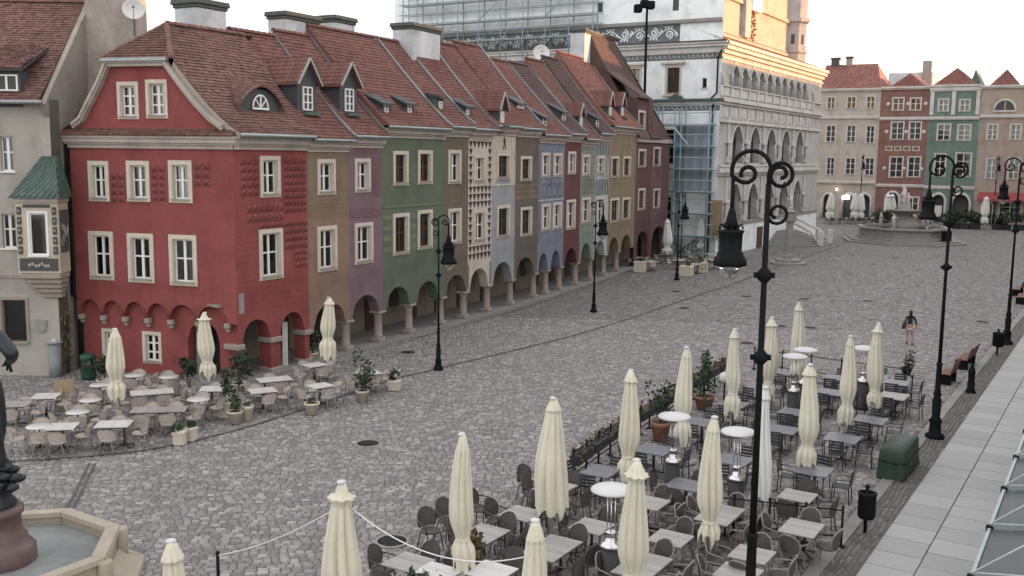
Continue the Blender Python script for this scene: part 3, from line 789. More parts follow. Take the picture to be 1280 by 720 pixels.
# ------------------------------------------------------------------ the red corner house
F = Fr(RED, BRN); L = F.L; WL = (-17.75, 40.34)
FL = Fr(WL, RED)
h = thing('red_corner_house', 'big crimson corner house with a half hipped gable and grey cornice', 'house', F.w(0, 0), F.rot, 'merchant houses in the arcaded row')
v = Vector(WL) - F.a; pl = (Vector((v.dot(F.d), v.dot(F.n), 0)), FL.rot - F.rot)
wr = [F.rect(*q) for q in ((324, 350, 195, 246), (323, 354, 287, 347))]
b = MB(); facade(b, L, 0, 9.3, [inner(r) for r in wr], [(.25, 1.85, 0, 1.5, 2.36, False), (2.42, 3.92, 0, 1.5, 2.38, False)], depth=.6)
b.face([(L - .012, .02, 3.0), (L - .012, 8, 3.0), (L - .012, 8, 9.3), (L - .012, 4, 14), (L - .012, .02, 9.3)])
b.face([(L, 8, 0), (-1.7, 8, 0), (-1.7, 8, 9.3), (L, 8, 9.3)])
b.build('wall', [M['w_red'], M['dark_room']], h)
for r in wr: window(h, r, curtain=True)
b = MB(); b.box(.0, L, 2.5, 2.6, 0, 3.1); b.box(-.3, L, .62, 2.5, 2.95, 3.05); b.build('arcade', M['arcade_wall'], h)
b = MB(); b.box(1.0, 2.0, 2.44, 2.497, .05, 2.2); b.build('door', M['dark_wood'], h)
b = MB(); b.box(-.2, L - .003, -.34, 2.5, -.0, .08); b.build('arcade_floor', M['kerb'], h)
for (x0, x1) in ((-.05, .25), (1.85, 2.42), (3.92, 4.2)):
    b = MB(); b.cbox(x0 - .07, x1 + .07, -.1, .66, 1.28, 1.5, .03); b.build('capital', M['stone'], h)
    b = MB(); b.cbox(x0 - .06, x1 + .06, -.09, .65, .0, .25, .03); b.build('pier_base', M['stone'], h)
for q in ((.3, 1.3, 7.25, 8.75), (2.72, 4.1, 6.5, 8.75), (.6, 2.7, 6.2, 6.95), (1.3, 4.15, 5.95, 6.2), (2.75, 4.15, 5.0, 5.95), (3.3, 4.1, 4.2, 5.0)):
    band_pattern(h, 'diamond_blocks', 'w_red_dark', *q, .30, 'pyr', -.13)
b = MB()
for i in range(17): b.box(.03, 1.2, -.008, .003, 3.2 + i * .25, 3.225 + i * .25)
for i in range(4): b.box(.03, 4.18, -.008, .003, 2.75 + i * .27, 2.765 + i * .27)
b.build('brick_course_lines', M['w_red_dark'], h)
b = MB(); b.box(.1, .38, -.012, .003, 2.7, 3.5); b.build('grey_plaque', M['stone_grey'], h)
# gable face
wg = [FL.rect(*q) for q in ((110, 138, 201.5, 252), (158, 188.5, 201, 252.5), (210.5, 241.5, 200.5, 254), (110.5, 143.5, 289, 350.5), (159, 194, 291, 354), (211, 247, 293, 358))]
ww = [FL.rect(*q) for q in ((173, 198, 415, 457), (122, 141, 411, 450))]
wt = [FL.rect(*q) for q in ((145.2, 173, 102, 149), (181, 209.4, 99.5, 148))]
GL = FL.L
vall = [.13, 1.19, 2.23, 3.27, 4.33, 5.59, 6.89]
ar = [(a + .03, c - .03, 2.30, 2.36, 2.95, False) for a, c in zip(vall, vall[1:])]
b = MB(); facade(b, GL, 2.30, 9.3, [inner(r) for r in wg], ar, depth=.24)
b.build('gable_side_wall', [M['w_red'], M['dark_room']], h, *pl)
b = MB(); facade(b, GL - .03, 0, 3.1, [inner(r, .12) for r in ww], [(4.98, 6.42, 0, 1.5, 2.28, False)], y=.24, depth=.5)
b.box(4.7, 6.7, 1.2, 1.25, 0, 2.6, 1)
b.build('ground_floor_wall', [M['w_red'], M['dark_room']], h, *pl)
for r in wg: window(h, r, pl=pl, curtain=None)
rt = Matrix.Rotation(pl[1], 3, 'Z')
for r in ww: window(h, r, pl=(pl[0] + rt @ Vector((0, .24, 0)), pl[1]), t=.12, nz=3, proud=.02)
b = MB(); b.box(5.1, 5.75, .62, .66, .05, 2.0); b.box(5.75, 5.8, .6, .68, .0, 2.1); b.build('glass_door', M['metal_grey'], h, *pl)
b = MB(); b.box(5.15, 5.55, .60, .615, 1.5, 1.8); b.build('door_notice', M['white_paint'], h, *pl)
for x in vall:
    b = MB(); b.cbox(x - .13, x + .13, -.03, .236, 2.1, 2.33, .04); b.cbox(x - .08, x + .08, .06, .236, 1.95, 2.1, .03); b.build('corbel', M['stone'], h, *pl)
for a in ar:
    b = MB()
    pts = [((a[0] + a[1]) / 2 + (a[1] - a[0]) / 2 * math.cos(t), -.02, 2.36 + .62 * math.sin(t)) for t in [math.pi * i / 10 for i in range(11)]]
    b.tube(pts, .035, 5)
    b.build('arch_moulding', M['w_red_dark'], h, *pl)
for q in ((1.88, 2.55, 6.9, 8.1), (3.75, 4.4, 7.0, 8.4), (5.65, 6.4, 7.6, 8.55)): band_pattern(h, 'diamond_blocks', 'w_red_dark', *q, .30, 'pyr', -.13).location = pl[0]
for o in h.children:
    if o.name.startswith('diamond_blocks') and (o.location - pl[0]).length < 1e-4: o.rotation_euler = (0, 0, pl[1])
gp = [(.3, 9.85), (.68, 10.1), (1.1, 10.75), (1.6, 11.5), (2.0, 12.25), (4.6, 12.25), (5.2, 11.5), (5.85, 10.75), (6.5, 10.15), (7.05, 9.8)]
def gtop(x):
    for (a, z), (c, d) in zip(gp, gp[1:]):
        if a - 1e-6 <= x <= c + 1e-6: return z + (d - z) * (x - a) / (c - a)
    return 9.8
b = MB()
xs = sorted({.3, 7.05} | {p[0] for p in gp})
class _T: pass
facade(b, 7.05, 9.55, 13, [inner(r, .15) for r in wt] + [(x, x + 1e-3, 9.552, 9.554) for x, _ in gp[1:-1]], x0=.3, topf=gtop, y=.05, reveal=.24)
b.build('gable_wall', [M['w_red'], M['dark_room']], h, *pl)
for r in wt: window(h, r, pl=(pl[0] + rt @ Vector((0, .05, 0)), pl[1]), t=.15, nz=3)
b = MB()
for (a, z), (c, d) in zip(gp, gp[1:]): b.beam((a, -.02, z + .02), (c, -.02, d + .02), .36, .16); b.beam((a, -.12, z + .12), (c, -.12, d + .12), .3, .12)
b.build('gable_coping', M['cornice'], h, *pl)
b = MB(); b.beam((1.75, -.26, 12.44), (4.8, -.26, 12.44), .2, .12); b.build('hip_gutter', M['zinc'], h, *pl)
for nm, x0, x1, q in (('cornice', -.12, GL + .25, pl), ('cornice', -.2, L - .01, None)):
    b = MB()
    for (y0, z0, z1) in ((-.1, 9.05, 9.2), (-.18, 9.2, 9.28), (-.27, 9.28, 9.45), (-.34, 9.45, 9.54)): b.box(x0, x1 + (y0 if q else 0) * 0, y0, .02, z0, z1)
    b.build(nm, M['cornice'], h, *(q or ((0, 0, 0), 0)))
t = MB()
tiles(t, Prof([(-.4, 9.56), (.04, 9.82)]), lambda s, a, z: (s, a, z), lambda a, z: -.2, lambda a, z: GL + .2, .16, .17, False)
t.box(-.2, GL + .2, -.36, .04, 9.542, 9.58)
stuff(t.build('ledge_tiles', M['tile_plain'], h, *pl))
# main roof; built in the gable frame, rows run along the street direction dd
cr = math.cos(-pl[1]); sr = math.sin(-pl[1])
dd = Vector((cr, sr)); perp = Vector((dd.y, -dd.x))       # street direction in the gable frame
RZ = 13.92
def rp(s, xf, z): return (xf + dd.x * s, -.16 + dd.y * s, z)
sk = dd.x / dd.y
PRr = Prof([(0, 9.62), (.55, 9.95), (1.4, 10.7), (2.2, 11.55), (2.85, 12.35), (4.3, RZ)])
XE = 7.85
mp = lambda s, a, z: rp(s, XE - a, z)
S1 = L + .3
t = MB()
hs = lambda a, z: 0.0 if z <= 12.35 else (z - 12.35) / (RZ - 12.35) * 1.35
tiles(t, PRr, mp, hs, lambda a, z: S1 + a * .24, .165, .175, False, holes=[])
PL2 = Prof([(0, 9.62), (.55, 9.95), (1.2, 10.7), (1.75, 11.55), (2.2, 12.35), (3.9, RZ)])
mp2 = lambda s, a, z: rp(s, -.35 + a, z)
for j in range(24):
    va, vb = PL2.L * j / 24, PL2.L * (j + 1.1) / 24
    a0, z0, _, _ = PL2.at(va); a1, z1, _, _ = PL2.at(min(vb, PL2.L))
    t.face([mp2(S1 + 1.6, a0, z0 + .06), mp2(hs(a0, z0), a0, z0 + .06), mp2(hs(a1, z1), a1, z1 + .02), mp2(S1 + 1.6, a1, z1 + .02)])
n = 14
A, B_, Pk = Vector((1.72, -.32, 12.45)), Vector((5.02, -.32, 12.45)), Vector((3.55 + dd.x * 1.35, -.16 + dd.y * 1.35, RZ + .03))
for j in range(n):
    f0, f1 = j / n, (j + 1.15) / n
    a, c = A.lerp(Pk, f0), B_.lerp(Pk, f0); a1, c1 = A.lerp(Pk, min(f1, 1)), B_.lerp(Pk, min(f1, 1)); k = max(1, int((c - a).length / .175))
    for i in range(k):
        e = random.uniform(-.008, .008)
        p, q, p1, q1 = a.lerp(c, i / k), a.lerp(c, (i + .96) / k), a1.lerp(c1, i / k), a1.lerp(c1, (i + .96) / k)
        U = Vector((0, -.04, .05 + e)); t.mesh([p + U, q + U, q1, p1, p, q], [(0, 1, 2, 3), (4, 5, 1, 0)])
u = MB()
pr = PRr.p
for (a0, z0), (a1, z1) in zip(pr, pr[1:]):
    u.face([mp(hs(a0, z0), a0, z0), mp(S1 + a0 * .24, a0, z0), mp(S1 + a1 * .24, a1, z1), mp(hs(a1, z1), a1, z1)])
for (a0, z0), (a1, z1) in zip(PL2.p, PL2.p[1:]):
    u.face([mp2(S1 + 1.6, a0, z0), mp2(hs(a0, z0), a0, z0), mp2(hs(a1, z1), a1, z1), mp2(S1 + 1.6, a1, z1)])
u.face([A, B_, Pk])
u.face([mp(S1 + 1.03, 4.3, RZ)] + [mp2(S1 + 1.6, a, z) for a, z in reversed(PL2.p)] + [mp(S1 + a * .24, a, z) for a, z in pr[:-1]])
fb = MB()
for (a0, z0), (a1, z1) in zip(pr[:5], pr[1:5]):
    P0, P1 = Vector(mp(0, a0, z0 + .02)), Vector(mp(0, a1, z1 + .02)); O = Vector((-.25, .16, -.42))
    fb.face([P0, P1, P1 + O, P0 + O])
fb.build('verge_board', M['cornice'], h, *pl)
ro = u.build('roof', M['tile_plain'], h, *pl)
stuff(t.build('roof_tiles', M['tile_plain'], ro))
k = MB(); Q = Vector(mp(S1 + 1.03, 4.3, RZ + .04)); ridge_caps(k, Pk, Q); ridge_caps(k, B_ + Vector((0, 0, .03)), Pk, .11, .28); ridge_caps(k, A, Pk, .11, .28); stuff(k.build('ridge_tiles', M['tile_plain'], ro))
g = MB(); g.tube([mp(-.05, -.03, 9.6), mp(L + .02, -.03, 9.6)], .075, 8); g.build('gutter', M['zinc'], h, *pl)
# eyebrow dormer
bx, zz = .62, 10.62
sE, _ = F.loc(318, 136, .95)
v = []; N = 14
for i, (yy, k, hh) in enumerate(((.55, 1.0, 1.0), (1.4, .8, .92), (2.3, .55, .8))):
    for j in range(N + 1):
        t_ = math.pi * j / N
        v.append((sE + 1.02 * k * math.cos(t_) * (1 + .25 * abs(math.cos(t_)) ** 3), yy, zz + (yy - .55) * .42 + .98 * hh * math.sin(t_) ** 1.1 - .05))
b = MB(); b.mesh(v, [(r * (N + 1) + j, r * (N + 1) + j + 1, (r + 1) * (N + 1) + j + 1, (r + 1) * (N + 1) + j) for r in range(2) for j in range(N)])
d = b.build('eyebrow_dormer', M['tile_plain'], h)
b = MB()
for r in range(12):
    for j in range(N):
        y0 = .5 + r * .15
        def ep(jj, yy, up):
            t_ = math.pi * jj / N; k = 1 - (yy - .55) * .25
            return (sE + (1.02 * k * math.cos(t_)) * (1 + .25 * abs(math.cos(t_)) ** 3) * (1 + up * .4), yy, zz + (yy - .55) * .42 + (.98 * (1 - (yy - .55) * .1) + up) * math.sin(t_) ** 1.1 - .05)
        b.mesh([ep(j + .03, y0, .06), ep(j + .97, y0, .06), ep(j + .97, y0 + .16, .03), ep(j + .03, y0 + .16, .03), ep(j + .03, y0, .0), ep(j + .97, y0, .0)], [(0, 1, 2, 3), (4, 5, 1, 0)])
stuff(b.build('dormer_tiles', M['tile_plain'], d))
b = MB(); b.prism([(sE + 1.2 * math.cos(math.pi * j / N), zz + .9 * math.sin(math.pi * j / N) - .05) for j in range(N + 1)], .68, .75); b.build('dormer_face', M['slate'], d)
b = MB()
b.prism([(sE + .42 * math.cos(math.pi * j / N), zz + .08 + .5 * math.sin(math.pi * j / N)) for j in range(N + 1)], .63, .679); b.build('dormer_window', M['dark_room'], d)
b = MB()
arc = [(sE + .43 * math.cos(math.pi * j / N), .62, zz + .08 + .51 * math.sin(math.pi * j / N)) for j in range(N + 1)]
b.tube(arc, .04, 5); b.box(sE - .45, sE + .45, .57, .63, zz + .02, zz + .1); b.box(sE - .03, sE + .03, .59, .63, zz + .1, zz + .58); b.beam((sE, .61, zz + .1), (sE + .3, .61, zz + .42), .04, .04); b.beam((sE, .61, zz + .1), (sE - .3, .61, zz + .42), .04, .04)
b.build('window_frame', M['white_paint'], d)
# chimney on the ridge
x0 = F.loc(231, 20, 4.4)[0]; x1 = F.loc(268, 20, 4.4)[0]
chimney(h, x0, x1, 3.7, 5.0, 12.5, 15.15, 'chimney_white', pots=2)
# drain pipe in the corner between red and beige
b = MB(); b.tube([(-.08, -.12, 9.3), (-.08, -.12, 3.1), (.05, .1, 2.9), (.05, .1, .1)], .06, 8); b.tube([(.05, .1, 2.0), (.05, .1, .05)], .085, 8)
b.build('downpipe', M['iron'], h, *pl)

# ------------------------------------------------------------------ the beige house at the left edge
F = Fr((-25.0, 39.0), (-17.95, 39.14)); L = F.L
h = thing('beige_house', 'beige house with a green roofed corner oriel at the left edge', 'house', F.w(0, 0), F.rot)
eav = F.loc(62, 124, 0)[1]; rbk = 4.6; rzz = F.loc(118, 4, rbk)[1]
wb = [F.rect(-3, 20, 168, 216), F.rect(-1, 23.5, 265, 312)]
gd = F.rect(-2, 38, 371, 430)
b = MB(); facade(b, L, 0, eav, [inner(r, .06) for r in wb] + [inner(gd, .1)], reveal=.3)
b.face([(0, 9.2, 0), (0, 9.2, eav), (L, 9.2, eav), (L, 9.2, 0)]); b.face([(0, 0, 0), (0, 0, eav), (0, rbk, rzz), (0, 9.2, eav), (0, 9.2, 0)])
b.build('wall', [M['w_beige'], M['dark_room']], h)
b = MB(); b.prism([(L - .25, 0), (L, 0), (L, eav), (L - .25, eav)], .003, .9)
b.mesh([(L, .0, 0), (L, 9.2, 0), (L, 9.2, eav), (L, rbk, rzz + .12), (L, -.35, eav - .2), (L, 0, eav - .7), (L - .2, .003, 0), (L - .2, 9.2, 0), (L - .2, 9.2, eav), (L - .2, rbk, rzz + .12), (L - .2, -.35, eav - .2), (L - .2, .003, eav - .7)], [(0, 1, 2, 3, 4, 5), (11, 10, 9, 8, 7, 6), (4, 3, 9, 10), (3, 2, 8, 9), (5, 4, 10, 11)])
b.build('side_wall', M['w_beige_side'], h)
for r in wb: window(h, r, t=.06, nx=2, nz=2, sur='w_beige', proud=.01, sillm='white_paint', curtain=True)
window(h, gd, t=.1, nx=1, nz=1, sur='stone', sash='dark_wood', curtain=False)
b = MB(); b.box(-.1, L - .5, -.06, -.003, 3.95, 4.05); b.box(-.1, L - .5, -.1, -.003, 4.05, 4.15); b.build('string_course', M['cornice'], h)
PB = Prof([(-.45, eav - .12), (.3, eav + .5), (rbk, rzz)])
u = MB(); u.mesh([(x, a, z) for x in (0, L - .2) for a, z in PB.p] + [(0, 9.4, eav), (L - .2, 9.4, eav)], [(0, 3, 4, 1), (1, 4, 5, 2), (2, 5, 7, 6)])
ro = u.build('roof', M['tile_plain'], h)
t = MB(); tiles(t, PB, lambda s, a, z: (s, a, z), lambda a, z: 0, lambda a, z: L - .22, .165, .175, False); stuff(t.build('roof_tiles', M['tile_plain'], ro))
k = MB(); ridge_caps(k, (0, rbk, rzz + .04), (L - .2, rbk, rzz + .04)); stuff(k.build('ridge_tiles', M['tile_plain'], ro))
g = MB(); g.tube([(0, -.5, eav - .14), (L - .05, -.5, eav - .14)], .08, 8); g.build('gutter', M['zinc'], h)
m, s, z = dormer_at(F, PB, (5, 117))
b = MB(); sx = F.loc(22, 104, m)[0]
b.mesh([(sx - 4, m, z - .5), (sx + .12, m, z - .5), (sx + .12, m, z + .85), (sx - 4, m, z + .85), (sx + .12, m + 3, z - .5), (sx + .12, m + 3, z + .85)], [(0, 1, 2, 3), (1, 4, 5, 2)]); d = b.build('dormer', M['slate'], h)
b = MB(); b.mesh([(sx - 4, m - .25, z + .85), (sx + .3, m - .25, z + .85), (sx + .3, m + 2.7, z + 2.05), (sx - 4, m + 2.7, z + 2.05), (sx - 4, m - .25, z + .95), (sx + .3, m - .25, z + .95), (sx + .3, m + 2.7, z + 2.15), (sx - 4, m + 2.7, z + 2.15)], [(3, 2, 1, 0), (4, 5, 6, 7), (0, 1, 5, 4), (1, 2, 6, 5)]); dr = b.build('dormer_roof', M['slate'], d)
t = MB(); tiles(t, Prof([(m - .3, z + .95), (m + 2.7, z + 2.15)]), lambda s_, a, zz_: (s_, a, zz_), lambda a, zz_: sx - 4, lambda a, zz_: sx + .3, .165, .175, False); t = stuff(t.build('dormer_tiles', M['tile_plain'], d))
small_window(d, sx - .4, m, z + .1, .85, .62, 2, 1)
chimney(h, L - .02, L + 2.1, 3.9, 5.3, 9.5, 18.5, 'chimney_tan')
x0 = F.loc(6, 20, 6)[0]; chimney(h, x0, x0 + .75, 5.6, 6.6, 12, 17.2, 'chimney_white')
b = MB(); b.mesh([(x0 + .8, 5.4, rzz - 1), (x0 + 2.7, 5.4, rzz - 1), (x0 + 2.7, 5.4, rzz + .75), (x0 + .8, 5.4, rzz + .95), (x0 + .8, 8, rzz - 1), (x0 + 2.7, 8, rzz - 1), (x0 + 2.7, 8, rzz + .75), (x0 + .8, 8, rzz + .95)], [(0, 1, 2, 3), (1, 5, 6, 2), (4, 0, 3, 7), (3, 2, 6, 7)]); b.build('attic_block', M['chimney_tan'], h)
def dish(parent_pt, face, r, label, top=True):
    f = Vector(face).normalized(); rot = f.to_track_quat('Z', 'Y').to_matrix()
    t = thing('satellite_dish', label, 'satellite dish', parent_pt)
    b = MB(); pr_ = [(r * k / 6, .22 * r * (k / 6) ** 2 * 2) for k in range(7)] + [(r * .98, .46 * r)] + [(r * k / 6 * .97, .22 * r * (k / 6) ** 2 * 2 - .02) for k in range(5, -1, -1)]
    b.lathe([(max(a, .003), z) for a, z in pr_], 20); b.v = [tuple(rot @ Vector(p)) for p in b.v]; b.build('dish', M['pole_white'], t)
    b = MB(); e = rot @ Vector((0, 0, r * .95)); b.tube([rot @ Vector((0, -r * .95, .38 * r)), e], .02, 5); b.tube([e - f * .08, e + f * .08], .06, 8); b.tube([Vector((0, 0, -.05)), -f * .3, -f * .3 + Vector((0, 0, -.9))], .03, 6); b.build('feed_arm', M['metal_grey'], t)
    return t
p = F.w(*[F.loc(167, 14, 3.45)[0], 3.45]); p.z = F.loc(167, 14, 3.45)[1]
dish(p, (.35, -1, .35), .45, 'white satellite dish fixed on the tan chimney of the beige house')
# oriel
ox0 = F.loc(21, 300, -.62)[0]; ox1 = F.loc(74, 300, -.62)[0]
b = MB(); oz0, oz1 = 4.2, 6.95
ow = F.rect(33, 61.5, 264, 321, -.62)
facade(b, ox1, oz0, oz1, [inner(ow, .06)], x0=ox0, y=-.62, reveal=.15, room=.3)
b.face([(ox1, -.62, oz0), (ox1, .3, oz0), (ox1, .3, oz1), (ox1, -.62, oz1)]); b.face([(ox0, 0, oz0), (ox0, -.62, oz0), (ox0, -.62, oz1), (ox0, 0, oz1)])
o = b.build('oriel', [M['w_cream'], M['dark_room']], h)
wo = window(h, ow, pl=(Vector((0, -.62, 0)), 0), t=.06, nx=1, nz=1, sur='white_paint', sillm='white_paint', proud=.02, deep=.05, curtain=True)
b = MB()
for x in (ox0 + .06, ox1 - .22):
    for i in range(5): b.box(x, x + .16, -.66, -.615, oz0 + .75 + i * .38, oz0 + 1.05 + i * .38)
b.box(ox0 + .08, ox1 - .08, -.66, -.615, oz0 + .1, oz0 + .58); b.box(ox0 + .3, ox1 - .3, -.65, -.615, oz1 - .2, oz1 - .08)
b.box(ox1 - .004, ox1 + .03, -.5, .2, oz0 + .8, oz1 - .3); b.build('carved_panel', M['dark_room'], o)
b = MB()
for x in (ox0 + .1, ox1 - .18):
    for i in range(5): b.lathe([(.05, 0), (.03, .02)], 8, (0, 0, 0)); b.v[-16:] = [(x + .04 + p[0], -.665 - p[2], oz0 + .9 + i * .38 + p[1]) for p in b.v[-16:]]
for i in range(7): b.obox(((ox0 + ox1) / 2 - .35 + i * .12, -.67, oz0 + .33 + .05 * math.sin(i * 2)), (.04, 0, .02), (0, .01, 0), (-.02, 0, .05))
for i in range(9): b.obox((ox1 + .035, -.42 + .07 * i, oz0 + 1.2 + .6 * abs(math.sin(i * 1.7))), (.01, 0, 0), (0, .03, .02), (0, -.03, .12))
b.build('carving', M['w_beige'], o)
b = MB()
for i in range(5): b.cbox(ox0 + .02 + i * .16, ox1 - i * .05, -.64 + i * .12, .25, oz0 - .02 - .2 * (i + 1), oz0 - .02 - .2 * i, .03)
b.build('oriel_corbel', M['stone'], h)
b = MB(); b.box(ox0 - .06, ox1 + .06, -.7, .3, oz1, oz1 + .16); b.build('oriel_cornice', M['cornice'], h)
ax0, ax1, az_ = ox0 + .85, ox1 - .25, oz1 + 1.75
rvs = [(ox0 - .15, -.8, oz1 + .16), (ox1 + .15, -.8, oz1 + .16), (ox1 + .15, .35, oz1 + .16), (ox0 - .15, .0, oz1 + .16), (ax0, .0, az_), (ax1, .0, az_), (ax1, .3, az_)]
b = MB(); b.mesh(rvs, [(0, 1, 5, 4), (1, 2, 6, 5), (3, 0, 4)]); rr = b.build('oriel_roof', M['copper'], h)
b = MB()
def scales(p0, p1, p2, p3, rows, cols):
    p0, p1, p2, p3 = map(Vector, (p0, p1, p2, p3)); nn = (p1 - p0).cross(p3 - p0).normalized()
    for j in range(rows):
        for i in range(cols + 1):
            def q(u, v_): u = max(0, min(1, u)); return p0.lerp(p1, u).lerp(p3.lerp(p2, u), v_)
            u = (i + (j % 2) * .5) / cols; v_ = j / rows
            a, c, d_, e_ = q(u, v_ - .0) , q(u + .5 / cols, v_ + 1 / rows), q(u, v_ + 2 / rows if v_ + 2 / rows < 1 else 1), q(u - .5 / cols, v_ + 1 / rows)
            b.mesh([a + nn * .045, c + nn * .03, d_ + nn * .012, e_ + nn * .03, a, c, e_], [(0, 1, 2, 3), (4, 5, 1, 0), (6, 4, 0, 3)])
scales(rvs[0], rvs[1], rvs[5], rvs[4], 11, 8); scales(rvs[1], rvs[2], rvs[6], rvs[5], 11, 5)
M['copper_tile'] = mat('copper_scale', (.065, .105, .088), .6, .2, 3, 20, .2, island=.2)
stuff(b.build('roof_scales', M['copper_tile'], rr))
# stone shield and climbing relief on the wall
pp = F.loc(52, 407); b = MB(); b.prism([(pp[0] - .24, pp[1] + .22), (pp[0] - .12, pp[1] + .25), (pp[0] + .24, pp[1] + .22), (pp[0] + .17, pp[1] - .2), (pp[0], pp[1] - .27), (pp[0] - .16, pp[1] - .2)], -.08, .0); b.build('stone_shield', M['stone_grey'], h)
vt = thing('climbing_plant', 'grey green climbing plant on the side wall of the beige house', 'climbing plant', F.w(L + .02, .5))
b = MB(); rnd = random.Random(4)
for i in range(210):
    zz_ = rnd.uniform(.5, 2.5); yy = rnd.gauss(0, .17); s_ = rnd.uniform(.05, .1); p = F.d * (.02 + rnd.uniform(0, .06)) + F.n * yy; a_ = rnd.uniform(0, 6.28); u_ = Vector((0, math.cos(a_) * s_, math.sin(a_) * s_)); w_ = Vector((.03, -math.sin(a_) * s_ * .5, math.cos(a_) * s_ * .5)); c_ = Vector((p.x, p.y, zz_))
    b.mesh([c_ - u_, c_ + w_, c_ + u_, c_ - w_], [(0, 1, 2, 3)])
b.build('foliage', M['leaf_dry'], vt); b = MB(); b.tube([(.02, 0, 0), (.03, .03, .8), (.03, -.04, 1.6), (.03, .05, 2.4)], [.035, .03, .02, .01], 5); b.build('stem', M['dark_wood'], vt)
# roofs of houses behind the row
F = Fr(RED, BRN)
h = thing('distant_red_roofed_house', 'red roofed house with a stepped gable showing behind the row of chimneys', 'house', F.w(6.2, 20), F.rot)
b = MB(); b.box(-2.2, 3.4, 0, 9, 0, 14.5); b.build('wall', M['chimney_tan'], h)
b = MB(); b.mesh([(-2.2, -.2, 14.5), (3.2, -.2, 14.5), (3.2, 4.5, 18.8), (-2.2, 4.5, 18.8), (-2.2, 9.2, 14.5), (3.2, 9.2, 14.5)], [(0, 1, 2, 3), (3, 2, 5, 4), (0, 3, 4), (1, 5, 2)]); b.build('roof', M['tile_red'], h)
b = MB(); b.prism([(1.9, 14), (3.6, 14), (3.6, 16.5), (3.2, 19.3), (2.95, 19.3), (2.7, 17.8), (2.5, 18.9), (2.3, 18.9), (2.1, 17.2), (1.9, 17.2)], 3.0, 3.5); b.build('gable', M['chimney_tan'], h)
for q, z, fc, r in (((665, 80), 0, (-.2, -1, .3), .5), ((676, 68), 0, (.2, -1, .4), .62)):
    F = Fr(BLU, DRD); s, z = F.loc(*q, 5.0); p = F.w(s, 5.0, z)
    dish(p, fc, r, 'round white satellite dish above the lilac blue roof' if r < .6 else 'larger pale satellite dish, higher of the two above the lilac blue roof')
# ------------------------------------------------------------------ town hall
M['th_white'] = stucco('town_hall_white', (.70, .74, .74), .05, .10)
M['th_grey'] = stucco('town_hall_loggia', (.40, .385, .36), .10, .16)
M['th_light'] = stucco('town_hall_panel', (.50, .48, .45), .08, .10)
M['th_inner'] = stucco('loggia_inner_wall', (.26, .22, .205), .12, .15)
M['th_dark'] = stucco('sgraffito_ground', (.13, .145, .15), .15, .1)
M['th_attic'] = stucco('attic_plaster', (.36, .32, .26), .08, .10)
M['th_attic2'] = stucco('attic_turret_plaster', (.36, .35, .34), .08, .10)
M['net'] = mat('scaffold_net', (.33, .39, .42), .85, .12, .6, 20, .2, 60)
TA, TB = (18.17, 89.56), (35.94, 119.11)
F = Fr(TA, TB); L = F.L
h = thing('town_hall', 'large white town hall with three tiers of arcaded loggia and sunlit attic', 'town hall', F.w(0, 0), F.rot)
b = MB()
cs = [4.9 + 5.25 * i for i in range(5)]
ar = []
for c in cs:
    ar.append((c - 1.5, c + 1.5, 2.95, 4.9, 6.5, True)); ar.append((c - 1.5, c + 1.5, 8.45, 10.3, 11.85, True))
up = [(.3 + 2.56 * i, .3 + 2.56 * i + 1.85) for i in range(12)]
for i, (a, c) in enumerate(up):
    if 0 < i < 11: ar.append((a, c, 15.35, 16.3, 17.15, True))
facade(b, L, 0, 19.0, [], ar, depth=.6)
b.face([(L, 0, 0), (L, 34, 0), (L, 34, 19), (L, 0, 19)])
b.face([(0, 0, 19.0), (L, 0, 19.0), (L, 34, 19.0), (0, 34, 19.0)])
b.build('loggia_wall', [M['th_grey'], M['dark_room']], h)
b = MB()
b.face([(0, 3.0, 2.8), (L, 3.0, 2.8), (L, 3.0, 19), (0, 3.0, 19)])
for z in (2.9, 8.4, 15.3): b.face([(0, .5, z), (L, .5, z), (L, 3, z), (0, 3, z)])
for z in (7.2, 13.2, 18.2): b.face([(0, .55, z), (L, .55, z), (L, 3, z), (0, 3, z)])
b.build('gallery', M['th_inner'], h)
for z, n in ((2.95, 5), (8.45, 5)):
    for c in cs:
        b = MB(); b.box(c + .5, c + 1.6, 2.93, 2.997, z, z + 2.6); b.build('gallery_door', M['dark_wood'], h)
for k, (a0, a1, zb, sp, ap, _) in enumerate(ar):
    b = MB()
    c, r = (a0 + a1) / 2, (a1 - a0) / 2
    pts = [(a0 - .06, -.04, zb), (a0 - .06, -.04, sp)]
    for i in range(11):
        u = -1 + 2 * i / 10; pts.append((c + u * (r + .06), -.04, sp + (ap + .08 - sp) * (max(0, 1 - abs(u) ** 1.6)) ** .62))
    pts += [(a1 + .06, -.04, sp), (a1 + .06, -.04, zb)]
    b.tube(pts, .09 if r > 1 else .07, 6)
    b.build('arch_moulding', M['th_light'], h)
for z, sp, hw in ((2.95, 4.9, .30), (8.45, 10.3, .30)):      # columns between the arches
    for i in range(6):
        x = cs[0] - 2.62 + 5.25 * i
        b = MB(); b.cbox(x - .42, x + .42, -.3, -.003, z, z + .5, .04); b.lathe([(.3, z + .5), (.27, sp - .3), (.36, sp - .1)], 10, (x, -.16, 0), a0=math.pi, a1=2 * math.pi); b.cbox(x - .5, x + .5, -.32, -.003, sp - .1, sp + .15, .03); b.cbox(x - .2, x + .2, -.14, -.003, sp + .15, sp + 2.2, .03)
        b.build('column', M['th_light'], h)
for i in range(13):
    x = .3 + 2.56 * i - .355
    b = MB(); b.cbox(x - .2, x + .2, -.2, -.003, 14.3, 15.3, .03); b.lathe([(.16, 15.3), (.13, 16.1), (.2, 16.3)], 8, (x, -.13, 0)); b.cbox(x - .22, x + .22, -.24, -.003, 16.3, 16.42, .02); b.build('column', M['th_light'], h)
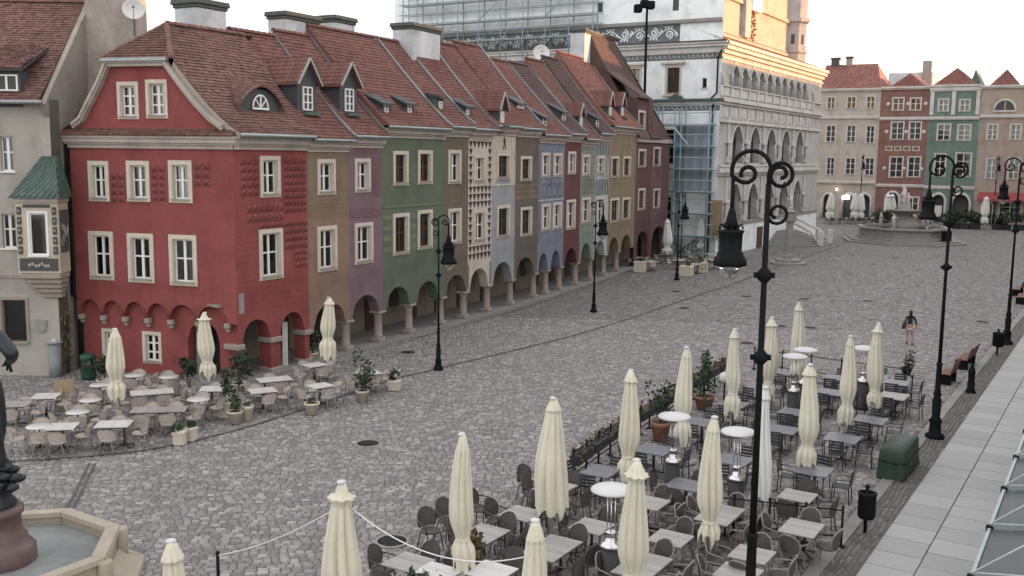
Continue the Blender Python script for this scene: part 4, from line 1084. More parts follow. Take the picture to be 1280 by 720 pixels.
for i in range(12):
    a = .3 + 2.56 * i
    b = MB(); b.box(a, a + 1.85, -.08, -.003, 14.4, 15.15)
    b.build('balustrade_panel', M['th_light'], h)
for i in range(12):
    a = .3 + 2.56 * i; b = MB()
    b.box(a + .1, a + 1.75, -.06, -.003, 12.5, 13.4); b.box(a + .55, a + 1.3, -.1, -.06, 12.65, 13.25); b.box(a - .45, a - .15, -.12, -.003, 12.35, 13.55)
    b.box(a + .45, a + 1.4, -.05, -.003, 17.4, 17.9) if i % 2 else None
    b.build('frieze_panel', M['th_light'], h)
for nm, zs in (('cornice', ((7.3, 7.55, .15), (7.55, 7.75, .35), (7.75, 8.1, .22), (8.1, 8.3, .3))), ('cornice', ((12.05, 12.3, .25),)), ('cornice', ((13.6, 13.85, .2), (13.85, 14.05, .42), (14.05, 14.2, .32))), ('main_cornice', ((17.55, 17.75, .15), (18.05, 18.4, .25), (18.4, 18.75, .55), (18.75, 19.05, .75))), ('parapet_rail', ((15.2, 15.32, .22),))):
    b = MB()
    for z0, z1, o in zs: b.box(-o * .3, L + o * .3, -o, -.003, z0, z1)
    b.build(nm, M['th_light'], h)
b = MB(); b.box(-.1, L + .1, -.12, -.003, 0, 2.75); b.build('base_wall', M['th_white'], h)
b = MB(); b.box(-.15, L + .15, -.2, -.121, 2.62, 2.9); b.build('base_coping', M['stone_grey'], h)
q = at(944, 309); s0 = (Vector((q.x, q.y)) - F.a).dot(F.d)
b = MB(); b.box(s0 - .9, s0 + .9, -.16, -.121, .0, 2.1); b.build('cellar_door', M['dark_wood'], h)
# terrace roof over the loggia, attic, turrets
b = MB(); b.mesh([(-.2, -.6, 19.06), (L + .2, -.6, 19.06), (L, 3.5, 20.6), (0, 3.5, 20.6)], [(0, 1, 2, 3)])
for i in range(40): x = L * (i + .5) / 40; b.beam((x, -.55, 19.1), (x, 3.45, 20.62), .06, .08)
M['th_roof'] = mat('terrace_roof', (.36, .20, .12), .8, .15, 1)
b.build('terrace_roof', M['th_roof'], h)
b = MB(); facade(b, L, 19, 28, [], [], y=3.5); b.face([(0, 3.5, 28), (L, 3.5, 28), (L, 33, 28), (0, 33, 28)]); b.face([(L, 3.5, 19), (L, 33, 19), (L, 33, 28), (L, 3.5, 28)]); b.build('attic_wall', M['th_attic'], h)
b = MB()
for z0, z1, o in ((20.6, 20.9, .25), (21.0, 21.15, .15), (24.3, 24.7, .25)): b.box(.5, L, 3.5 - o, 3.497, z0, z1)
b.build('attic_moulding', M['th_attic'], h)
b = MB(); b.cbox(-.05, 1.2, .7, 3.9, 19.0, 28, .05); b.box(-.2, 1.35, .55, 4.05, 20.75, 21.05); b.build('corner_turret', M['th_white'], h)
def dark_slits(parent, pts, name='slit_window', F_=None):
    b = MB()
    for (x, y, z, w, hh, ax) in pts:
        if ax == 'x': b.box(x - w / 2, x + w / 2, y - .012, y - .004, z, z + hh)
        else: b.box(x - .014, x - .004, y - w / 2, y + w / 2, z, z + hh)
    return b.build(name, M['dark_room'], parent)
b = MB(); tx = 33.6; b.lathe([(1.75, 19), (1.75, 21.0), (1.95, 21.1), (1.95, 21.3), (1.75, 21.4), (1.75, 24.4), (2.1, 24.6), (2.1, 25), (1.8, 25.1), (1.8, 28)], 8, (tx, 3.6, 0), smooth=False); b.build('corner_turret', M['th_attic2'], h)
for ang in (-2.75, -1.96, -1.18):
    b = MB(); cx_, cy_ = tx + 1.62 * math.cos(ang), 3.6 + 1.62 * math.sin(ang); b.obox((cx_, cy_, 22.6), (-math.sin(ang) * .2, math.cos(ang) * .2, 0), (math.cos(ang) * .03, math.sin(ang) * .03, 0), (0, 0, .55)); b.build('slit_window', M['dark_room'], h)
ax = F.loc(931, 25, 3.5)[0]; b = MB(); b.box(ax - 1.2, ax + .5, 3.0, 3.497, 21.1, 28); b.build('attic_pilaster', M['th_attic2'], h)
rx = F.loc(942, 25, 3.3)[0]; b = MB()
for i in range(26):
    t = i / 25; r = .35 + .7 * math.sin(t * 3.0) ; b.lathe([(.02, 0), (.22 + .1 * math.sin(i * 1.3), .1), (.02, .28)], 6, (rx + r * math.sin(i * 2.4) * .9, 3.4, 20.9 + t * 2.9))
b.build('heraldic_relief', M['th_roof'], h)
b = MB(); b.cbox(rx - 1.6, rx + 1.6, 2.9, 3.497, 24.0, 28, .05); b.build('clock_case', M['th_white'], h)
# left face with scaffold
D = 36.0
FS = Fr(F.w(0, D), TA); pl = (Vector((0, D, 0)), FS.rot - F.rot)
X = lambda t: D - t
wl = [(X(5.3), X(3.7), 14.5, 17.1), (X(9.2), X(7.6), 14.5, 17.1), (X(13.2), X(11.6), 14.5, 17.1), (X(1.95), X(1.1), 14.9, 16.1), (X(5.5), X(4.0), 8.2, 11.6), (X(9.8), X(8.2), 8.2, 11.6), (X(5.3), X(4.1), 2.5, 5.5)]
b = MB(); facade(b, D, 0, 28, [inner(r, .2) for r in wl], reveal=.3); b.build('side_wall', [M['th_white'], M['dark_room']], h, *pl)
for r in wl[:3]: window(h, r, pl=pl, t=.2, nz=2, sash='dark_wood', sur='surround')
for r in wl[3:]: window(h, r, pl=pl, t=.2, nx=1, nz=2, sash='dark_wood', sur='th_white', curtain=False)
for r in wl[:3]:
    b = MB(); b.box(r[0] - .35, r[1] + .35, -.3, -.003, r[3] + .12, r[3] + .3); b.box(r[0] - .15, r[1] + .15, -.25, -.003, r[2] - .15, r[2] - .003)
    b.build('window_hood', M['surround'], h, *pl)
for nm, mt, zs in (('string_cornice', 'th_light', ((13.65, 13.85, .2),)), ('green_flashing', 'copper', ((13.86, 14.1, .38),)), ('main_cornice', 'th_light', ((18.1, 18.35, .15), (18.6, 18.85, .45), (18.86, 19.0, .6))), ('cornice_flashing', 'slate', ((19.01, 19.12, .66),)), ('attic_moulding', 'stone_grey', ((20.75, 21.05, .3),))):
    b = MB()
    for z0, z1, o in zs: b.box(0, D + o * (nm != 'attic_moulding'), -o, -.003, z0, z1)
    b.build(nm, M[mt], h, *pl)
b = MB(); b.prism([(X(4.9), 14.105), (X(3.3), 14.105), (X(4.1), 14.6)], -.35, -.003); b.build('small_pediment', M['copper'], h, *pl)
b = MB(); b.box(0, X(4.0), -.03, -.003, 19.2, 20.72); fr = b.build('sgraffito_frieze', M['th_dark'], h, *pl)
b = MB()
xe, ph0, n_ = X(4.3), 0, 0
pts = [(xe - .12 * i, -.05, 19.95 + .38 * math.sin(i * .12 * 2 * math.pi / 2.9)) for i in range(int((xe - 2) / .12))]
b.tube(pts, .06, 4)
k = 0; x0 = xe - .72
while x0 > 2:
    sg = 1 if k % 2 == 0 else -1
    for (r0, off_, tr) in ((.40, 0, 1.5), (.2, .62, .9)):
        sp = []
        for i in range(20):
            t = i / 19; a_ = math.pi * .5 * -sg + sg * t * tr * 2 * math.pi; r = r0 * (1 - .8 * t)
            sp.append((x0 + off_ + r * math.cos(a_), -.05, 19.93 - sg * .12 + r * math.sin(a_)))
        b.tube(sp, .075, 4)
    for q in range(3): b.tube([(x0 + .3 * q - .4, -.05, 19.95 + sg * .45), (x0 + .3 * q - .25, -.05, 19.95 + sg * .62)], [.1, .03], 4)
    x0 -= 1.45; k += 1
b.build('scroll_ornament', M['th_white'], h, *pl)
b = MB(); b.box(0, D, -.02, -.003, 13.05, 13.5); b.box(0, D, -.025, -.003, 17.55, 18.05); b.build('lower_frieze', M['th_dark'], h, *pl)
b = MB()
for i in range(60):
    x = D - .3 - i * .45
    b.tube([(x, -.04, 17.65), (x - .15, -.04, 17.95), (x - .3, -.04, 17.7)], .035, 4)
    b.tube([(x, -.04, 13.12), (x - .15, -.04, 13.42), (x - .3, -.04, 13.15)], .035, 4)
b.build('frieze_ornament', M['th_white'], h, *pl)
sl = [(4.48, 22.3), (2.86, 21.3), (1.82, 21.2), (1.67, 19.5), (12, 22.6)]
b = MB()
for t, z in sl: b.box(X(t) - .28, X(t) + .28, -.012, -.004, z - .4, z + .55)
o_ = b.build('slit_window', M['dark_room'], h, *pl)
b = MB(); b.tube([(D + .02, -.2, 18.3), (D - .3, -.2, 17.6), (D - .3, -.2, 14.6), (D - .8, -.2, 14.1)], .08, 6); b.tube([(D - .6, -.2, 13.6), (D - .6, -.2, 0)], .09, 6); b.build('downpipe', M['iron'], h, *pl)
# scaffold, a thing of its own
sc = thing('scaffolding', 'tubular steel scaffolding standing against the white side of the town hall', 'scaffolding', F.w(0, D), FS.rot)
def spole(p, q, r=.06, nm='pole', mt='metal_grey'):
    b = MB(); b.tube([p, q], r, 6); b.build(nm, M[mt], sc)
M['blue_tube'] = mat('blue_grey_tube', (.20, .30, .36), .45, .15, 3, metal=.3)
for t in (12.0, 14.5, 17, 19.5, 22, 24.5, 27, 29.5, 32, 33.8):
    for y in (-.45, -1.45): spole((X(t), y, 14), (X(t), y, 26.2), .055, mt='blue_tube')
for z in (20.1, 22.0, 24.0, 25.8):
    for y in (-.5, -1.5):
        for dz in (0, 1.0): spole((X(34.3), y, z + dz), (X(11.4 if z < 23 else 14.2), y, z + dz), .05, 'rail')
    for i in range(9):
        x0 = X(34) + i * 2.45
        b = MB(); b.box(x0, x0 + 2.4, -1.4, -.5, z - .12, z - .06); b.build('deck', M['metal_grey'], sc)
for i, (t, z) in enumerate(((29.5, 20.1), (22, 20.1), (17, 22), (24.5, 22))): spole((X(t), -1.5, z), (X(t - 2.5), -1.5, z + 1.9), .045, 'brace')
for t in (.4, 3.0, 3.6, 5.2, 5.9):
    for y in (-.5, -1.5): spole((X(t), y, 0), (X(t), y, 13.2), .06, mt='blue_tube')
for z in (2.0, 4.0, 5.9, 7.9, 9.9, 11.8):
    for y in (-1.5,):
        for dz in (0, 1.0): spole((X(8.0), y, z + dz), (X(-.2), y, z + dz), .05, 'rail')
    for i in range(3):
        b = MB(); b.box(X(7.9) + i * 2.7, X(7.9) + i * 2.7 + 2.65, -1.45, -.5, z - .16, z - .08); b.build('deck', M['blue_tube'], sc)
spole((X(3.6), -1.56, 11.5), (X(2.2), -1.56, 9.9), .06, 'brace', 'pole_white')
b = MB()
nx_ = 12
for i in range(nx_):
    x0 = X(4.0) + 3.6 * i / nx_; x1 = X(4.0) + 3.6 * (i + 1) / nx_; f0, f1 = -.3 + .06 * math.sin(i * 1.9), -.3 + .06 * math.sin((i + 1) * 1.9)
    b.mesh([(x0, f0, 5.9), (x1, f1, 5.9), (x1, f1, 11.7), (x0, f0, 11.7), (x0, f0 + .03, 5.9), (x1, f1 + .03, 5.9), (x1, f1 + .03, 11.7), (x0, f0 + .03, 11.7)], [(0, 1, 2, 3), (7, 6, 5, 4)])
b.build('net', M['net'], sc)
b = MB(); b.box(X(.05), X(-1.0), -1.3, -1.26, 2.0, 5.2); b.build('orange_board', M['yellow_board'], sc)
# floodlight mast
mt_ = F.w(-3.0, F.loc(808, 60, 7)[0] * 0 + 6.0); s_ = at(808, 345); p = F.w(-2.6, 6.8)
dv = ray(808, 40); k = p.y / dv[1]; p.x = dv[0] * k; zt = CAM_H + dv[2] * k + 2.2
t = thing('floodlight_mast', 'tall thin dark mast topped by floodlights in front of the white wall', 'mast', p)
b = MB(); b.tube([(0, 0, 0), (0, 0, zt * .5), (0, 0, zt)], [.17, .14, .10], 8); b.build('pole', M['iron'], t)
for k, (dx, dz) in enumerate(((-.75, -.2), (.35, .1), (-.2, .2))):
    b = MB(); b.cbox(dx - .42, dx + .3, -.5, .3, zt + dz - .35, zt + dz + .35, .1); b.build('floodlight', M['iron'], t)
# stairs before the loggia
q = at(979, 303); s1 = (Vector((q.x, q.y)) - F.a).dot(F.d)
t = thing('loggia_stairs', 'fan of stone steps leading up to the town hall loggia', 'stairs', F.w(s1, -.15), F.rot)
for i in range(8):
    r = 5.2 - i * .48; b = MB(); b.lathe([(.05, i * .17), (r, i * .17), (r, i * .17 + .165), (.05, i * .17 + .17)], 20, a0=math.pi, a1=2 * math.pi, smooth=False); b.build('step', M['stone_grey'], t)
for sx in (-1, 1):
    b = MB(); b.tube([(sx * 2.0, -4.6, .0), (sx * 1.7, -3.6, 1.4), (sx * 1.6, -1.4, 2.4), (sx * 1.6, -.2, 2.6)], .16, 6); b.cbox(sx * 2.0 - .25, sx * 2.0 + .25, -4.9, -4.4, 0, 1.5, .04); b.build('balustrade', M['th_light'], t)

# ------------------------------------------------------------------ houses on the far side
M['e1'] = stucco('pale_grey_beige', (.36, .335, .285), .08, .12)
M['e2'] = stucco('brick_red_far', (.20, .092, .078), .1, .1)
M['e3'] = stucco('sea_green_far', (.115, .18, .152), .1, .1)
M['e4'] = stucco('buff_far', (.31, .245, .20), .1, .1)
M['e_trim'] = stucco('far_white_trim', (.47, .455, .43), .05, .06)
M['awning_red'] = mat('red_awning', (.26, .055, .055), .8, .1)
EF = Fr((47.64, 152.5), (66.5, 141.67))
lit = emit_mat('lit_window', (1.0, .78, .45), 1.2)
lit2 = emit_mat('lit_sign', (1.0, .95, .85), 1.6)
def far_house(name, label, x0, x1, mt, eave, wins, doors, strings, roof, trim='e_trim', tile='tile_red', parapet=None, wt=.16):
    h = thing(name, label, 'house', EF.w(x0, 0), EF.rot, 'tall houses on the far side of the square')
    L = x1 - x0
    ws = [(a - x0, b_ - x0, c, d) for a, c, b_, d in wins]
    ds = [(a - x0, b_ - x0, c, d) for a, b_, c, d in doors]
    b = MB(); facade(b, L, 0, eave, [inner(r, wt) for r in ws], [(a, c, 0, sp, ap, False) for a, c, sp, ap in ds], depth=.4)
    b.face([(0, 0, 0), (0, 12, 0), (0, 12, eave), (0, 0, eave)]); b.face([(L, 0, 0), (L, 0, eave), (L, 12, eave), (L, 12, 0)]); b.face([(0, 12, 0), (L, 12, 0), (L, 12, eave), (0, 12, eave)])
    b.box(.1, L - .1, .9, .95, 0, 5, 1)
    b.build('wall', [M[mt], M['dark_room']], h)
    for r in ws: window(h, r, t=wt, nx=2, nz=2 if r[3] - r[2] < 2.3 else 3, sur=trim, curtain=random.random() < .5, proud=.06)
    for z, o in strings:
        b = MB(); b.box(0, L, -o, -.003, z - .15, z + .15); b.box(0, L, -o * .6, -.003, z - .32, z - .15); b.build('string_course', M[trim], h)
    b = MB(); b.box(-.02, L + .02, -.25, -.003, eave - .35, eave - .15); b.box(-.02, L + .02, -.45, .05, eave - .15, eave + .1); b.build('cornice', M[trim], h)
    b = MB()
    for a, c, sp, ap in ds:
        cx, r = (a + c) / 2, (c - a) / 2
        b.tube([(a - .1, -.05, 0), (a - .1, -.05, sp)] + [(cx - (r + .1) * math.cos(math.pi * i / 10), -.05, sp + (ap - sp + .1) * math.sin(math.pi * i / 10)) for i in range(1, 10)] + [(c + .1, -.05, sp), (c + .1, -.05, 0)], .2, 6)
    b.build('door_surround', M[trim], h)
    if roof[0] == 'ridge':
        z = roof[1]; rv = [(-.2, -.4, eave + .1), (L + .1, -.4, eave + .1), (L - roof[2], 5, z), (0.0, 5, z), (-.2, 12, eave), (L + .1, 12, eave)]
        b = MB(); b.mesh(rv, [(0, 1, 2, 3), (1, 5, 2), (3, 2, 5, 4), (0, 3, 4)]); ro = b.build('roof', M[tile], h)
        t = MB(); PRf = Prof([(-.45, eave + .1), (5, z)]); tiles(t, PRf, lambda s, a, zz: (s, a, zz), lambda a, zz: 0, lambda a, zz: L - roof[2] * (a + .4) / 5.4, .5, .4, True); stuff(t.build('roof_tiles', M[tile], ro))
    else:
        xc, z, hw = roof[1] - x0, roof[2], roof[3]
        rv = [(xc - hw, -.1, eave + .1), (xc + hw, -.1, eave + .1), (xc, 2.0, z), (xc - hw, 12, eave + .1), (xc + hw, 12, eave + .1), (xc, 10, z)]
        b = MB(); b.mesh(rv, [(0, 1, 2), (1, 4, 5, 2), (4, 3, 5), (3, 0, 2, 5)]); b.box(0, L, .05, 12, eave + .0, eave + .08); ro = b.build('roof', M[tile], h)
        t = MB()
        for j in range(8):
            f0, f1 = j / 8, (j + 1.1) / 8
            A, B_, P = map(Vector, rv[:3]); a, c = A.lerp(P, f0), B_.lerp(P, f0); a1, c1 = A.lerp(P, min(1, f1)), B_.lerp(P, min(1, f1)); k = max(1, int((c - a).length / .4))
            for i in range(k): t.mesh([a.lerp(c, i / k) + Vector((0, -.05, .08)), a.lerp(c, (i + .95) / k) + Vector((0, -.05, .08)), a1.lerp(c1, (i + .95) / k), a1.lerp(c1, i / k)], [(0, 1, 2, 3)])
        stuff(t.build('roof_tiles', M[tile], ro))
    return h
h1 = far_house('pale_beige_house', 'tall pale beige house next to the town hall with a steep red roof', -2.2, 7.0, 'e1', 19.2,
    [(-.8, 16.2, .6, 18.2), (2.1, 16.2, 3.6, 18.2), (4.9, 16.2, 6.3, 18.2), (-.7, 11.3, .9, 14.0), (2.3, 11.3, 3.8, 14.0), (5.1, 11.2, 6.5, 13.9), (-.4, 6.4, 1.0, 9.2), (2.4, 6.5, 4.0, 9.2), (5.2, 6.4, 6.7, 9.2)],
    [(-.5, 1.0, 2.6, 3.6), (2.4, 4.2, 2.8, 3.7), (4.7, 6.4, 2.8, 3.7)], [(15.1, .3), (5.5, .35)], ('ridge', 23.2, 1.6))
b = MB(); b.box(4.55, 5.6, -.3, -.1, 2.9, 3.4); b.build('lit_sign', lit2, h1)
b = MB(); b.lathe([(.02, -.15), (.2, 0), (.02, .2)], 8, (4.0 - .3, -.4, 4.3)); b.build('wall_lamp', lit, h1)
chimney(h1, .8, 2.0, 4.5, 5.5, 21, 24.3, 'slate'); chimney(h1, 3.0, 3.9, 4.6, 5.4, 21, 24.4, 'stone_grey')
h2 = far_house('brick_red_house', 'tall brick red house with white windows between the beige and the green house', 7.0, 13.7, 'e2', 19.3,
    [(8.6, 15.9, 10.3, 17.9), (11.0, 15.9, 12.7, 17.8), (8.6, 11.7, 10.5, 14.4), (11.1, 11.7, 12.9, 14.4), (8.7, 6.2, 10.7, 9.4), (11.2, 6.3, 13.1, 9.4), (11.4, 1.4, 13.2, 3.6)],
    [(8.6, 10.4, 3.0, 4.1)], [(14.9, .25), (5.2, .25)], ('peak', 10.6, 21.4, 2.4))
band_pattern(h2, 'white_ornament', 'e_trim', .9, 5.9, 10.1, 10.9, 1.2, 'frame', -.04)
for z in (12.9, 16.9, 7.6):
    b = MB()
    for x in (1.1, 3.8, 6.2): b.lathe([(.04, -.01), (.28, .0), (.28, .05), (.04, .06)], 8, (0, 0, 0)); b.v[-32:] = [(x + p[0], -p[2] - .01, z + p[1]) for p in b.v[-32:]]
    b.build('medallion', M['e_trim'], h2)
h3 = far_house('sea_green_house', 'tall sea green house with white pilasters and a double peaked roof', 13.7, 20.4, 'e3', 19.4,
    [(14.8, 15.7, 16.3, 17.6), (17.6, 15.7, 19.1, 17.5), (14.9, 11.6, 16.8, 14.1), (17.6, 11.6, 19.5, 14.0), (14.8, 6.5, 16.5, 9.9), (17.6, 6.5, 19.8, 10.0)],
    [(14.9, 16.6, 3.0, 4.0), (17.6, 19.9, 2.6, 4.1)], [(14.9, .35), (5.1, .2), (18.9, .3)], ('peak', 16.9, 22.0, 2.8))
for x in (.1, 2.95, 6.1): b = MB(); b.box(x, x + .5, -.14, -.003, 15.3, 18.6); b.build('pilaster', M['e_trim'], h3)
b = MB(); b.mesh([(5.0, 1.2, 19.5), (6.5, 1.2, 19.5), (5.6, 1.6, 21.7), (5.0, 9, 19.5), (6.5, 9, 19.5), (5.6, 8, 21.7)], [(0, 1, 2), (1, 4, 5, 2), (3, 0, 2, 5)]); b.build('side_roof', M['copper'], h3)
b = MB(); b.box(1.6, 2.6, -.1, -.02, .8, 2.4); b.build('notice', M['e_trim'], h3)
h4 = far_house('buff_house', 'tall buff house with a half round window under the eaves at the right edge', 20.4, 27.6, 'e4', 19.2,
    [(21.4, 11.7, 22.9, 14.0), (24.3, 11.7, 25.8, 14.0), (21.6, 6.3, 23.2, 9.3), (24.4, 6.3, 26.0, 9.4), (23.6, .9, 26.6, 3.4)],
    [(21.6, 22.9, 2.4, 3.2)], [(15.1, .35)], ('peak', 23.3, 21.6, 1.9))
b = MB(); N = 14; c = 3.1
b.prism([(c + 1.25 * math.cos(math.pi * i / N), 15.9 + 1.35 * math.sin(math.pi * i / N)) for i in range(N + 1)], -.05, -.004); b.build('lunette', M['dark_room'], h4)
b = MB(); b.tube([(c + 1.35 * math.cos(math.pi * i / N), -.06, 15.85 + 1.45 * math.sin(math.pi * i / N)) for i in range(N + 1)], .16, 6); b.box(c - 1.5, c + 1.5, -.15, -.003, 15.65, 15.85); b.box(c - .05, c + .05, -.1, -.05, 15.85, 17.2); b.build('lunette_frame', M['e_trim'], h4)
b = MB(); b.mesh([(.6, -.01, 4.5), (7.1, -.01, 4.5), (7.1, -2.2, 3.6), (.6, -2.2, 3.6), (.6, -.01, 4.42), (7.1, -.01, 4.42), (7.1, -2.2, 3.3), (.6, -2.2, 3.3)], [(0, 3, 2, 1), (4, 5, 6, 7), (3, 7, 6, 2), (0, 4, 7, 3), (1, 2, 6, 5)]); b.build('awning', M['awning_red'], h4)
hb = thing('pale_back_building', 'pale flat roofed building rising behind the beige and brick red houses', 'house', EF.w(5.5, 14), EF.rot)
b = MB(); b.cbox(0, 6.5, 0, 8, 0, 22.5, .1); b.build('wall', M['chimney_white'], hb); b = MB(); b.cbox(5.0, 6.3, -.3, .9, 20, 24.2, .08); b.build('chimney', M['chimney_tan'], hb)
# houses of the camera's side of the square; they keep the low sun off everything but the roofs
Q0 = Vector((16.5, 19.0)); qd = Vector((.52, .854)).normalized()
x = 0
for i, (wd, hh) in enumerate(((13, 20.2), (11, 20.8), (14, 20.4), (12, 21.0), (13, 20.4), (12, 20.8), (14, 20.6), (12, 20.6), (14, 20.7), (12, 20.7), (14, 20.8), (13, 20.6), (14, 20.8), (12, 20.6))):
    a = Q0 + qd * x; FQ = Fr(a, a + qd * wd); x += wd
    hh += 1.0 if i < 6 else 2.2
    hq = thing('town_house', 'tall plain house of the near side row, the %s from the camera' % (ORD + ['eleventh', 'twelfth', 'thirteenth', 'fourteenth'])[i], 'house', (a.x, a.y, 0), FQ.rot - math.pi, 'houses along the near side of the square')
    hq.location = (FQ.w(wd, 0).x, FQ.w(wd, 0).y, 0)
    b = MB(); b.box(0, wd - .02, 0, 11, 0, hh - 2.5); b.build('wall', M[['e1', 'e4', 'w_beige', 'w_gold'][i % 4]], hq)
    b = MB(); b.prism([(0, 0), (1, 0), (1, 1), (0, 1)], 0, .01); b = MB()
    b.mesh([(0, -.3, hh - 2.5), (wd - .02, -.3, hh - 2.5), (wd - .02, 4.5, hh), (0, 4.5, hh), (0, 11.3, hh - 2.5), (wd - .02, 11.3, hh - 2.5)], [(0, 1, 2, 3), (3, 2, 5, 4), (0, 3, 4), (1, 5, 2)]); b.build('roof', M['tile_pan'], hq)
# ------------------------------------------------------------------ ground
import numpy as np
rng = np.random.default_rng(5)
b = MB(); b.face([(-400, -60, -.03), (500, -60, -.03), (500, 900, -.03), (-400, 900, -.03)])
square = struct(b.build('square_paving', M['ground']))
e_ = Vector((.53, .848)); r_ = Vector((.848, -.53))          # along / across the near side pavement
U = np.array([math.sin(R(26.2)), math.cos(R(26.2))]); V = np.array([U[1], -U[0]])
def proj(P):
    x, y, z = P[:, 0], P[:, 1], -CAM_H
    dep = y * math.cos(PITCH) - z * math.sin(PITCH); upv = y * math.sin(PITCH) + z * math.cos(PITCH)
    dep = np.maximum(dep, .1)
    xr, yr = x / dep * FPX, upv / dep * FPX
    c, s = math.cos(ROLL), math.sin(ROLL)
    return 640 + xr * c + yr * s, 360 - (-xr * s + yr * c)
def setts(p0, p1, q0, q1, dp, dq, U, V, keep):
    """rows of stones of uneven length; returns centre, half length, half width arrays"""
    qs = np.arange(q0, q1, dq); C = []; A = []
    for q in qs:
        ln = rng.uniform(.75, 1.3, int((p1 - p0) / dp) + 20) * dp
        ed = p0 + np.concatenate([[0], np.cumsum(ln)]) + rng.uniform(0, dp)
        m = (ed[:-1] + ed[1:]) / 2 
        wob = .05 * np.sin(m * .9 + q * .4) + .03 * np.sin(m * 2.3 + q)
        P = np.outer(m, U) + np.outer(q + wob, V)
        C.append(P); A.append(np.diff(ed) / 2)
    C = np.concatenate(C); A = np.concatenate(A)
    k = keep(C)
    return C[k], A[k]
def sett_mesh(name, C, A, hw, U, V, mt, near=True, z=0.0, gap=.012):
    n = len(C); u = np.array(U); v = np.array(V)
    a = (A - gap)[:, None]; w = (hw - gap) * (1 + rng.uniform(-.08, .06, n))[:, None]
    tilt = rng.normal(0, .004, (n, 4)); zz = z + rng.uniform(-.008, .008, n)
    sg = [(-1, -1), (1, -1), (1, 1), (-1, 1)]
    if near:
        co = np.zeros((n, 8, 3)); ch = .018
        for i, (sa, sb) in enumerate(sg):
            co[:, i, :2] = C + a * sa * u + w * sb * v; co[:, i, 2] = z - .03
            jit = rng.normal(0, .006, (n, 2))
            co[:, 4 + i, :2] = C + (a - ch) * sa * u + (w - ch) * sb * v + jit; co[:, 4 + i, 2] = zz + tilt[:, i]
        fl = np.array([[4, 5, 6, 7], [0, 1, 5, 4], [1, 2, 6, 5], [2, 3, 7, 6], [3, 0, 4, 7]]); k = 8
    else:
        co = np.zeros((n, 4, 3))
        for i, (sa, sb) in enumerate(sg): co[:, i, :2] = C + a * sa * u + w * sb * v; co[:, i, 2] = zz + tilt[:, i]
        fl = np.array([[0, 1, 2, 3]]); k = 4
    F_ = (np.arange(n)[:, None, None] * k + fl[None]).reshape(-1)
    me = bpy.data.meshes.new(name); nf = n * len(fl)
    me.vertices.add(n * k); me.vertices.foreach_set('co', co.reshape(-1))
    me.loops.add(nf * 4); me.loops.foreach_set('vertex_index', F_.astype(np.int32))
    me.polygons.add(nf); me.polygons.foreach_set('loop_start', np.arange(0, nf * 4, 4, dtype=np.int32))
    me.update(calc_edges=True); me.materials.append(M[mt]); return me
def off(C): return C[:, 0] * r_.x + C[:, 1] * r_.y
def inview(C, m=130):
    X, Y = proj(C); return (X > -m) & (X < 1280 + m) & (Y < 720 + m) & (C[:, 1] > 12)
def keep_sq(C): return inview(C) & (off(C) < -5.62) & ((C - np.array([-10.45, 19.53])) ** 2).sum(1).__gt__(2.5 ** 2)
SU = np.array([math.cos(R(6)), math.sin(R(6))]); SV = np.array([-SU[1], SU[0]])
C, A = setts(-75, 110, 8, 155, .215, .155, SU, SV, keep_sq)
d = np.hypot(C[:, 0], C[:, 1])
X, Y = proj(C); vis = (X > 5) & (X < 1275) & (Y < 716)
dn = np.where(vis & (X < 560), d, 1e9); idx = np.argsort(dn)[:300]
single = np.zeros(len(C), bool); single[idx] = True
nr = (d < 55) & ~single
stuff(ob('near_setts', sett_mesh('near_setts', C[nr], A[nr], .0775, SU, SV, 'sett'), square))
fr = (d >= 55) & ~single
stuff(ob('far_setts', sett_mesh('far_setts', C[fr], A[fr], .0775, SU, SV, 'sett', False), square))
for i in idx:
    me = sett_mesh('sett', np.zeros((1, 2)), A[i:i + 1], .0775, SU, SV, 'sett_one')
    ob('sett', me, square, (C[i, 0], C[i, 1], 0))
# pavement of the near side: big slabs, granite kerb, dark setts between
b = MB()
def oa(o, a, z=0): p = r_ * o + e_ * a; return (p.x, p.y, z)
b.face([oa(-5.6, 5, -.012), oa(3, 5, -.012), oa(3, 180, -.012), oa(-5.6, 180, -.012)])
pav = struct(b.build('pavement', M['ground']))
sv = []
for col in range(2):
    o0, o1 = ((-4.57, -3.53), (-3.51, -2.45))[col]
    a = 17.0 + .3 * col
    while a < 75:
        ln = random.choice((.88, .95, 1.0, .92))
        bb = MB(); bb.cbox(0, ln - .028, 0, o1 - o0, -.05, 0, .008)
        p = r_ * o1 + e_ * a
        bb.build('slab', M['slab_one'], pav, (p.x, p.y, .035 + random.uniform(-.003, .003)), math.atan2(e_.y, e_.x) + random.uniform(-.002, .002))
        a += ln
bb = MB()
a = 17
while a < 120:
    ln = random.uniform(.8, 1.1)
    bb.obox(r_.to_3d() * -5.41 + e_.to_3d() * (a + ln / 2) + Vector((0, 0, -.02)), e_.to_3d() * (ln / 2 - .008), r_.to_3d() * .16, (0, 0, .04)); a += ln
stuff(bb.build('kerb_stones', M['kerb'], pav))
Ue, Ve = np.array([e_.x, e_.y]), np.array([r_.x, r_.y])
C2, A2 = setts(14, 100, -5.17, -4.6, .19, .125, Ue, Ve, lambda C: inview(C))
stuff(ob('dark_setts', sett_mesh('dark_setts', C2, A2, .0625, Ue, Ve, 'sett_dark', z=.012), pav))
C2, A2 = setts(75, 130, -4.5, -1, .3, .2, Ue, Ve, lambda C: inview(C))
stuff(ob('far_pavement_setts', sett_mesh('far_pavement_setts', C2, A2, .1, Ue, Ve, 'sett_dark', False, z=.012), pav))
C2, A2 = setts(14, 60, -2.4, 3, .24, .2, Ue, Ve, lambda C: inview(C))
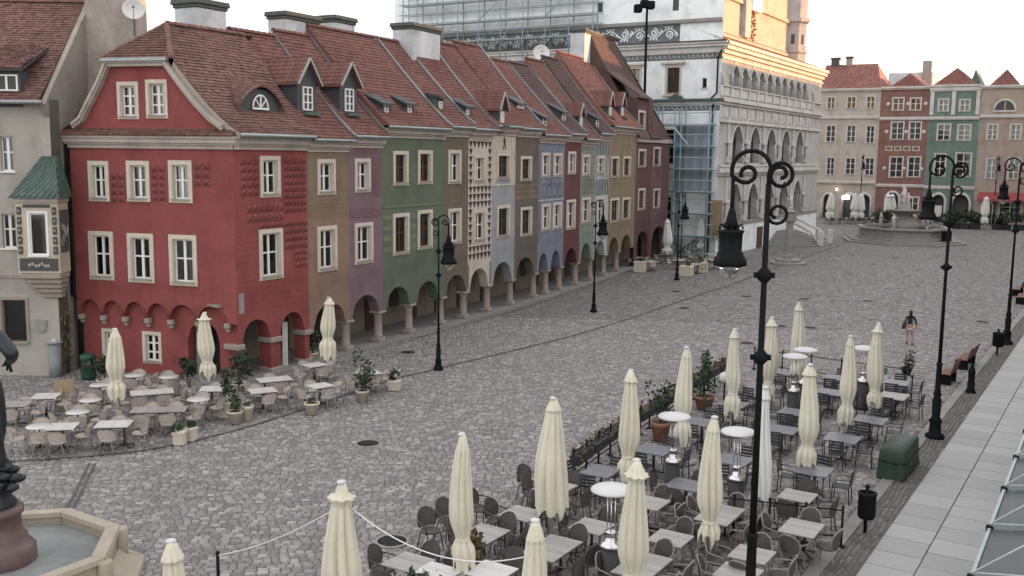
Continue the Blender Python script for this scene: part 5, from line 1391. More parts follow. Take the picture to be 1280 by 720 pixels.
stuff(ob('dark_setts', sett_mesh('dark_setts', C2, A2, .1, Ue, Ve, 'sett_dark', z=.012), pav))
# drain channels in the square: lines of darker flat stones
def channel(pts, w, mt, name, z=.016, sub=.45):
    bb = MB(); pts = [at(*p) for p in pts]
    sm = []
    for i in range(len(pts) - 1):
        p0, p1, p2, p3 = pts[max(i - 1, 0)], pts[i], pts[i + 1], pts[min(i + 2, len(pts) - 1)]
        for k in range(8):
            t = k / 8; sm.append(.5 * ((2 * p1) + (p2 - p0) * t + (2 * p0 - 5 * p1 + 4 * p2 - p3) * t * t + (3 * p1 - p0 - 3 * p2 + p3) * t ** 3))
    sm.append(pts[-1])
    for a, c in zip(sm, sm[1:]):
        n_ = max(1, round((c - a).length / sub)); dv = (c - a).normalized(); nv = Vector((-dv.y, dv.x, 0)) * w / 2
        for k in range(n_):
            p, q = a.lerp(c, k / n_) + dv * .01, a.lerp(c, (k + 1) / n_) - dv * .01
            hz_ = z + .012 + random.uniform(-.003, .003)
            bb.mesh([p - nv + Vector((0, 0, hz_)), q - nv + Vector((0, 0, hz_)), q + nv + Vector((0, 0, hz_)), p + nv + Vector((0, 0, hz_))], [(0, 1, 2, 3)])
    return stuff(bb.build(name, M[mt], square))
M['lid_iron'] = mat('worn_cover_iron', (.035, .033, .032), .55, .3, 6, 30, .4, spec=.3)
M['channel'] = mat('dark_channel_stone', (.075, .070, .068), .7, .2, 2, 20, .3, island=.2)
channel([(-30, 580), (20, 577), (120, 570), (210, 558), (330, 528), (480, 478), (560, 458), (740, 413), (880, 367), (905, 360)], .10, 'channel', 'drain_channel')
channel([(905, 360), (960, 338), (1040, 310), (1075, 296)], .12, 'channel', 'drain_channel')
channel([(84, 636), (112, 580)], .07, 'channel', 'drain_channel'); channel([(92, 636), (119, 580)], .07, 'channel', 'drain_channel')
channel([(513, 424), (620, 394), (680, 375), (787, 338)], .22, 'kerb', 'arcade_kerb', .02)
WH = ['straight above the fourth square-side parasol', 'nearest above the fifth square-side parasol', 'left of the big lamp pole', 'above the last square-side parasol', 'beside the seventh square-side parasol top', 'just left of the big lamp pole, lower', 'right of the last square-side parasol top', 'above the last pavement-side parasol', 'left of the farther tall lamp', 'left below the far fountain', 'just below the far fountain', 'right below the far fountain', 'by the arcade before the green house']
for i, p in enumerate([(460, 555), (490, 677), (845.5, 364.7), (855, 385.5), (933, 371), (1005, 374), (975, 408), (933.6, 429.4), (1013, 410), (1085, 376.7), (1228, 402.7), (1065, 319), (1120, 322), (1206, 325), (510, 441)]):
    g = at(*p); lab = ['round iron manhole cover in the paving right of the left terrace', 'large round iron manhole cover near the rope and the front parasols'][i] if i < 2 else 'dark round manhole cover in the square ' + WH[i - 2]
    t = thing('manhole_cover', lab, 'manhole cover', (g.x, g.y, .012), 0, None if i < 2 else 'manhole covers in the square')
    r = .34
    b = MB(); b.lathe([(r + .07, -.03), (r + .07, .012), (r, .014)], 20, smooth=False); b.build('rim', M['stone_grey'], t)
    b = MB(); b.lathe([(.01, .016), (r, .016)], 20, smooth=False)
    for k in range(-4, 5): hw = math.sqrt(max(0, r * r - (k * .12) ** 2)) * .9; b.box(-hw, hw, k * .12 - .03, k * .12 + .03, .014, .026)
    b.build('lid', M['lid_iron'], t)

# ------------------------------------------------------------------ street lamps
def spiral(c, r0, a0, turns, rot, n=26, shrink=.30):
    pts = []
    for i in range(n + 1):
        t = i / n; a = a0 + rot * turns * 2 * math.pi * t; r = r0 * (1 - (1 - shrink) * max(0, (t - .45) / .55) ** 1.0) if t > .45 else r0
        pts.append((c[0] + r * math.cos(a), 0, c[1] + r * math.sin(a)))
    return pts
def lamp(pos, H, arm, label, rz, big=True, group='street lamps on the square', mt='iron'):
    t = thing('street_lamp', label, 'street lamp', (pos[0], pos[1], 0), rz, group)
    s = H / 9.1
    b = MB(); b.lathe([(.30 * s, 0), (.30 * s, .10), (.20 * s, .16), (.17 * s, .5 * s), (.21 * s, .55 * s), (.13 * s, .7 * s), (.145 * s, 1.25 * s), (.10 * s, 1.35 * s), (.13 * s, 1.45 * s), (.09 * s, 1.6 * s), (.082 * s, 2.4 * s), (.11 * s, 2.45 * s), (.078 * s, 2.5 * s)], 12); b.build('base', M[mt], t)
    b = MB(); b.tube([(0, 0, 2.4 * s), (0, 0, 5 * s), (0, 0, 8.52 * s)], [.064 * s, .054 * s, .046 * s], 10); b.build('pole', M[mt], t)
    for z in (5.6 * s, 7.0 * s):
        b = MB(); b.lathe([(.07 * s, z - .12), (.12 * s, z - .06), (.12 * s, z + .04), (.06 * s, z + .12)], 10); b.box(-.17 * s, .17 * s, -.04, .04, z - .05, z + .04); b.build('collar', M[mt], t)
    zt = 8.52 * s; R0 = arm * .52
    b = MB()
    main = [(0, 0, zt - .1)] + [(-arm + R0 + R0 * 1.02 * math.cos(a), 0, zt + .22 * s + R0 * 1.02 * math.sin(a)) for a in [math.pi * k / 12 for k in range(0, 13)]]
    x0 = -arm; rr = R0
    for k in range(1, 16):
        t_ = k / 15; a = math.pi + t_ * 2.1 * math.pi; r2 = rr * (1 - .68 * t_) * .72
        cx = x0 + rr * .72 * 1.0
        main.append((cx + r2 * math.cos(a) if k > 1 else x0, 0, zt + .22 * s + r2 * math.sin(a) - .1 * s * t_))
    b.tube(main, .036 * s, 6)
    c2 = (R0 * .62, zt + .15 * s); b.tube([(0, 0, zt - .6 * s)] + spiral(c2, R0 * .62, math.pi, 1.75, -1, 30, .25), .034 * s, 6)
    b.tube([(0, 0, zt - .7 * s)] + spiral((.16 * s, zt - .5 * s), .16 * s, math.pi, 1.2, 1, 14, .4), .03 * s, 5)
    b.build('scroll_arm', M[mt], t)
    lx = -arm + .02; lz = zt - .0 * s - R0 * .55
    b = MB(); k = s * .58 if big else s * 1.0
    b.tube([(lx, 0, zt + .10 * s), (lx, 0, lz - .75 * k)], .06 * k, 8); b.lathe([(.07 * k, lz - .42 * k), (.11 * k, lz - .55 * k), (.16 * k, lz - .78 * k), (.19 * k, lz - .88 * k), (.12 * k, lz - .98 * k), (.2 * k, lz - 1.05 * k)], 10, (lx, 0, 0))
    b.build('lantern_stem', M[mt], t)
    for q in range(6):
        a = q * math.pi / 3; b = MB(); b.tube([(lx + .14 * k * math.cos(a), .14 * k * math.sin(a), lz - 1.0 * k), (lx + .3 * k * math.cos(a), .3 * k * math.sin(a), lz - .88 * k), (lx + .33 * k * math.cos(a), .33 * k * math.sin(a), lz - 1.02 * k)], .035 * k, 5); b.build('lantern_scroll', M[mt], t)
    z1 = lz - 1.05 * k
    b = MB(); b.lathe([(.05, z1 + .02), (.36 * k, z1), (.39 * k, z1 - .05 * k), (.34 * k, z1 - .1 * k), (.325 * k, z1 - .62 * k), (.38 * k, z1 - .66 * k), (.38 * k, z1 - .74 * k), (.43 * k, z1 - .78 * k), (.48 * k, z1 - .9 * k), (.48 * k, z1 - 1.02 * k), (.3 * k, z1 - 1.03 * k)], 16, (lx, 0, 0)); b.build('lantern', M[mt], t)
    b = MB(); b.lathe([(.36 * k, z1 - 1.035 * k), (.28 * k, z1 - 1.2 * k), (.12 * k, z1 - 1.4 * k), (.02, z1 - 1.43 * k)], 14, (lx, 0, 0)); b.build('lantern_glass', M['glass'], t)
    return t
RZ_T = math.atan2(-.10, .995)
pn = at(933, 835)
lamp((pn.x, pn.y), 9.15, .60, 'tall black street lamp standing among the parasols, its big lantern nearest the camera', RZ_T)
g = at(1168, 547); lamp((g.x, g.y), 9.1, .70, 'tall black street lamp on the pavement edge behind the green tarpaulin', RZ_T)
g = at(1258, 430); lamp((g.x, g.y), 9.1, .70, 'tall black street lamp beside the small bin at the right edge', RZ_T)
for p, lab in (((548, 462), 'shorter dark street lamp before the green and olive brown houses'), ((742, 390), 'shorter dark street lamp before the mint and striped houses'), ((846, 350), 'shorter dark street lamp beside the far terrace near the maroon house')):
    g = at(*p); lamp((g.x, g.y), 6.5, .44, lab, math.pi - .12, False)
for p, lab in (((1074, 276), 'far street lamp before the pale beige house'), ((1241, 281), 'far street lamp before the buff house')):
    g = at(*p); lamp((g.x, g.y), 9.6, .7, lab, RZ_T + math.pi / 2)

# ------------------------------------------------------------------ closed parasols
def parasol(pos, H, label, group, seed, mt='cream', zb=.72, rmax=.25, tie=1.28, tied=True, lean=(0, 0), cone=0.0, rz=None):
    rnd = random.Random(seed)
    t = thing('parasol', label, 'parasol', (pos[0], pos[1], 0), rnd.uniform(0, 6.28) if rz is None else rz, group)
    t.rotation_euler.x = rnd.uniform(-.016, .016); t.rotation_euler.y = rnd.uniform(-.016, .016)
    b = MB(); b.tube([(0, 0, .05), (0, 0, H - .1)], .034, 8); b.build('pole', M['pole_white'], t)
    b = MB(); b.cbox(-.3, .3, -.3, .3, .0, .09, .03); b.lathe([(.09, .09), (.06, .3)], 8); b.build('foot', M['stone_grey'], t)
    n, NS = 64, 34; vs = []
    ph = [rnd.uniform(0, 6.28) for _ in range(6)]
    tie += rnd.uniform(-.12, .1); rmax *= rnd.uniform(.94, 1.06); tw = rnd.uniform(-.5, .5); cap = rnd.uniform(.885, .91); capk = rnd.choice((.50, .56, .64, .70))
    zs = sorted([zb + (H - zb) * (i / (NS - 3)) for i in range(NS - 2)] + [zb + (H - zb) * (cap + .002), zb + (H - zb) * (cap - .004)])
    prof = [(0, .92), (.16, 1.0), (.30, 1.04), (.45, .98), (.62, .84), (.78, .66), (.9, .52)]
    for z in zs:
        u = (z - zb) / (H - zb)
        if u >= cap: f = (1 - u) / (1 - cap); r = .05 + (rmax * capk - .05) * f ** .95
        else:
            r = rmax * .9
            for (a0, r0), (a1, r1) in zip(prof, prof[1:]):
                if a0 <= u <= a1: r = rmax * (r0 + (r1 - r0) * (u - a0) / (a1 - a0))
            r += cone * (1 - u)
            if tied:
                dz = z - tie; r -= rmax * .44 * math.exp(-(dz / (.13 if dz < 0 else .3)) ** 2)
        deep = .20 if u >= cap else (.42 if tied and z < tie else .36)
        for j in range(n):
            a = 2 * math.pi * j / n
            w_ = a * 4 + ph[0] + tw * z + .25 * math.sin(z * 1.9 + ph[1])
            k = 1.10 - deep * (1 - abs(math.sin(w_))) ** 1.6 - deep * .4 * (1 - abs(math.sin(a * 3.5 + ph[2] + .5 * z))) ** 3 + .06 * math.cos(2 * a + ph[3] + 1.3 * z) + .03 * math.cos(a * 11 + ph[4] + z * 2)
            low = max(0, 1 - (z - zb) / .35)
            zz_ = z + (.13 * math.cos(4 * a + ph[0]) + .07 * math.cos(3 * a + ph[4]) + .05 * math.cos(9 * a + ph[2])) * low
            dx = .025 * math.sin(z * 1.9 + ph[5])
            vs.append((dx + r * k * math.cos(a), r * k * math.sin(a) + .02 * math.sin(z * 1.6 + ph[4]), zz_))
    fs = [(i * n + j, i * n + (j + 1) % n, (i + 1) * n + (j + 1) % n, (i + 1) * n + j) for i in range(NS - 1) for j in range(n)]
    fs.append(tuple((NS - 1) * n + j for j in range(n)))
    b = MB(); b.mesh(vs, fs, 0, True); b.build('canopy', M[mt], t)
    b = MB(); b.lathe([(.075, H - .03), (.08, H + .01), (.04, H + .03)], 10); b.build('finial', M['heater_white'], t)
    if tied:
        b = MB(); b.lathe([(rmax * .56, tie - .025), (rmax * .60, tie), (rmax * .56, tie + .025)], 16); b.tube([(rmax * .55, 0, tie), (rmax * .8, .05, tie - .15), (rmax * .85, .08, tie - .32)], .02, 4); b.build('strap', M[mt], t)
    return t
ROW1 = [(427, 602), (580, 543), (692, 498), (788, 463), (857, 434), (918, 412), (965, 397), (1001, 379)]
ROW2 = [(664, 651), (795, 574), (890, 521), (958, 484), (1015, 456), (1063, 420), (1098, 404)]
PAR = []
for i, p in enumerate(ROW1):
    g = at(p[0], p[1], 3.5)
    parasol(g, 3.5, '%s closed cream parasol from the camera in the row beside the open square' % ORD[i], 'closed cream parasols of the big terrace', 10 + i, rmax=.25 if i != 2 else .24, tied=i != 2, cone=.16 if i == 2 else (.1 if i == 0 else 0), zb=.85 if i == 2 else .72)
    PAR.append((g, 'the %s square-side parasol' % ORD[i]))
for i, p in enumerate(ROW2):
    g = at(p[0], p[1], 3.5)
    lab = '%s closed cream parasol from the camera in the row nearer the pavement' % ORD[i] if i != 3 else 'narrow whitish closed parasol just behind the big lamp pole'
    parasol(g, 3.5, lab, 'closed cream parasols of the big terrace', 40 + i, mt='cream' if i != 3 else 'pale_canvas', rmax=.25 if i != 3 else .2, tied=i != 3)
    PAR.append((g, 'the %s pavement-side parasol' % ORD[i]))
g = at(212, 677, 3.3); parasol(g, 3.3, 'closed cream parasol with only its top showing beside the near fountain', 'closed cream parasols of the big terrace', 77, rmax=.24)
for i, (p, lab) in enumerate((((143, 411), 'closed cream parasol at the left end of the terrace under the red house'), ((257, 391), 'closed cream parasol beside the arched doorway of the red house'), ((409, 372), 'closed cream parasol before the brown house arch'))):
    g = at(p[0], p[1], 3.25); parasol(g, 3.25, lab, 'closed cream parasols before the red house', 60 + i, rmax=.29, zb=.95 if i < 2 else .78, tie=1.5)
    PAR.append((g, ('the leftmost terrace parasol', 'the doorway parasol', 'the brown arch parasol')[i]))
for i, (p, z, lab) in enumerate((((833, 329), 2.9, 'closed whitish parasol before the maroon end house'), ((874, 322), 2.9, 'closed whitish parasol before the town hall scaffolding'))):
    g = at(*p); h_ = 3.75; parasol(g, h_, lab, 'closed whitish parasols of the far terrace', 70 + i, 'pale_canvas', rmax=.4, zb=.9, tie=1.4)
for i, (p, lab) in enumerate((((1037, 280), 'leftmost of the small closed parasols before the pale beige house'), ((1067, 280), 'middle closed parasol before the pale beige house'), ((1075, 280), 'right one of the paired parasols before the pale beige house'), ((1108, 282), 'left one of the two closed parasols before the brick red house'), ((1114, 282), 'right one of the two closed parasols before the brick red house'), ((1230, 287), 'closed pinkish parasol at the corner of the red awning'))):
    g = at(*p); parasol(g, 4.3, lab, 'closed parasols before the far houses', 80 + i, 'pale_canvas', rmax=.5, zb=.9, tie=1.6)

# ------------------------------------------------------------------ tables and chairs
def proto_table(kind, w, d_, h=.74):
    b = MB(); n = max(4, round(w / .11)); top = {'light': 'top_light', 'grey': 'top_grey', 'pale': 'top_pale'}[kind]
    parts = []
    for i in range(n):
        x0 = -w / 2 + w * i / n; b.box(x0 + .003, x0 + w / n - .003, -d_ / 2, d_ / 2, h - .028, h + random.uniform(-.001, .001))
    parts.append(('tabletop', b.data('tabletop', M[top])))
    b = MB(); e = .035
    for q in ((-w / 2 + e, w / 2 - e, -d_ / 2 + e, -d_ / 2 + e + .03), (-w / 2 + e, w / 2 - e, d_ / 2 - e - .03, d_ / 2 - e)): b.box(*q, h - .07, h - .031)
    b.box(-.04, .04, -d_ / 2 + .07, d_ / 2 - .07, h - .07, h - .031); parts.append(('table_frame', b.data('table_frame', M['frame_dark'])))
    xs = [0] if w < 1.0 else [-w * .3, w * .3]
    for x in xs:
        b = MB(); b.tube([(x, 0, .05), (x, 0, h - .06)], .035, 8)
        for a in (math.pi / 4, 3 * math.pi / 4, 5 * math.pi / 4, 7 * math.pi / 4): b.tube([(x, 0, .1), (x + .15 * math.cos(a), .15 * math.sin(a), .07), (x + .33 * math.cos(a), .33 * math.sin(a), .02)], [.03, .028, .02], 5)
        parts.append(('pedestal', b.data('pedestal', M['frame_dark'])))
    return parts
def proto_round(kind, r, h=.74):
    b = MB(); b.lathe([(.02, h - .03), (r - .02, h - .03), (r, h - .015), (r - .005, h), (.02, h + .002)], 20); p = [('tabletop', b.data('tabletop', M[kind]))]
    b = MB(); b.tube([(0, 0, .05), (0, 0, h - .03)], .03, 8)
    for k in range(3): a = k * 2.094; b.tube([(0, 0, .12), (.16 * math.cos(a), .16 * math.sin(a), .08), (.3 * math.cos(a), .3 * math.sin(a), .015)], .022, 5)
    p.append(('pedestal', b.data('pedestal', M['frame_dark']))); return p
def proto_wicker(wk, fr, arms=True, bh=.43, bw=.235):
    """round backed bistro armchair; faces +x"""
    P = []
    b = MB(); n = 14
    pts = [(.24 * math.cos(2 * math.pi * k / n) * 1.0, .23 * math.sin(2 * math.pi * k / n)) for k in range(n)]
    vs = [(x, y, .44) for x, y in pts] + [(x * .9, y * .9, .455) for x, y in pts] + [(x, y, .41) for x, y in pts]
    b.mesh(vs, [tuple(range(n, 2 * n))] + [(k, (k + 1) % n, n + (k + 1) % n, n + k) for k in range(n)] + [(2 * n + k, 2 * n + (k + 1) % n, (k + 1) % n, k) for k in range(n)] + [tuple(range(3 * n - 1, 2 * n - 1, -1))], 0, False)
    P.append(('seat', b.data('seat', M[wk])))
    b = MB(); nu, nv = 9, 7; g_ = []
    def bp(u, v_):
        w = math.sqrt(max(0.0, 1 - (abs(v_ - .42) / .60) ** 2.6)) * bw
        y = u * w; x = -.22 - .07 * v_ + (.09 if bh > .4 else .17) * (u * w / bw) ** 2
        return (x, y, .47 + bh * v_)
    for i in range(nv):
        for j in range(nu): g_.append(bp(-1 + 2 * j / (nu - 1), i / (nv - 1)))
    m_ = len(g_); g2 = [(p[0] - .022, p[1], p[2]) for p in g_]
    fs = [(i * nu + j, i * nu + j + 1, (i + 1) * nu + j + 1, (i + 1) * nu + j) for i in range(nv - 1) for j in range(nu - 1)]
    b.mesh(g_ + g2, fs + [tuple(m_ + k for k in reversed(f)) for f in fs], 0, True); P.append(('backrest', b.data('backrest', M[wk])))
    b = MB()
    rim = [bp(-1, i / 8) for i in range(9)] + [bp(u, 1.0) for u in (-.5, 0, .5)] + [bp(1, 1 - i / 8) for i in range(9)]
    rim = [(p[0] - .011, p[1], p[2]) for p in rim]; b.tube(rim, .017, 5); P.append(('back_frame', b.data('back_frame', M[fr])))
    if arms:
        for s in (-1, 1):
            b = MB(); b.tube([(-.20, s * .2, .70 if bh > .4 else .72), (-.10, s * .27, .675), (.10, s * .285, .655), (.21, s * .26, .63), (.235, s * .235, .55), (.21, s * .21, .42)], .017, 5); P.append(('armrest', b.data('armrest', M[fr])))
    for sx in (-1, 1):
        for sy in (-1, 1):
            b = MB(); b.tube([(sx * .17, sy * .16, .42), (sx * .2, sy * .19, .2), (sx * .235 - .01 * sx, sy * .22, 0)], .016, 5); P.append(('leg', b.data('leg', M[fr])))
    return P
def proto_slat(mt):
    P = []
    b = MB(); b.cbox(-.21, .21, -.22, .22, .43, .455, .012); P.append(('seat', b.data('seat', M[mt])))
    b = MB()
    for k in range(4): z = .55 + k * .09; b.box(-.245 - .012 * k, -.225 - .012 * k, -.2, .2, z, z + .062)
    P.append(('backrest', b.data('backrest', M[mt])))
    for s in (-1, 1):
        b = MB(); b.tube([(-.24, s * .2, 0), (-.215, s * .2, .44), (-.275, s * .2, .9)], .016, 5); P.append(('leg', b.data('leg', M[mt])))
        b = MB(); b.tube([(.22, s * .2, 0), (.2, s * .2, .43)], .016, 5); P.append(('leg', b.data('leg', M[mt])))
        b = MB(); b.tube([(-.235, s * .215, .66), (.17, s * .225, .65), (.2, s * .21, .44)], .014, 5); P.append(('armrest', b.data('armrest', M[mt])))
    return P
def inst(parts, t):
    for nme, me in parts: ob(nme, me, t)
CH = {'light': proto_wicker('wicker', 'frame_tan', True, .31, .265), 'dark': proto_wicker('wicker_dark', 'frame_tan'), 'darkf': proto_wicker('wicker_dark', 'frame_dark'), 'slat': proto_slat('plastic_black')}
CW = {'light': 'light wicker chair', 'dark': 'tan framed wicker chair', 'darkf': 'dark wicker chair', 'slat': 'charcoal chair'}
TB = {}
def table_proto(kind, w, d_):
    k = (kind, w, d_)
    if k not in TB: TB[k] = proto_table(kind, w, d_) if d_ else proto_round('top_' + kind, w)
    return TB[k]
placed = []; tables = []; used = {}
def nearlm(g):
    best = min(PAR, key=lambda q: (q[0] - g).length); P = best[0]
    lx = g.x / g.y - P.x / P.y; ly = g.y - P.y
    side = ('right of' if lx > 0 else 'left of') if abs(lx) * P.y > abs(ly) * .8 else ('beyond' if ly > 0 else 'in front of')
    return side, best[1]
def put_table(p, kind, w, d_, rz, group, z=.74):
    g = at(p[0], p[1], z); g.z = 0
    side, lm = nearlm(g); key = (side, lm); k = used.get(key, 0); used[key] = k + 1
    desc = side + ' ' + lm if k == 0 else ['', 'second ', 'third ', 'fourth ', 'fifth ', 'sixth ', 'seventh '][k] + side + ' ' + lm
    shape = ('square' if w < 1 else 'long') if d_ else 'round'
    col = {'light': 'light wooden', 'grey': 'grey', 'pale': 'pale'}[kind]
    t = thing('cafe_table', ' '.join((col, shape, 'table', desc)), 'table', (g.x, g.y, .012), rz, group)
    inst(table_proto(kind, w, d_), t); tables.append((g, w, d_ or w * 2, rz, desc, shape)); placed.append((g.x, g.y, .42)); return g, desc, shape
def put_chair(x, y, rz, kind, lab, group):
    for q in placed:
        if math.hypot(q[0] - x, q[1] - y) < q[2]: return
    for P, _ in PAR:
        if math.hypot(P.x - x, P.y - y) < .36: return
    placed.append((x, y, .44))
    t = thing('cafe_chair', lab, 'chair', (x, y, .012), rz, group); inst(CH[kind], t)
A_T = math.atan2(e_.y, e_.x)             # direction of the terrace rows
SID = {0: 'far', 1: 'left', 2: 'near', 3: 'right'}
TL = [  # pixel of the top, top kind, width, depth, chair kind, sides
    ((818, 562), 'grey', .95, .95, 'slat', '0123'), ((752, 589), 'grey', .95, .8, 'slat', '0123'), ((857, 606), 'grey', .85, .85, 'darkf', '0123'), ((652, 642), 'light', .8, .8, 'darkf', '0123'),
    ((810, 628), 'light', .85, .85, 'dark', '0123'), ((740, 658), 'light', .8, .8, 'darkf', '0123'), ((690, 685), 'light', 1.3, .8, 'darkf', '0123'), ((838, 673), 'light', .8, .8, 'dark', '0123'),
    ((900, 643), 'light', 1.3, .8, 'dark', '0123'), ((917, 575), 'grey', .9, .9, 'slat', '0123'), ((877, 528), 'grey', .9, .9, 'slat', '0123'), ((917, 505), 'grey', .9, .9, 'slat', '0123'),
    ((803, 707), 'light', 1.3, .8, 'dark', '0123'), ((940, 693), 'light', .8, .8, 'dark', '0123'), ((923, 716), 'light', .8, .8, 'dark', '013'), ((695, 609), 'light', .85, .8, 'darkf', '0123'),
    ((1002, 660), 'light', 1.0, .8, 'dark', '0123'), ((997, 620), 'light', .8, .8, 'darkf', '0123'), ((1018, 588), 'grey', .95, .85, 'slat', '0123'), ((1053, 548), 'grey', .95, .95, 'slat', '0123'),
    ((1088, 525), 'grey', .95, .95, 'slat', '0123'), ((978, 537), 'grey', .9, .9, 'slat', '0123'), ((992, 515), 'grey', .9, .9, 'slat', '0123'), ((1037, 490), 'grey', .95, .95, 'slat', '0123'),
    ((1117, 495), 'light', 1.1, .9, 'slat', '0123'), ((948, 484), 'grey', .9, .9, 'slat', '0123'), ((982, 466), 'grey', .9, .9, 'slat', '0123'), ((1045, 472), 'grey', .95, .9, 'slat', '0123'),
    ((1120, 478), 'grey', .9, .9, 'slat', '0123'), ((605, 667), 'light', .95, .8, 'darkf', '0123'), ((511, 703), 'light', .8, .8, 'darkf', '0123'), ((545, 716), 'pale', .8, .8, 'darkf', '0'),
    ((614, 714), 'pale', .8, .8, 'darkf', '0'), ((1095, 470), 'grey', .9, .9, 'slat', '0123')]
TL.sort(key=lambda q: -q[0][1])
todo = []
for p, kind, w, d_, ck, sides in TL:
    g, desc, shape = put_table(p, kind, w, d_, A_T, 'tables of the big terrace')
    todo.append((g, w, d_, ck, sides, desc))
for g, w, d_, ck, sides, desc in todo:
    for s in sides:
        s = int(s); dirv = (e_, -r_, -e_, r_)[s]; hw = (w if s in (0, 2) else d_) / 2
        js = [0] if not (s in (1, 3) and w > 1.2) else [-.33, .33]
        for j in js:
            q = g.to_2d() + dirv * (hw + .17 + random.uniform(0, .14)) + (e_ if s in (1, 3) else r_) * (j + random.uniform(-.06, .06))
            rz = math.atan2(-dirv.y, -dirv.x) + random.uniform(-.22, .22)
            put_chair(q.x, q.y, rz, ck, '%s, %s%s side of table %s' % (CW[ck], '' if len(js) == 1 else ('front ' if j < 0 else 'back '), SID[s], desc), 'chairs of the big terrace')
for p, wh in (((660, 608), 'left of the third square-side parasol, farther'), ((668, 640), 'left of the third square-side parasol, nearer'), ((538, 668), 'left of the second square-side parasol'), ((600, 640), 'right behind the second square-side parasol'), ((560, 655), 'touching the second square-side parasol')):
    g = at(p[0], p[1] + 18, 0); put_chair(g.x, g.y, random.uniform(-.4, .4) - .6, 'darkf', 'dark wicker chair loose at the terrace edge ' + wh, 'loose chairs at the terrace edge')
# terrace before the red house
TL2 = [((20, 505), 'light', .8, .8), ((57, 495), 'pale', .8, .8), ((97, 515), 'pale', .36, 0), ((49, 533), 'pale', .38, 0), ((78, 533), 'pale', .8, .8), ((142, 530), 'pale', 1.0, .8), ((199, 512), 'light', 1.7, .7),
       ((168, 469), 'pale', .36, 0), ((211, 471), 'pale', .36, 0), ((190, 490), 'pale', 1.4, .75), ((248, 499), 'pale', .38, 0), ((265, 486), 'pale', .8, .8), ((328, 488), 'pale', .9, .75), ((343, 474), 'pale', 1.2, .75),
       ((400, 482), 'pale', .8, .7), ((393, 456), 'pale', .8, .7), ((460, 466), 'pale', .9, .75), ((113, 500), 'pale', .36, 0), ((125, 481), 'pale', .36, 0)]
TL2.sort(key=lambda q: -q[0][1]); todo = []
for i, (p, kind, w, d_) in enumerate(TL2):
    rz = .15 + (.25 if i % 3 == 0 else 0) + (.35 if p[0] > 280 else 0)
    g, desc, shape = put_table(p, kind, w, d_, rz, 'tables before the red house'); todo.append((g, w, d_, rz, desc))
for g, w, d_, rz, desc in todo:
    ex = Vector((math.cos(rz), math.sin(rz))); ey = Vector((-ex.y, ex.x))
    for s in range(4):
        dirv = (ey, -ex, -ey, ex)[s]; hw = (w if d_ == 0 else (d_ / 2 if s in (0, 2) else w / 2))
        js = [-.4, .4] if (s in (0, 2) and w > 1.2) else [0]
        for j in js:
            q = g.to_2d() + dirv * (hw + .16 + random.uniform(0, .1)) + (ex if s in (0, 2) else ey) * (j + random.uniform(-.05, .05))
            put_chair(q.x, q.y, math.atan2(-dirv.y, -dirv.x) + random.uniform(-.25, .25), 'light', '%s, %s%s side of table %s' % (CW['light'], '' if len(js) == 1 else ('outer ' if j < 0 else 'inner '), SID[s], desc), 'wicker chairs before the red house')
# far terrace by the maroon house
FT = [(798, 322), (815, 327), (848, 325), (868, 330), (886, 318), (893, 325), (832, 318)]
for i, p in enumerate(FT):
    g = at(p[0], p[1], .74); t = thing('cafe_table', 'small pale table in the far terrace between the maroon house and the town hall', 'table', (g.x, g.y, .01), .4 * i, 'tables of the far terrace'); inst(table_proto('pale', .8, .8), t)
    for k in range(2):
        a = .5 + i + k * 3.14; t = thing('cafe_chair', 'small light chair in the far terrace beyond the maroon house', 'chair', (g.x + .75 * math.cos(a), g.y + .75 * math.sin(a), .01), a + math.pi, 'chairs of the far terrace'); inst(CH['light'], t)
for i in range(14):
    g = at(1034 + i * 5.2 + (i % 3), 279.5 + (i % 2) * .8); t = thing('cafe_chair', 'tiny dark chair on the far terrace before the pale beige house', 'chair', (g.x, g.y, .01), i * 1.3, 'chairs of the farthest terrace'); inst(CH['darkf'], t)
    if i % 2 == 0:
        t = thing('cafe_table', 'tiny table on the far terrace before the pale beige house', 'table', (g.x + .6, g.y + .8, .01), i, 'tables of the farthest terrace'); inst(table_proto('pale', .8, .8), t)
# ------------------------------------------------------------------ patio heaters, pots, fences, street furniture
def heater(p, label):
    g = at(p[0], p[1], 2.25); t = thing('patio_heater', label, 'patio heater', (g.x, g.y, .01), .4, 'patio heaters on the terrace')
    b = MB(); b.lathe([(.43, 2.2), (.44, 2.22), (.40, 2.26), (.2, 2.31), (.03, 2.33)], 24); b.build('reflector', M['heater_white'], t)
    for k in range(3):
        a = k * 2.094; b = MB(); b.tube([(.09 * math.cos(a), .09 * math.sin(a), .95), (.09 * math.cos(a), .09 * math.sin(a), 2.24)], .012, 5); b.build('rod', M['steel'], t)
    b = MB(); b.lathe([(.08, .98), (.22, 1.0), (.24, 1.04), (.2, 1.1), (.12, 1.14), (.1, 1.3), (.13, 1.34), (.05, 1.36)], 16); b.build('burner', M['steel'], t)
    b = MB(); b.lathe([(.24, .0), (.24, .08), (.2, .1), (.2, .98)], 16); b.build('tank_housing', M['plastic_black'], t)
for i, p in enumerate([(765, 611), (843, 520), (923, 539), (994, 445), (1007, 437), (1081, 435)]):
    heater(p, ['patio heater with white disc between the third square-side parasol and the second pavement-side one', 'patio heater with white disc beside the fifth square-side parasol', 'patio heater with white disc touching the big lamp pole', 'nearer one of two patio heaters with overlapping white discs', 'farther one of two patio heaters with overlapping white discs', 'patio heater with white disc between the last two pavement-side parasols'][i])
g = at(906, 472, 1.55); t = thing('globe_lamp', 'white globe lamp on a post beside the sixth square-side parasol', 'lamp', (g.x, g.y, 0))
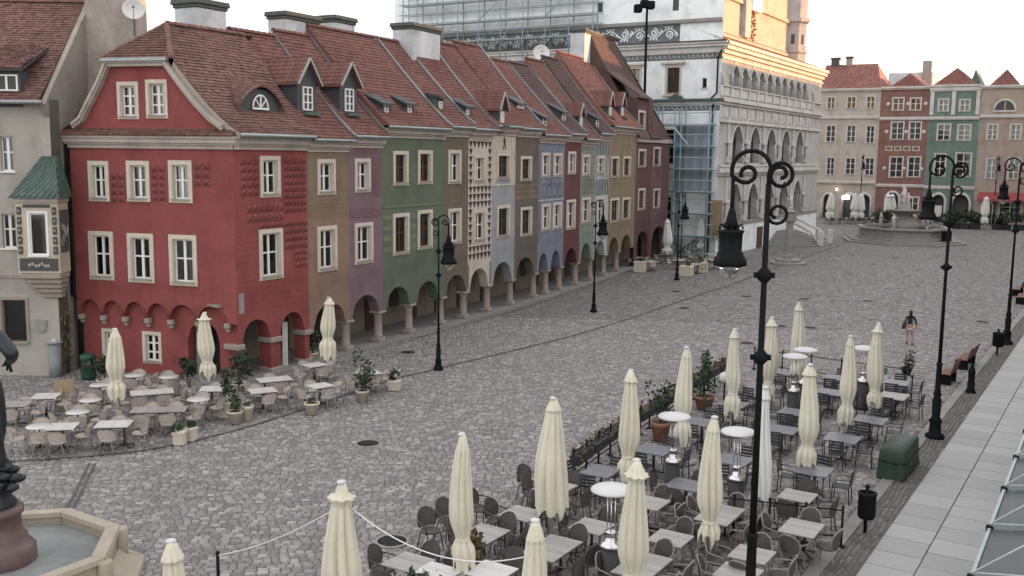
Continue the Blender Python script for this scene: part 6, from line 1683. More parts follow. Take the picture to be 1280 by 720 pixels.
b = MB(); b.lathe([(.19 * math.sin(math.pi * k / 10) + .002, 1.55 - .19 * math.cos(math.pi * k / 10)) for k in range(11)], 16); b.build('globe', M['heater_white'], t)
b = MB(); b.tube([(0, 0, 0), (0, 0, 1.4)], .03, 6); b.build('post', M['iron'], t)

def leaves(b, c, rx, rz_, n, size, rnd, up=.4, long=1.6):
    cl = [(rnd.gauss(0, .5) * rx, rnd.gauss(0, .5) * rx, rnd.uniform(-1, 1) * rz_ * .8) for _ in range(max(3, n // 22))]
    for i in range(n):
        q = cl[i % len(cl)]; s = size * rnd.uniform(.6, 1.3)
        p = Vector((c[0] + q[0] + rnd.gauss(0, .22) * rx, c[1] + q[1] + rnd.gauss(0, .22) * rx, c[2] + q[2] + rnd.gauss(0, .22) * rz_))
        d = Vector((rnd.gauss(0, 1), rnd.gauss(0, 1), rnd.gauss(up, .8))).normalized(); w = d.cross(Vector((rnd.gauss(0, 1), rnd.gauss(0, 1), rnd.gauss(0, 1)))).normalized()
        b.mesh([p, p + d * s * long * .5 + w * s * .5, p + d * s * long, p + d * s * long * .5 - w * s * .5], [(0, 1, 2, 3)])
def pot_plant(p, label, pot='round', pm='pot_cream', r=.24, ph=.42, fol=(.9, .35, 160), leaf='leaf', name='potted_plant', flowers=0, seed=0, stem=0.0, size=.09, group='potted plants', z=0, cat='potted plant'):
    g = at(p[0], p[1], z) if len(p) == 2 else Vector(p); rnd = random.Random(seed + int(abs(g.x) * 31 + g.y * 17))
    t = thing(name, label, cat, (g.x, g.y, .012), rnd.uniform(-.3, .3), group)
    b = MB()
    if pot == 'round': b.lathe([(r * .72, 0), (r, ph * .8), (r * 1.08, ph * .82), (r * 1.08, ph), (r * .95, ph), (r * .93, ph - .05), (.01, ph - .05)], 14)
    elif pot == 'square': b.cbox(-r, r, -r, r, 0, ph, .025); b.cbox(-r - .02, r + .02, -r - .02, r + .02, ph - .09, ph + .01, .015)
    b.build('pot', M[pm], t)
    b = MB(); b.lathe([(.01, ph - .03), (r * .92, ph - .04)], 10); b.build('soil', M['soil'], t) if pot == 'round' else None
    hgt, rx, n = fol
    b = MB(); leaves(b, (0, 0, ph + stem + (hgt - stem) / 2), rx, (hgt - stem) / 2, n, size, rnd); b.build('foliage', M[leaf], t)
    b = MB()
    for k in range(3): a = rnd.uniform(0, 6.28); b.tube([(.02 * math.cos(a), .02 * math.sin(a), ph - .05), (.06 * math.cos(a), .06 * math.sin(a), ph + hgt * .4), (rx * .4 * math.cos(a), rx * .4 * math.sin(a), ph + hgt * .8)], [.016, .012, .005], 5)
    b.build('stem', M['dark_wood'], t)
    if flowers:
        b = MB()
        for k in range(flowers): c = (rnd.gauss(0, rx * .5), rnd.gauss(0, rx * .5), ph + hgt * rnd.uniform(.55, 1.1)); leaves(b, c, .05, .04, 7, .06, rnd, .6, 1.0)
        b.build('flowers', M['petal'], t)
    return t
for p, lab, kw in (((825, 551), 'narrow dark shrub in a terracotta pot beside the fourth square-side parasol', dict(pot='round', pm='terracotta', r=.3, ph=.62, fol=(1.25, .26, 240), leaf='leaf_dark')),
                   ((880, 512), 'bushy green shrub in a terracotta pot beside the fifth square-side parasol', dict(pot='round', pm='terracotta', r=.34, ph=.5, fol=(1.5, .3, 420), leaf='leaf')),
                   ((1133, 468), 'thin brownish shrub at the far corner of the big terrace', dict(pot='round', pm='plastic_black', r=.22, ph=.3, fol=(.95, .25, 120), leaf='leaf_dry')),
                   ((225, 556), 'left one of two square cream pots at the front kerb of the left terrace', dict(pot='square', r=.17, ph=.42, fol=(.22, .16, 70))),
                   ((238, 551), 'right one of two square cream pots at the front kerb of the left terrace', dict(pot='square', r=.17, ph=.42, fol=(.22, .16, 70))),
                   ((310, 527), 'slim cream pot with no tall plant beside the wicker chairs', dict(pot='round', r=.18, ph=.55, fol=(.1, .12, 20))),
                   ((294, 529), 'cream banded pot with low green plant at the kerb', dict(pot='round', r=.25, ph=.42, fol=(.4, .22, 120))),
                   ((281, 522), 'tall cream square pot with a climbing shrub between the tables', dict(pot='square', r=.19, ph=.55, fol=(1.25, .24, 220), leaf='leaf_dark')),
                   ((390, 518), 'grey round pot with trimmed low plant below the brown arch parasol', dict(pot='round', r=.26, ph=.42, fol=(.12, .18, 40))),
                   ((453, 502), 'cream pot with a tall leafy shrub near the right end of the left terrace', dict(pot='round', r=.24, ph=.42, fol=(1.55, .3, 380))),
                   ((493, 488), 'pot of white flowers at the right end of the left terrace', dict(pot='square', r=.2, ph=.38, fol=(.4, .22, 110), leaf='leaf_dark', flowers=12)),
                   ((131, 487), 'dark bush with white flowers beside the leftmost terrace parasol', dict(pot='round', r=.28, ph=.4, fol=(1.0, .36, 320), leaf='leaf_dark')),
                   ((118, 521), 'low pot of white flowers between the left round tables', dict(pot='round', r=.2, ph=.3, fol=(.3, .22, 90), leaf='leaf_dark', flowers=9)),
                   ((237, 502), 'round clipped shrub on a thin stem near the doorway parasol', dict(pot='round', r=.2, ph=.4, fol=(1.15, .3, 330), stem=.5, leaf='leaf_dark')),
                   ((300, 492), 'broad green bush against the red house pier', dict(pot='round', r=.3, ph=.4, fol=(1.2, .42, 380), leaf='leaf_dark')),
                   ((285, 470), 'pale grey green bush under the first arch of the red house', dict(pot='round', r=.25, ph=.4, fol=(1.4, .32, 300))),
                   ((391, 452), 'spiky green plant beside the pier of the brown house', dict(pot='round', r=.22, ph=.4, fol=(.9, .25, 180), leaf='leaf_dark')),
                   ((800, 340), 'cream pot under the far arches of the maroon house', dict(pot='square', r=.45, ph=.8, fol=(.5, .4, 60))),
                   ((858, 345), 'wide white pot at the front of the far terrace', dict(pot='square', r=.5, ph=.75, fol=(.4, .4, 90), leaf='leaf_dark')),
                   ((877, 341), 'white pot with green plant at the front of the far terrace', dict(pot='square', r=.36, ph=.8, fol=(.7, .4, 130))),
                   ((866, 328), 'green bush in the far terrace between the two whitish parasols', dict(pot='round', r=.4, ph=.5, fol=(1.9, .6, 330))),
                   ((851, 331), 'dark round bush behind the far terrace lamp', dict(pot='round', r=.4, ph=.5, fol=(1.4, .75, 400), leaf='leaf_dark')),
                   ((898, 328), 'tall green bush at the right end of the far terrace', dict(pot='round', r=.4, ph=.5, fol=(2.4, .6, 360)))):
    pot_plant(p, lab, seed=len(lab), **kw)
for i, x in enumerate((1101, 1108, 1124, 1132, 1186, 1194, 1204, 1214, 1219, 1247, 1256, 1274)):
    g = at(x, 283 + (x - 1100) * .028)
    pot_plant((g.x, g.y, 0), 'dark green bush in a planter before the far houses, %s from the left' % (ORD + ['eleventh', 'twelfth'])[i], pot='square', pm='plastic_black', r=.55, ph=.7, fol=(1.5, .85, 160), leaf='leaf_dark' if i % 2 else 'leaf', size=.28, seed=i, group='planters before the far houses')
# terrace fence with dry planting
def fence(name, label, pts, step, h=.95, planter=False, extra=True):
    P = [Vector(p).to_3d() for p in pts]; t = thing(name, label, 'fence', P[0]); o = P[0]
    for a, c in zip(P, P[1:]):
        n = max(1, round((c - a).length / step))
        for k in range(n + 1):
            q = a.lerp(c, k / n) - o
            b = MB(); b.tube([(q.x, q.y, 0), (q.x, q.y, h)], .028, 6); b.lathe([(.1, 0), (.1, .03), (.03, .04)], 8, (q.x, q.y, 0)); b.lathe([(.03, h), (.04, h + .02), (.01, h + .06)], 6, (q.x, q.y, 0)); b.build('post', M['iron'], t)
        for z in (h - .06, .25) if extra else (h - .06,):
            b = MB(); b.tube([a - o + Vector((0, 0, z)), c - o + Vector((0, 0, z))], .018, 5); b.build('rail', M['iron'], t)
        if planter:
            d = (c - a); nb = max(1, round(d.length / 1.5))
            for k in range(nb):
                m_ = a.lerp(c, (k + .5) / nb) - o; u = d.normalized() * (d.length / nb / 2 - .08); v = Vector((-d.y, d.x, 0)).normalized() * .15
                b = MB(); b.obox(m_ + Vector((0, 0, .62)), u, v, (0, 0, .13)); b.build('planter_box', M['plastic_black'], t)
                b = MB(); rnd = random.Random(k * 7 + int(abs(m_.x) * 10)); 
                for q in range(5): leaves(b, m_ + u * (q / 2 - 1) + Vector((0, 0, .82)), .14, .12, 15, .08, rnd)
                b.build('dry_plants', M['leaf_dry'], t)
    return t
fence('terrace_fence', 'dark post fence with boxes of dry plants along the open square side', [(1.75, 26.7), (3.45, 30.2), (5.4, 33.8), (6.8, 36.5), (8.9, 40.2)], .9, planter=True)
fence('terrace_fence', 'dark low fence closing the far end of the big terrace', [(10.4, 42.0), (15.35, 38.2), (15.0, 36.6)], 1.2)
fence('terrace_fence', 'short dark fence across the terrace behind the nearest light tables', [(4.6, 23.3), (7.75, 22.35)], .8)
b = MB()
for p in ((2.6, 28.6), (6.2, 35.3), (7.6, 38.0)): pass
pot_plant((-.75, 20.05, 0), 'spiky grassy plant beside the front square-side tables', pot='square', pm='plastic_black', r=.2, ph=.45, fol=(.8, .24, 150), leaf='leaf_dry', seed=3, size=.14)
pot_plant((-1.75, 18.8, 0), 'dark leafy plant at the bottom edge beside the first square-side parasol', pot='square', pm='plastic_black', r=.2, ph=.45, fol=(.5, .26, 150), leaf='leaf_dark', seed=4, size=.12)
# tarpaulin covered box
c0 = at(1097, 597).to_2d(); c1 = c0 + r_ * .72; c2 = c1 + e_ * 2.0; c3 = c0 + e_ * 2.0
t = thing('covered_crate', 'long box wrapped in a dark green tarpaulin beside the pavement', 'covered crate', (c0.x, c0.y, 0))
b = MB(); N = 36
def per(u):
    cs_ = [c0, c1, c2, c3]; k = u * 4; i = int(k) % 4; return cs_[i].lerp(cs_[(i + 1) % 4], k - int(k)) - c0
cen = (c0 + c1 + c2 + c3) / 4 - c0; vs = []; rows = ((0.02, 1.07), (.25, 1.03), (.55, 1.0), (.79, .97), (.86, .93))
for z, k in rows:
    for j in range(N):
        p = cen + (per(j / N) - cen) * (k + (.03 * math.sin(j * 2.1) + .025 * math.sin(j * 4.7 + z * 3)) * (1 - z * .8)); vs.append((p.x, p.y, z + (.03 * math.sin(j * 1.7) if z < .1 else .012 * math.sin(j * 1.1))))
vs.append((cen.x, cen.y, .84))
b.mesh(vs, [(i * N + j, i * N + (j + 1) % N, (i + 1) * N + (j + 1) % N, (i + 1) * N + j) for i in range(len(rows) - 1) for j in range(N)] + [((len(rows) - 1) * N + j, (len(rows) - 1) * N + (j + 1) % N, len(rows) * N) for j in range(N)], 0, True)
b.build('tarpaulin', M['tarp'], t)
b = MB(); p = [cen + (per(j / N) - cen) * 1.03 for j in range(N)]; b.tube([(q.x, q.y, .5 + .02 * math.sin(j)) for j, q in enumerate(p)], .012, 4, closed=True); b.build('cord', M['iron'], t)
# bins, bollard, benches
def bin_(p, label, hh=1.1, r=.2):
    g = at(*p); t = thing('litter_bin', label, 'litter bin', (g.x, g.y, .01), -.9, 'litter bins on posts')
    b = MB(); b.tube([(0, 0, 0), (0, 0, hh)], .045, 8); b.lathe([(.05, hh), (.07, hh + .03), (.02, hh + .09)], 8); b.build('post', M['iron'], t)
    b = MB(); b.lathe([(r * .82, hh - .72), (r, hh - .66), (r, hh - .14), (r * 1.08, hh - .12), (r * 1.08, hh - .08), (r * .86, hh - .07), (r * .84, hh - .3), (.01, hh - .3)], 14, (.0 + r * .3, -r * .4, 0)); b.build('basket', M['iron'], t)
bin_((1081, 666), 'black cylindrical litter bin on a post beside the near tables', 1.12, .21); bin_((1246, 444), 'small black litter bin on a post beside the farther pavement lamp', 1.15, .26)
g = at(1213, 491); t = thing('bollard', 'black cast iron bollard at the pavement edge', 'bollard', (g.x, g.y, .01)); b = MB()
b.lathe([(.17, 0), (.17, .12), (.13, .16), (.145, .4), (.12, .46), (.13, .75), (.15, .8), (.11, .86), (.12, .92), (.08, 1.0), (.06, 1.05), (.075, 1.09), (.02, 1.15)], 12); b.build('shaft', M['iron'], t)
b = MB(); b.lathe([(.20, 0), (.20, .05), (.17, .06)], 12); b.build('foot', M['iron'], t)
def bench(pos, rz, label, L=2.0):
    t = thing('bench', label, 'bench', (pos[0], pos[1], .01), rz, 'wooden benches along the pavement')
    for k in range(4): b = MB(); y = -.2 + k * .125; b.cbox(-L / 2, L / 2, y, y + .1, .42, .46, .008); b.build('seat_slat', M['bench_wood'], t)
    for k in range(4): b = MB(); z = .52 + k * .105; b.cbox(-L / 2, L / 2, .29 + k * .03, .33 + k * .03, z, z + .09, .008); b.build('back_slat', M['bench_wood'], t)
    for s in (-1, 1):
        x = s * (L / 2 - .2); b = MB(); b.cbox(x - .04, x + .04, -.22, .3, 0, .41, .01); b.beam((x, .27, .4), (x, .41, .95), .05, .05); b.build('bench_leg', M['iron'], t)
g = at(1205, 458); bench((g.x, g.y), A_T + math.pi - .05, 'farther brown slatted bench beside the tall lamp')
g = at(1182, 478); bench((g.x, g.y), A_T + math.pi - .05, 'nearer brown slatted bench half behind the tall lamp', 1.3)
for p, lab in (((1271, 368), 'dark bench at the right edge, farther of the pair'), ((1276, 378), 'dark bench at the right edge, nearer of the pair')):
    g = at(*p); bench((g.x, g.y), A_T + math.pi, lab, 2.2)
# green hydrant cabinet, standing cocktail table, boards, lectern
g = at(111, 474); t = thing('recycling_bin', 'green bin against the ground floor of the red house', 'bin', (g.x, g.y, .01), .2); b = MB(); b.lathe([(.26, 0), (.3, .1), (.27, .75), (.3, .8), (.3, .95), (.24, 1.0), (.02, 1.02)], 10); b.build('body', M['green_paint'], t); b = MB(); b.cbox(-.2, .2, -.33, -.25, .5, .7, .02); b.build('hatch', M['plastic_black'], t)
g = at(70, 470); t = thing('covered_heater', 'slim standing table under a pale translucent cover by the beige wall', 'covered table', (g.x, g.y, .01)); b = MB(); b.lathe([(.24, 0), (.23, .6), (.21, 1.2), (.24, 1.32), (.33, 1.36), (.33, 1.39), (.05, 1.42)], 14); b.build('cover', M['cover'], t); b = MB(); b.tube([(0, 0, 1.4), (0, 0, 1.47)], .1, 8); b.build('knob', M['pole_white'], t)
def board(p, label, rz, h=1.05, w=.3, m='yellow_board'):
    g = at(*p); t = thing('menu_board', label, 'menu board', (g.x, g.y, .01), rz)
    b = MB(); b.mesh([(-w, -.24, 0), (w, -.24, 0), (w, -.03, h), (-w, -.03, h), (-w, -.2, 0), (w, -.2, 0), (w, .01, h), (-w, .01, h)], [(0, 1, 2, 3), (7, 6, 5, 4), (3, 2, 6, 7), (0, 3, 7, 4), (1, 5, 6, 2)]); b.build('front_panel', M[m], t)
    b = MB(); b.beam((-w + .03, .26, 0), (-w + .03, .02, h), .04, .03); b.beam((w - .03, .26, 0), (w - .03, .02, h), .04, .03); b.build('stand', M['dark_wood'], t)
board((81, 512), 'yellow menu board standing among the left tables', .5); board((357, 458), 'tall narrow menu board leaning by the brown arch', .2, 1.9, .11, 'pale_canvas')
# white rope slung between parasols
def rope(a, b_, sag, label):
    A, B = Vector(a), Vector(b_); pts = [A.lerp(B, k / 20) - Vector((0, 0, sag * 4 * (k / 20) * (1 - k / 20))) for k in range(21)]
    b = MB(); b.tube([p - A for p in pts], .011, 5); o = b.build('rope', M['rope'], None, A); tag(o, label, 'rope', 'ropes slung from the first parasol')
p1 = at(427, 602, 3.5); p2 = at(664, 651, 3.5); p0 = at(212, 677, 3.3); pp_ = at(272, 693, 1.0)
t = thing('rope_post', 'thin black post at the bottom edge holding the end of the white rope', 'post', (pp_.x, pp_.y, 0)); b = MB(); b.tube([(0, 0, 0), (0, 0, 1.0)], .035, 8); b.lathe([(.04, 1.0), (.05, 1.03), (.02, 1.07)], 8); b.build('shaft', M['iron'], t); b = MB(); b.lathe([(.16, 0), (.16, .03), (.04, .05)], 10); b.build('foot', M['iron'], t)
rope((p1.x + .15, p1.y, 3.05), (p2.x, p2.y, 2.95), .42, 'white rope hanging between the first parasols of both rows')
rope((p1.x - .15, p1.y, 3.0), (pp_.x, pp_.y, .98), .12, 'white rope running down left from the first square-side parasol')
b = MB()

# ------------------------------------------------------------------ glass canopy at the bottom right
z = 3.0; ea, eb = at(1214, 724, z), at(1290, 520, z); dv = (eb - ea).normalized(); rt_ = Vector((dv.y, -dv.x, 0))
t = thing('glass_canopy', 'glass cafe canopy on steel rafters at the bottom right corner', 'canopy', ea)
L = (eb - ea).length + 14; sp_ = 2.3; n = int(L / sp_)
b = MB(); b.beam(dv * -4, dv * L, .05, .09); b.build('edge_beam', M['zinc'], t)
for k in range(-2, n):
    a = dv * (k * sp_); c = a + rt_ * 3.2 + Vector((0, 0, .5))
    b = MB(); b.beam(a + Vector((0, 0, .06)), c + Vector((0, 0, .06)), .05, .09); b.build('rafter', M['zinc'], t)
    b = MB(); b.cbox(-.05, .05, -.05, .05, -.07, .08, .015); b.v = [tuple(Vector(p) + a) for p in b.v]; b.build('bracket', M['iron'], t)
    b = MB(); q = [a + dv * .05, a + dv * (sp_ - .05), c + dv * (sp_ - .05), c + dv * .05]; b.mesh([p + Vector((0, 0, .0)) for p in q] + [p + Vector((0, 0, .012)) for p in q], [(3, 2, 1, 0), (4, 5, 6, 7), (0, 1, 5, 4), (1, 2, 6, 5), (2, 3, 7, 6), (3, 0, 4, 7)]); b.build('pane', M['canopy_glass'], t)
    if 1:
        b = MB(); b.tube([a + Vector((0, 0, .1)), a + rt_ * 2.2 + dv * .3 + Vector((0, 0, 1.9))], .014, 5); b.build('tie_rod', M['pole_white'], t)
for k in range(0, n, 3):
    a = dv * (k * sp_); b = MB(); b.tube([a + Vector((0, 0, -3)), a + Vector((0, 0, -.08))], .05, 8); b.build('post', M['metal_grey'], t)

# ------------------------------------------------------------------ figures
def skin(joints, edges, name, mt, parent=None, loc=(0, 0, 0), rz=0, sub=2, root=0):
    me = bpy.data.meshes.new(name + '_cage'); me.from_pydata([j[0] for j in joints], edges, [])
    o = bpy.data.objects.new(name + '_cage', me); COL.objects.link(o)
    md = o.modifiers.new('skin', 'SKIN'); md.use_smooth_shade = True
    for i, j in enumerate(joints):
        r = j[1]; me.skin_vertices[0].data[i].radius = r if isinstance(r, tuple) else (r, r)
    me.skin_vertices[0].data[root].use_root = True
    s_ = o.modifiers.new('sub', 'SUBSURF'); s_.levels = sub; s_.render_levels = sub
    dg = bpy.context.evaluated_depsgraph_get(); dg.update()
    nm = bpy.data.meshes.new_from_object(o.evaluated_get(dg)); nm.name = name
    bpy.data.objects.remove(o); bpy.data.meshes.remove(me)
    nm.materials.clear(); nm.materials.append(M[mt])
    for p in nm.polygons: p.use_smooth = True
    return ob(name, nm, parent, loc, rz)
M['skin_tone'] = mat('skin', (.38, .23, .17), .6, .05, bump=0); M['hair'] = mat('dark_hair', (.015, .012, .011), .6, .2)
M['cloth_dark'] = mat('dark_jacket', (.028, .022, .026), .9, .2); M['cloth_pink'] = mat('pale_pink_shorts', (.68, .52, .54), .85, .1); M['shoe'] = mat('dark_shoe', (.02, .02, .02), .6, .1)
# walking woman, seen from behind, heading away
g = at(1136, 431); S = 1.0
t = thing('person', 'woman in dark top and pale pink shorts walking across the open square', 'person', (g.x, g.y, .012), -.25)
J = [((0, 0, .90), (.13, .10)), ((0, .01, 1.05), (.105, .08)), ((0, .02, 1.25), (.13, .09)), ((0, .02, 1.38), (.10, .07)), ((0, .025, 1.44), .045), ((0, .04, 1.50), .05), ((0, .05, 1.60), (.075, .09)), ((0, .045, 1.69), (.055, .065)),
     ((-.16, .02, 1.36), .05), ((-.21, -.06, 1.12), .04), ((-.17, .10, .95), .03), ((.16, .02, 1.36), .05), ((.25, -.02, 1.13), .04), ((.30, .05, .92), .03),
     ((-.09, .0, .84), .09), ((-.09, .12, .48), .058), ((-.09, .02, .10), .038), ((-.09, .14, .035), .032), ((.09, -.01, .84), .09), ((.10, .02, .48), .058), ((.11, -.26, .16), .038), ((.11, -.20, .04), .032)]
for s, (wx, wy, wz) in ((-1, (-.17, .10, .95)), (1, (.30, .05, .92))):
    k = len(J); J += [((wx, wy + .02, wz - .06), .026)]
    for f, (dx, dy, l) in enumerate(((-.024, .012, .075), (-.008, .018, .085), (.008, .016, .08), (.022, .008, .065))): J += [((wx + dx, wy + .025 + dy * .5, wz - .09), .009), ((wx + dx * 1.1, wy + .03 + dy, wz - .09 - l * .7), .008)]
    J += [((wx - s * .03, wy + .05, wz - .07), .009), ((wx - s * .035, wy + .07, wz - .11), .008)]
E_ = [(0, 1), (1, 2), (2, 3), (3, 4), (4, 5), (5, 6), (6, 7), (3, 8), (8, 9), (9, 10), (3, 11), (11, 12), (12, 13), (0, 14), (14, 15), (15, 16), (16, 17), (0, 18), (18, 19), (19, 20), (20, 21)]
for w0, k in ((10, 22), (13, 33)):
    E_.append((w0, k))
    for f in range(4): E_ += [(k, k + 1 + 2 * f), (k + 1 + 2 * f, k + 2 + 2 * f)]
    E_ += [(k, k + 9), (k + 9, k + 10)]
skin(J, E_, 'body', 'skin_tone', t)
jt = [((0, .01, .98), (.145, .11)), ((0, .01, 1.08), (.125, .10)), ((0, .02, 1.26), (.15, .11)), ((0, .02, 1.38), (.115, .085)), ((-.165, .02, 1.36), .064), ((-.215, -.06, 1.12), .054), ((-.175, .09, .98), .044), ((.165, .02, 1.36), .064), ((.255, -.02, 1.13), .054), ((.295, .045, .98), .044), ((0, .02, 1.43), .07)]
skin(jt, [(0, 1), (1, 2), (2, 3), (3, 4), (4, 5), (5, 6), (3, 7), (7, 8), (8, 9), (3, 10)], 'jacket', 'cloth_dark', t)
sh = [((0, 0, .95), (.165, .14)), ((-.095, .0, .83), .135), ((-.095, .06, .66), .115), ((.095, -.01, .83), .135), ((.10, .0, .66), .115)]
skin(sh, [(0, 1), (1, 2), (0, 3), (3, 4)], 'shorts', 'cloth_pink', t)
hr = [((0, .02, 1.70), (.07, .08)), ((0, -.03, 1.60), (.085, .075)), ((0, -.06, 1.46), (.085, .045)), ((.01, -.07, 1.30), (.06, .03))]
skin(hr, [(0, 1), (1, 2), (2, 3)], 'hair', 'hair', t)
for x, y, z_, p in ((-.09, .09, .045, 0), (.11, -.23, .08, .5)): b = MB(); b.cbox(x - .045, x + .045, y - .11, y + .12, z_ - .045, z_ + .035, .02); b.build('shoe', M['shoe'], t)
bag = tag(skin([((g.x - .30, g.y - .02, 1.02), (.13, .08)), ((g.x - .32, g.y - .02, .86), (.15, .09)), ((g.x - .31, g.y - .02, .78), (.12, .07)), ((g.x - .16, g.y, 1.36), .016)], [(0, 1), (1, 2), (0, 3)], 'shoulder_bag', 'shoe'), 'black shoulder bag hanging at the left side of the walking woman', 'bag')

# near fountain with bronze figure
FC = Vector((-10.45, 19.53)); cr = 2.42; ang0 = math.atan2(21.30 - 19.53, -9.32 + 10.45)
t = thing('fountain', 'octagonal limestone fountain basin with water at the bottom left corner', 'fountain', (FC.x, FC.y, 0))
va = [ang0 + math.pi / 8 + k * math.pi / 4 for k in range(8)]
for k in range(8):
    a0, a1 = va[k - 1], va[k]
    def pt(r, a, z): return (r * math.cos(a), r * math.sin(a), z)
    g_ = .004
    b = MB()
    for (ro, ri, z0, z1) in ((cr - .08, cr - .30, 0.02, .797),):
        b.mesh([pt(ri, a0 + g_, z0), pt(ro, a0 + g_, z0), pt(ro, a1 - g_, z0), pt(ri, a1 - g_, z0), pt(ri, a0 + g_, z1), pt(ro, a0 + g_, z1), pt(ro, a1 - g_, z1), pt(ri, a1 - g_, z1)], [(0, 3, 2, 1), (4, 5, 6, 7), (0, 1, 5, 4), (1, 2, 6, 5), (2, 3, 7, 6), (3, 0, 4, 7)])
    b.build('basin_wall', M['limestone'], t)
    b = MB(); ro, ri, z0, z1 = cr, cr - .34, .80, .90
    b.mesh([pt(ri, a0 + g_, z0), pt(ro, a0 + g_, z0), pt(ro, a1 - g_, z0), pt(ri, a1 - g_, z0), pt(ri + .02, a0 + g_, z1), pt(ro - .03, a0 + g_, z1), pt(ro - .03, a1 - g_, z1), pt(ri + .02, a1 - g_, z1)], [(0, 3, 2, 1), (4, 5, 6, 7), (0, 1, 5, 4), (1, 2, 6, 5), (2, 3, 7, 6), (3, 0, 4, 7)])
    b.build('rim', M['limestone'], t)
for k in range(8):
    a = va[k]; b = MB(); b.lathe([(.17, .0), (.17, .8), (.14, .84)], 8, (cr * .99 * math.cos(a), cr * .99 * math.sin(a), 0)); b.build('corner_pier', M['limestone'], t)
for k in range(8):
    a0, a1 = va[k - 1] + .004, va[k] - .004; b = MB(); R3 = ((cr + .5, 0.0), (cr + .48, .10), (cr + .16, .22), (cr - .02, .42), (cr - .07, .42))
    b.mesh([(r * math.cos(a), r * math.sin(a), z) for r, z in R3 for a in (a0, a1)], [(2 * i, 2 * i + 1, 2 * i + 3, 2 * i + 2) for i in range(4)]); b.build('plinth', M['limestone'], t)
M['water'] = mat('fountain_water', (.21, .23, .225), .08, .35, .9, 5., .35, 7., spec=.6)
b = MB(); b.face([((cr - .3) * math.cos(a), (cr - .3) * math.sin(a), .62) for a in va]); b.build('water', M['water'], t)
b = MB(); b.lathe([(.74, 0), (.74, .9), (.66, 1.0), (.58, 1.05), (.58, 1.15), (.5, 1.25), (.47, 1.6), (.54, 1.65), (.54, 1.75), (.45, 1.8)], 20); b.build('pedestal', M['pink_granite'], t)
px0 = Vector((0, 0, 0))
st = thing('statue', 'dark bronze statue with bent arm standing on the near fountain pedestal', 'statue', (FC.x - .04, FC.y, 1.78), -.35)
b = MB()
b.lathe([(.44, 0), (.46, .08), (.36, .2), (.38, .42), (.5, .5), (.3, .62)], 14)
for k in range(24):
    a = k * 2.4; rr = .68 - .012 * k; z_ = .46 + k * .018; b.lathe([(.02, -.1), (.15, -.03), (.16, .04), (.02, .11)], 7, (rr * .75 * math.cos(a), rr * .75 * math.sin(a), z_))
b.build('rocky_base', M['bronze'], st)
K = 1.9; B0 = .86
def sc_(p): return (p[0] * K, p[1] * K, p[2] * K + B0)
J = [((0, 0, .90), (.14, .12)), ((0, -.01, 1.05), (.12, .10)), ((.01, 0, 1.25), (.17, .12)), ((.01, .02, 1.40), (.13, .09)), ((.0, .03, 1.47), .06), ((-.01, .05, 1.53), .06), ((-.02, .06, 1.64), (.09, .10)), ((-.02, .05, 1.74), (.065, .075)),
     ((.2, .02, 1.40), .085), ((.41, -.02, 1.24), .075), ((.22, .14, 1.14), .055), ((-.2, .02, 1.40), .07), ((-.32, .05, 1.60), .055), ((-.28, .1, 1.85), .045),
     ((.10, 0, .84), .11), ((.12, .04, .47), .075), ((.11, -.02, .09), .048), ((.12, .12, .03), .04), ((-.1, 0, .84), .11), ((-.13, .1, .5), .075), ((-.12, -.04, .10), .048), ((-.13, .1, .03), .04)]
k = len(J); J += [((0.14, 0.16, 1.10), .035), ((0.12, 0.18, 1.05), .014), ((0.10, 0.19, 1.00), .012), ((0.14, 0.19, 1.04), .014), ((0.13, 0.21, 0.98), .012), ((0.16, 0.18, 1.04), .014), ((0.16, 0.20, 0.99), .012), ((0.11, 0.15, 1.08), .014), ((0.08, 0.15, 1.05), .012), ((-.27, .12, 1.93), .035), ((-.29, .12, 2.0), .014), ((-.29, .13, 2.05), .012), ((-.27, .13, 2.0), .014), ((-.27, .14, 2.06), .012), ((-.25, .13, 2.0), .014), ((-.25, .14, 2.05), .012), ((-.23, .11, 1.95), .014), ((-.21, .11, 1.98), .012)]
E2 = [(0, 1), (1, 2), (2, 3), (3, 4), (4, 5), (5, 6), (6, 7), (3, 8), (8, 9), (9, 10), (3, 11), (11, 12), (12, 13), (0, 14), (14, 15), (15, 16), (16, 17), (0, 18), (18, 19), (19, 20), (20, 21), (10, k), (k, k + 1), (k + 1, k + 2), (k, k + 3), (k + 3, k + 4), (k, k + 5), (k + 5, k + 6), (k, k + 7), (k + 7, k + 8), (13, k + 9), (k + 9, k + 10), (k + 10, k + 11), (k + 9, k + 12), (k + 12, k + 13), (k + 9, k + 14), (k + 14, k + 15), (k + 9, k + 16), (k + 16, k + 17)]
JS = [(sc_(p), (r[0] * K, r[1] * K) if isinstance(r, tuple) else r * K) for p, r in J]
skin(JS, E2, 'figure', 'bronze', st)
dr = [(sc_((.05, -.1, .98)), (.2, .16)), (sc_((.18, -.1, .7)), (.16, .12)), (sc_((.2, -.08, .3)), (.14, .1)), (sc_((.22, -.05, .02)), (.12, .1))]
skin(dr, [(0, 1), (1, 2), (2, 3)], 'drapery', 'bronze', st)

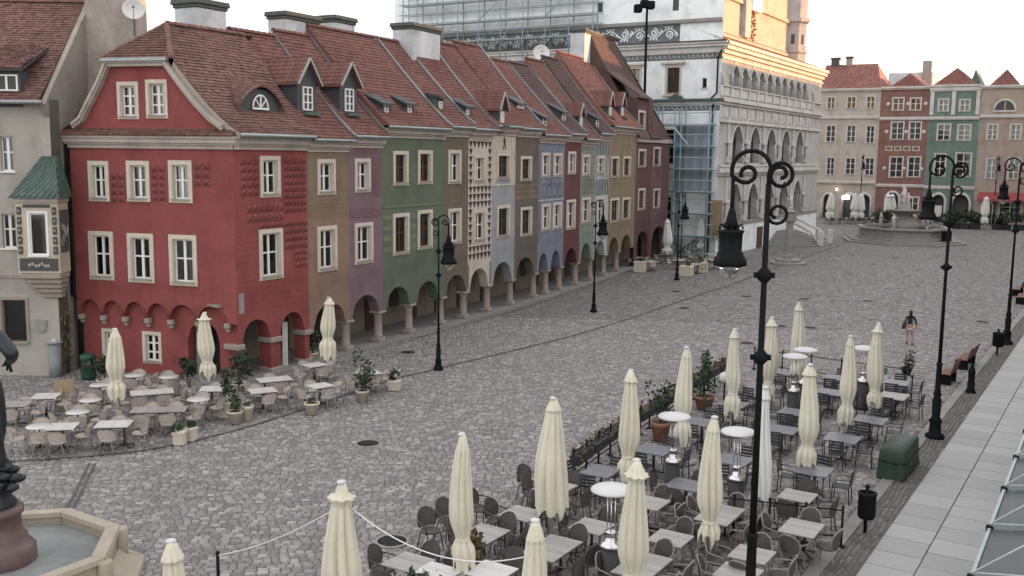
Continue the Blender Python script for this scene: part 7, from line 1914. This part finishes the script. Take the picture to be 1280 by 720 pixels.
# far fountain with its group of figures
g = Vector((42.9, 109.8)); t = thing('fountain', 'stone fountain with a group of pale figures in the far part of the square', 'fountain', (g.x, g.y, 0), .2)
b = MB(); b.lathe([(6.6, 0), (6.6, .15), (6.0, .16), (6.0, .32), (5.4, .33)], 8, smooth=False); b.build('steps', M['stone_grey'], t)
b = MB(); b.lathe([(5.0, .3), (5.0, .5), (4.75, .6), (4.7, 1.35), (5.05, 1.45), (5.05, 1.65), (4.5, 1.66), (4.45, .9)], 8, smooth=False); b.build('basin', M['stone_grey'], t)
b = MB(); b.lathe([(.02, 1.3), (4.5, 1.3)], 8, smooth=False); b.build('water', M['water'], t)
b = MB(); b.lathe([(1.7, 1.2), (1.5, 2.0), (1.1, 2.4), (.8, 3.0), (1.7, 3.3), (1.9, 3.45), (.7, 3.5), (.6, 4.2)], 10); b.build('centre_pillar', M['stone_grey'], t)
def mini(pos, rz, hh, parent, arms=1.0):
    k = hh / 1.75
    J = [((0, 0, .9), .16), ((0, 0, 1.2), .18), ((0, .02, 1.42), .11), ((0, .04, 1.62), .10), ((0, .03, 1.74), .06), ((.22, .02, 1.35), .07), ((.4, .1, 1.15 + .5 * arms), .05), ((-.22, .02, 1.35), .07), ((-.36, .12, 1.1), .05), ((.1, 0, .5), .1), ((.14, .05, .05), .06), ((-.1, .1, .5), .1), ((-.12, -.05, .05), .06)]
    JJ = [((p[0] * k, p[1] * k, p[2] * k), r * k) for p, r in J]
    return skin(JJ, [(0, 1), (1, 2), (2, 3), (3, 4), (1, 5), (5, 6), (1, 7), (7, 8), (0, 9), (9, 10), (0, 11), (11, 12)], 'figure', 'th_light', parent, pos, rz, 1)
mini((-.3, -.2, 3.4), .5, 2.5, t); mini((.45, .1, 3.3), 2.5, 2.1, t, -.3); mini((.1, .3, 3.6), 1.2, 2.6, t, 1.2)
for k in range(4): a = k * 1.571 + .6; mini((2.6 * math.cos(a), 2.6 * math.sin(a), 1.35), a + 1.5, 1.8, t, .4)
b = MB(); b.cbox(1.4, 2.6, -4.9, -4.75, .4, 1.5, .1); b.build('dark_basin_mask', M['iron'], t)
# pillory column
g = at(985, 330); t = thing('pillory_column', 'slim stone column with a small figure on a round stepped base before the town hall', 'monument', (g.x, g.y, 0), .5)
b = MB(); b.lathe([(1.55, 0), (1.55, .18), (1.1, .2), (1.1, .42), (.6, .44)], 20, smooth=False); b.build('steps', M['stone_grey'], t)
b = MB(); b.lathe([(.45, .42), (.4, .8), (.3, .9), (.29, 3.5), (.36, 3.6)], 8, smooth=False); b.build('shaft', M['stone_grey'], t)
b = MB(); b.cbox(-.4, .4, -.4, .4, 3.6, 4.3, .06); b.lathe([(.35, 4.3), (.5, 4.42), (.45, 4.5), (.2, 4.6)], 8, smooth=False); b.build('capital', M['stone_grey'], t)
mini((0, 0, 4.55), 0, 1.35, t, 1.3)
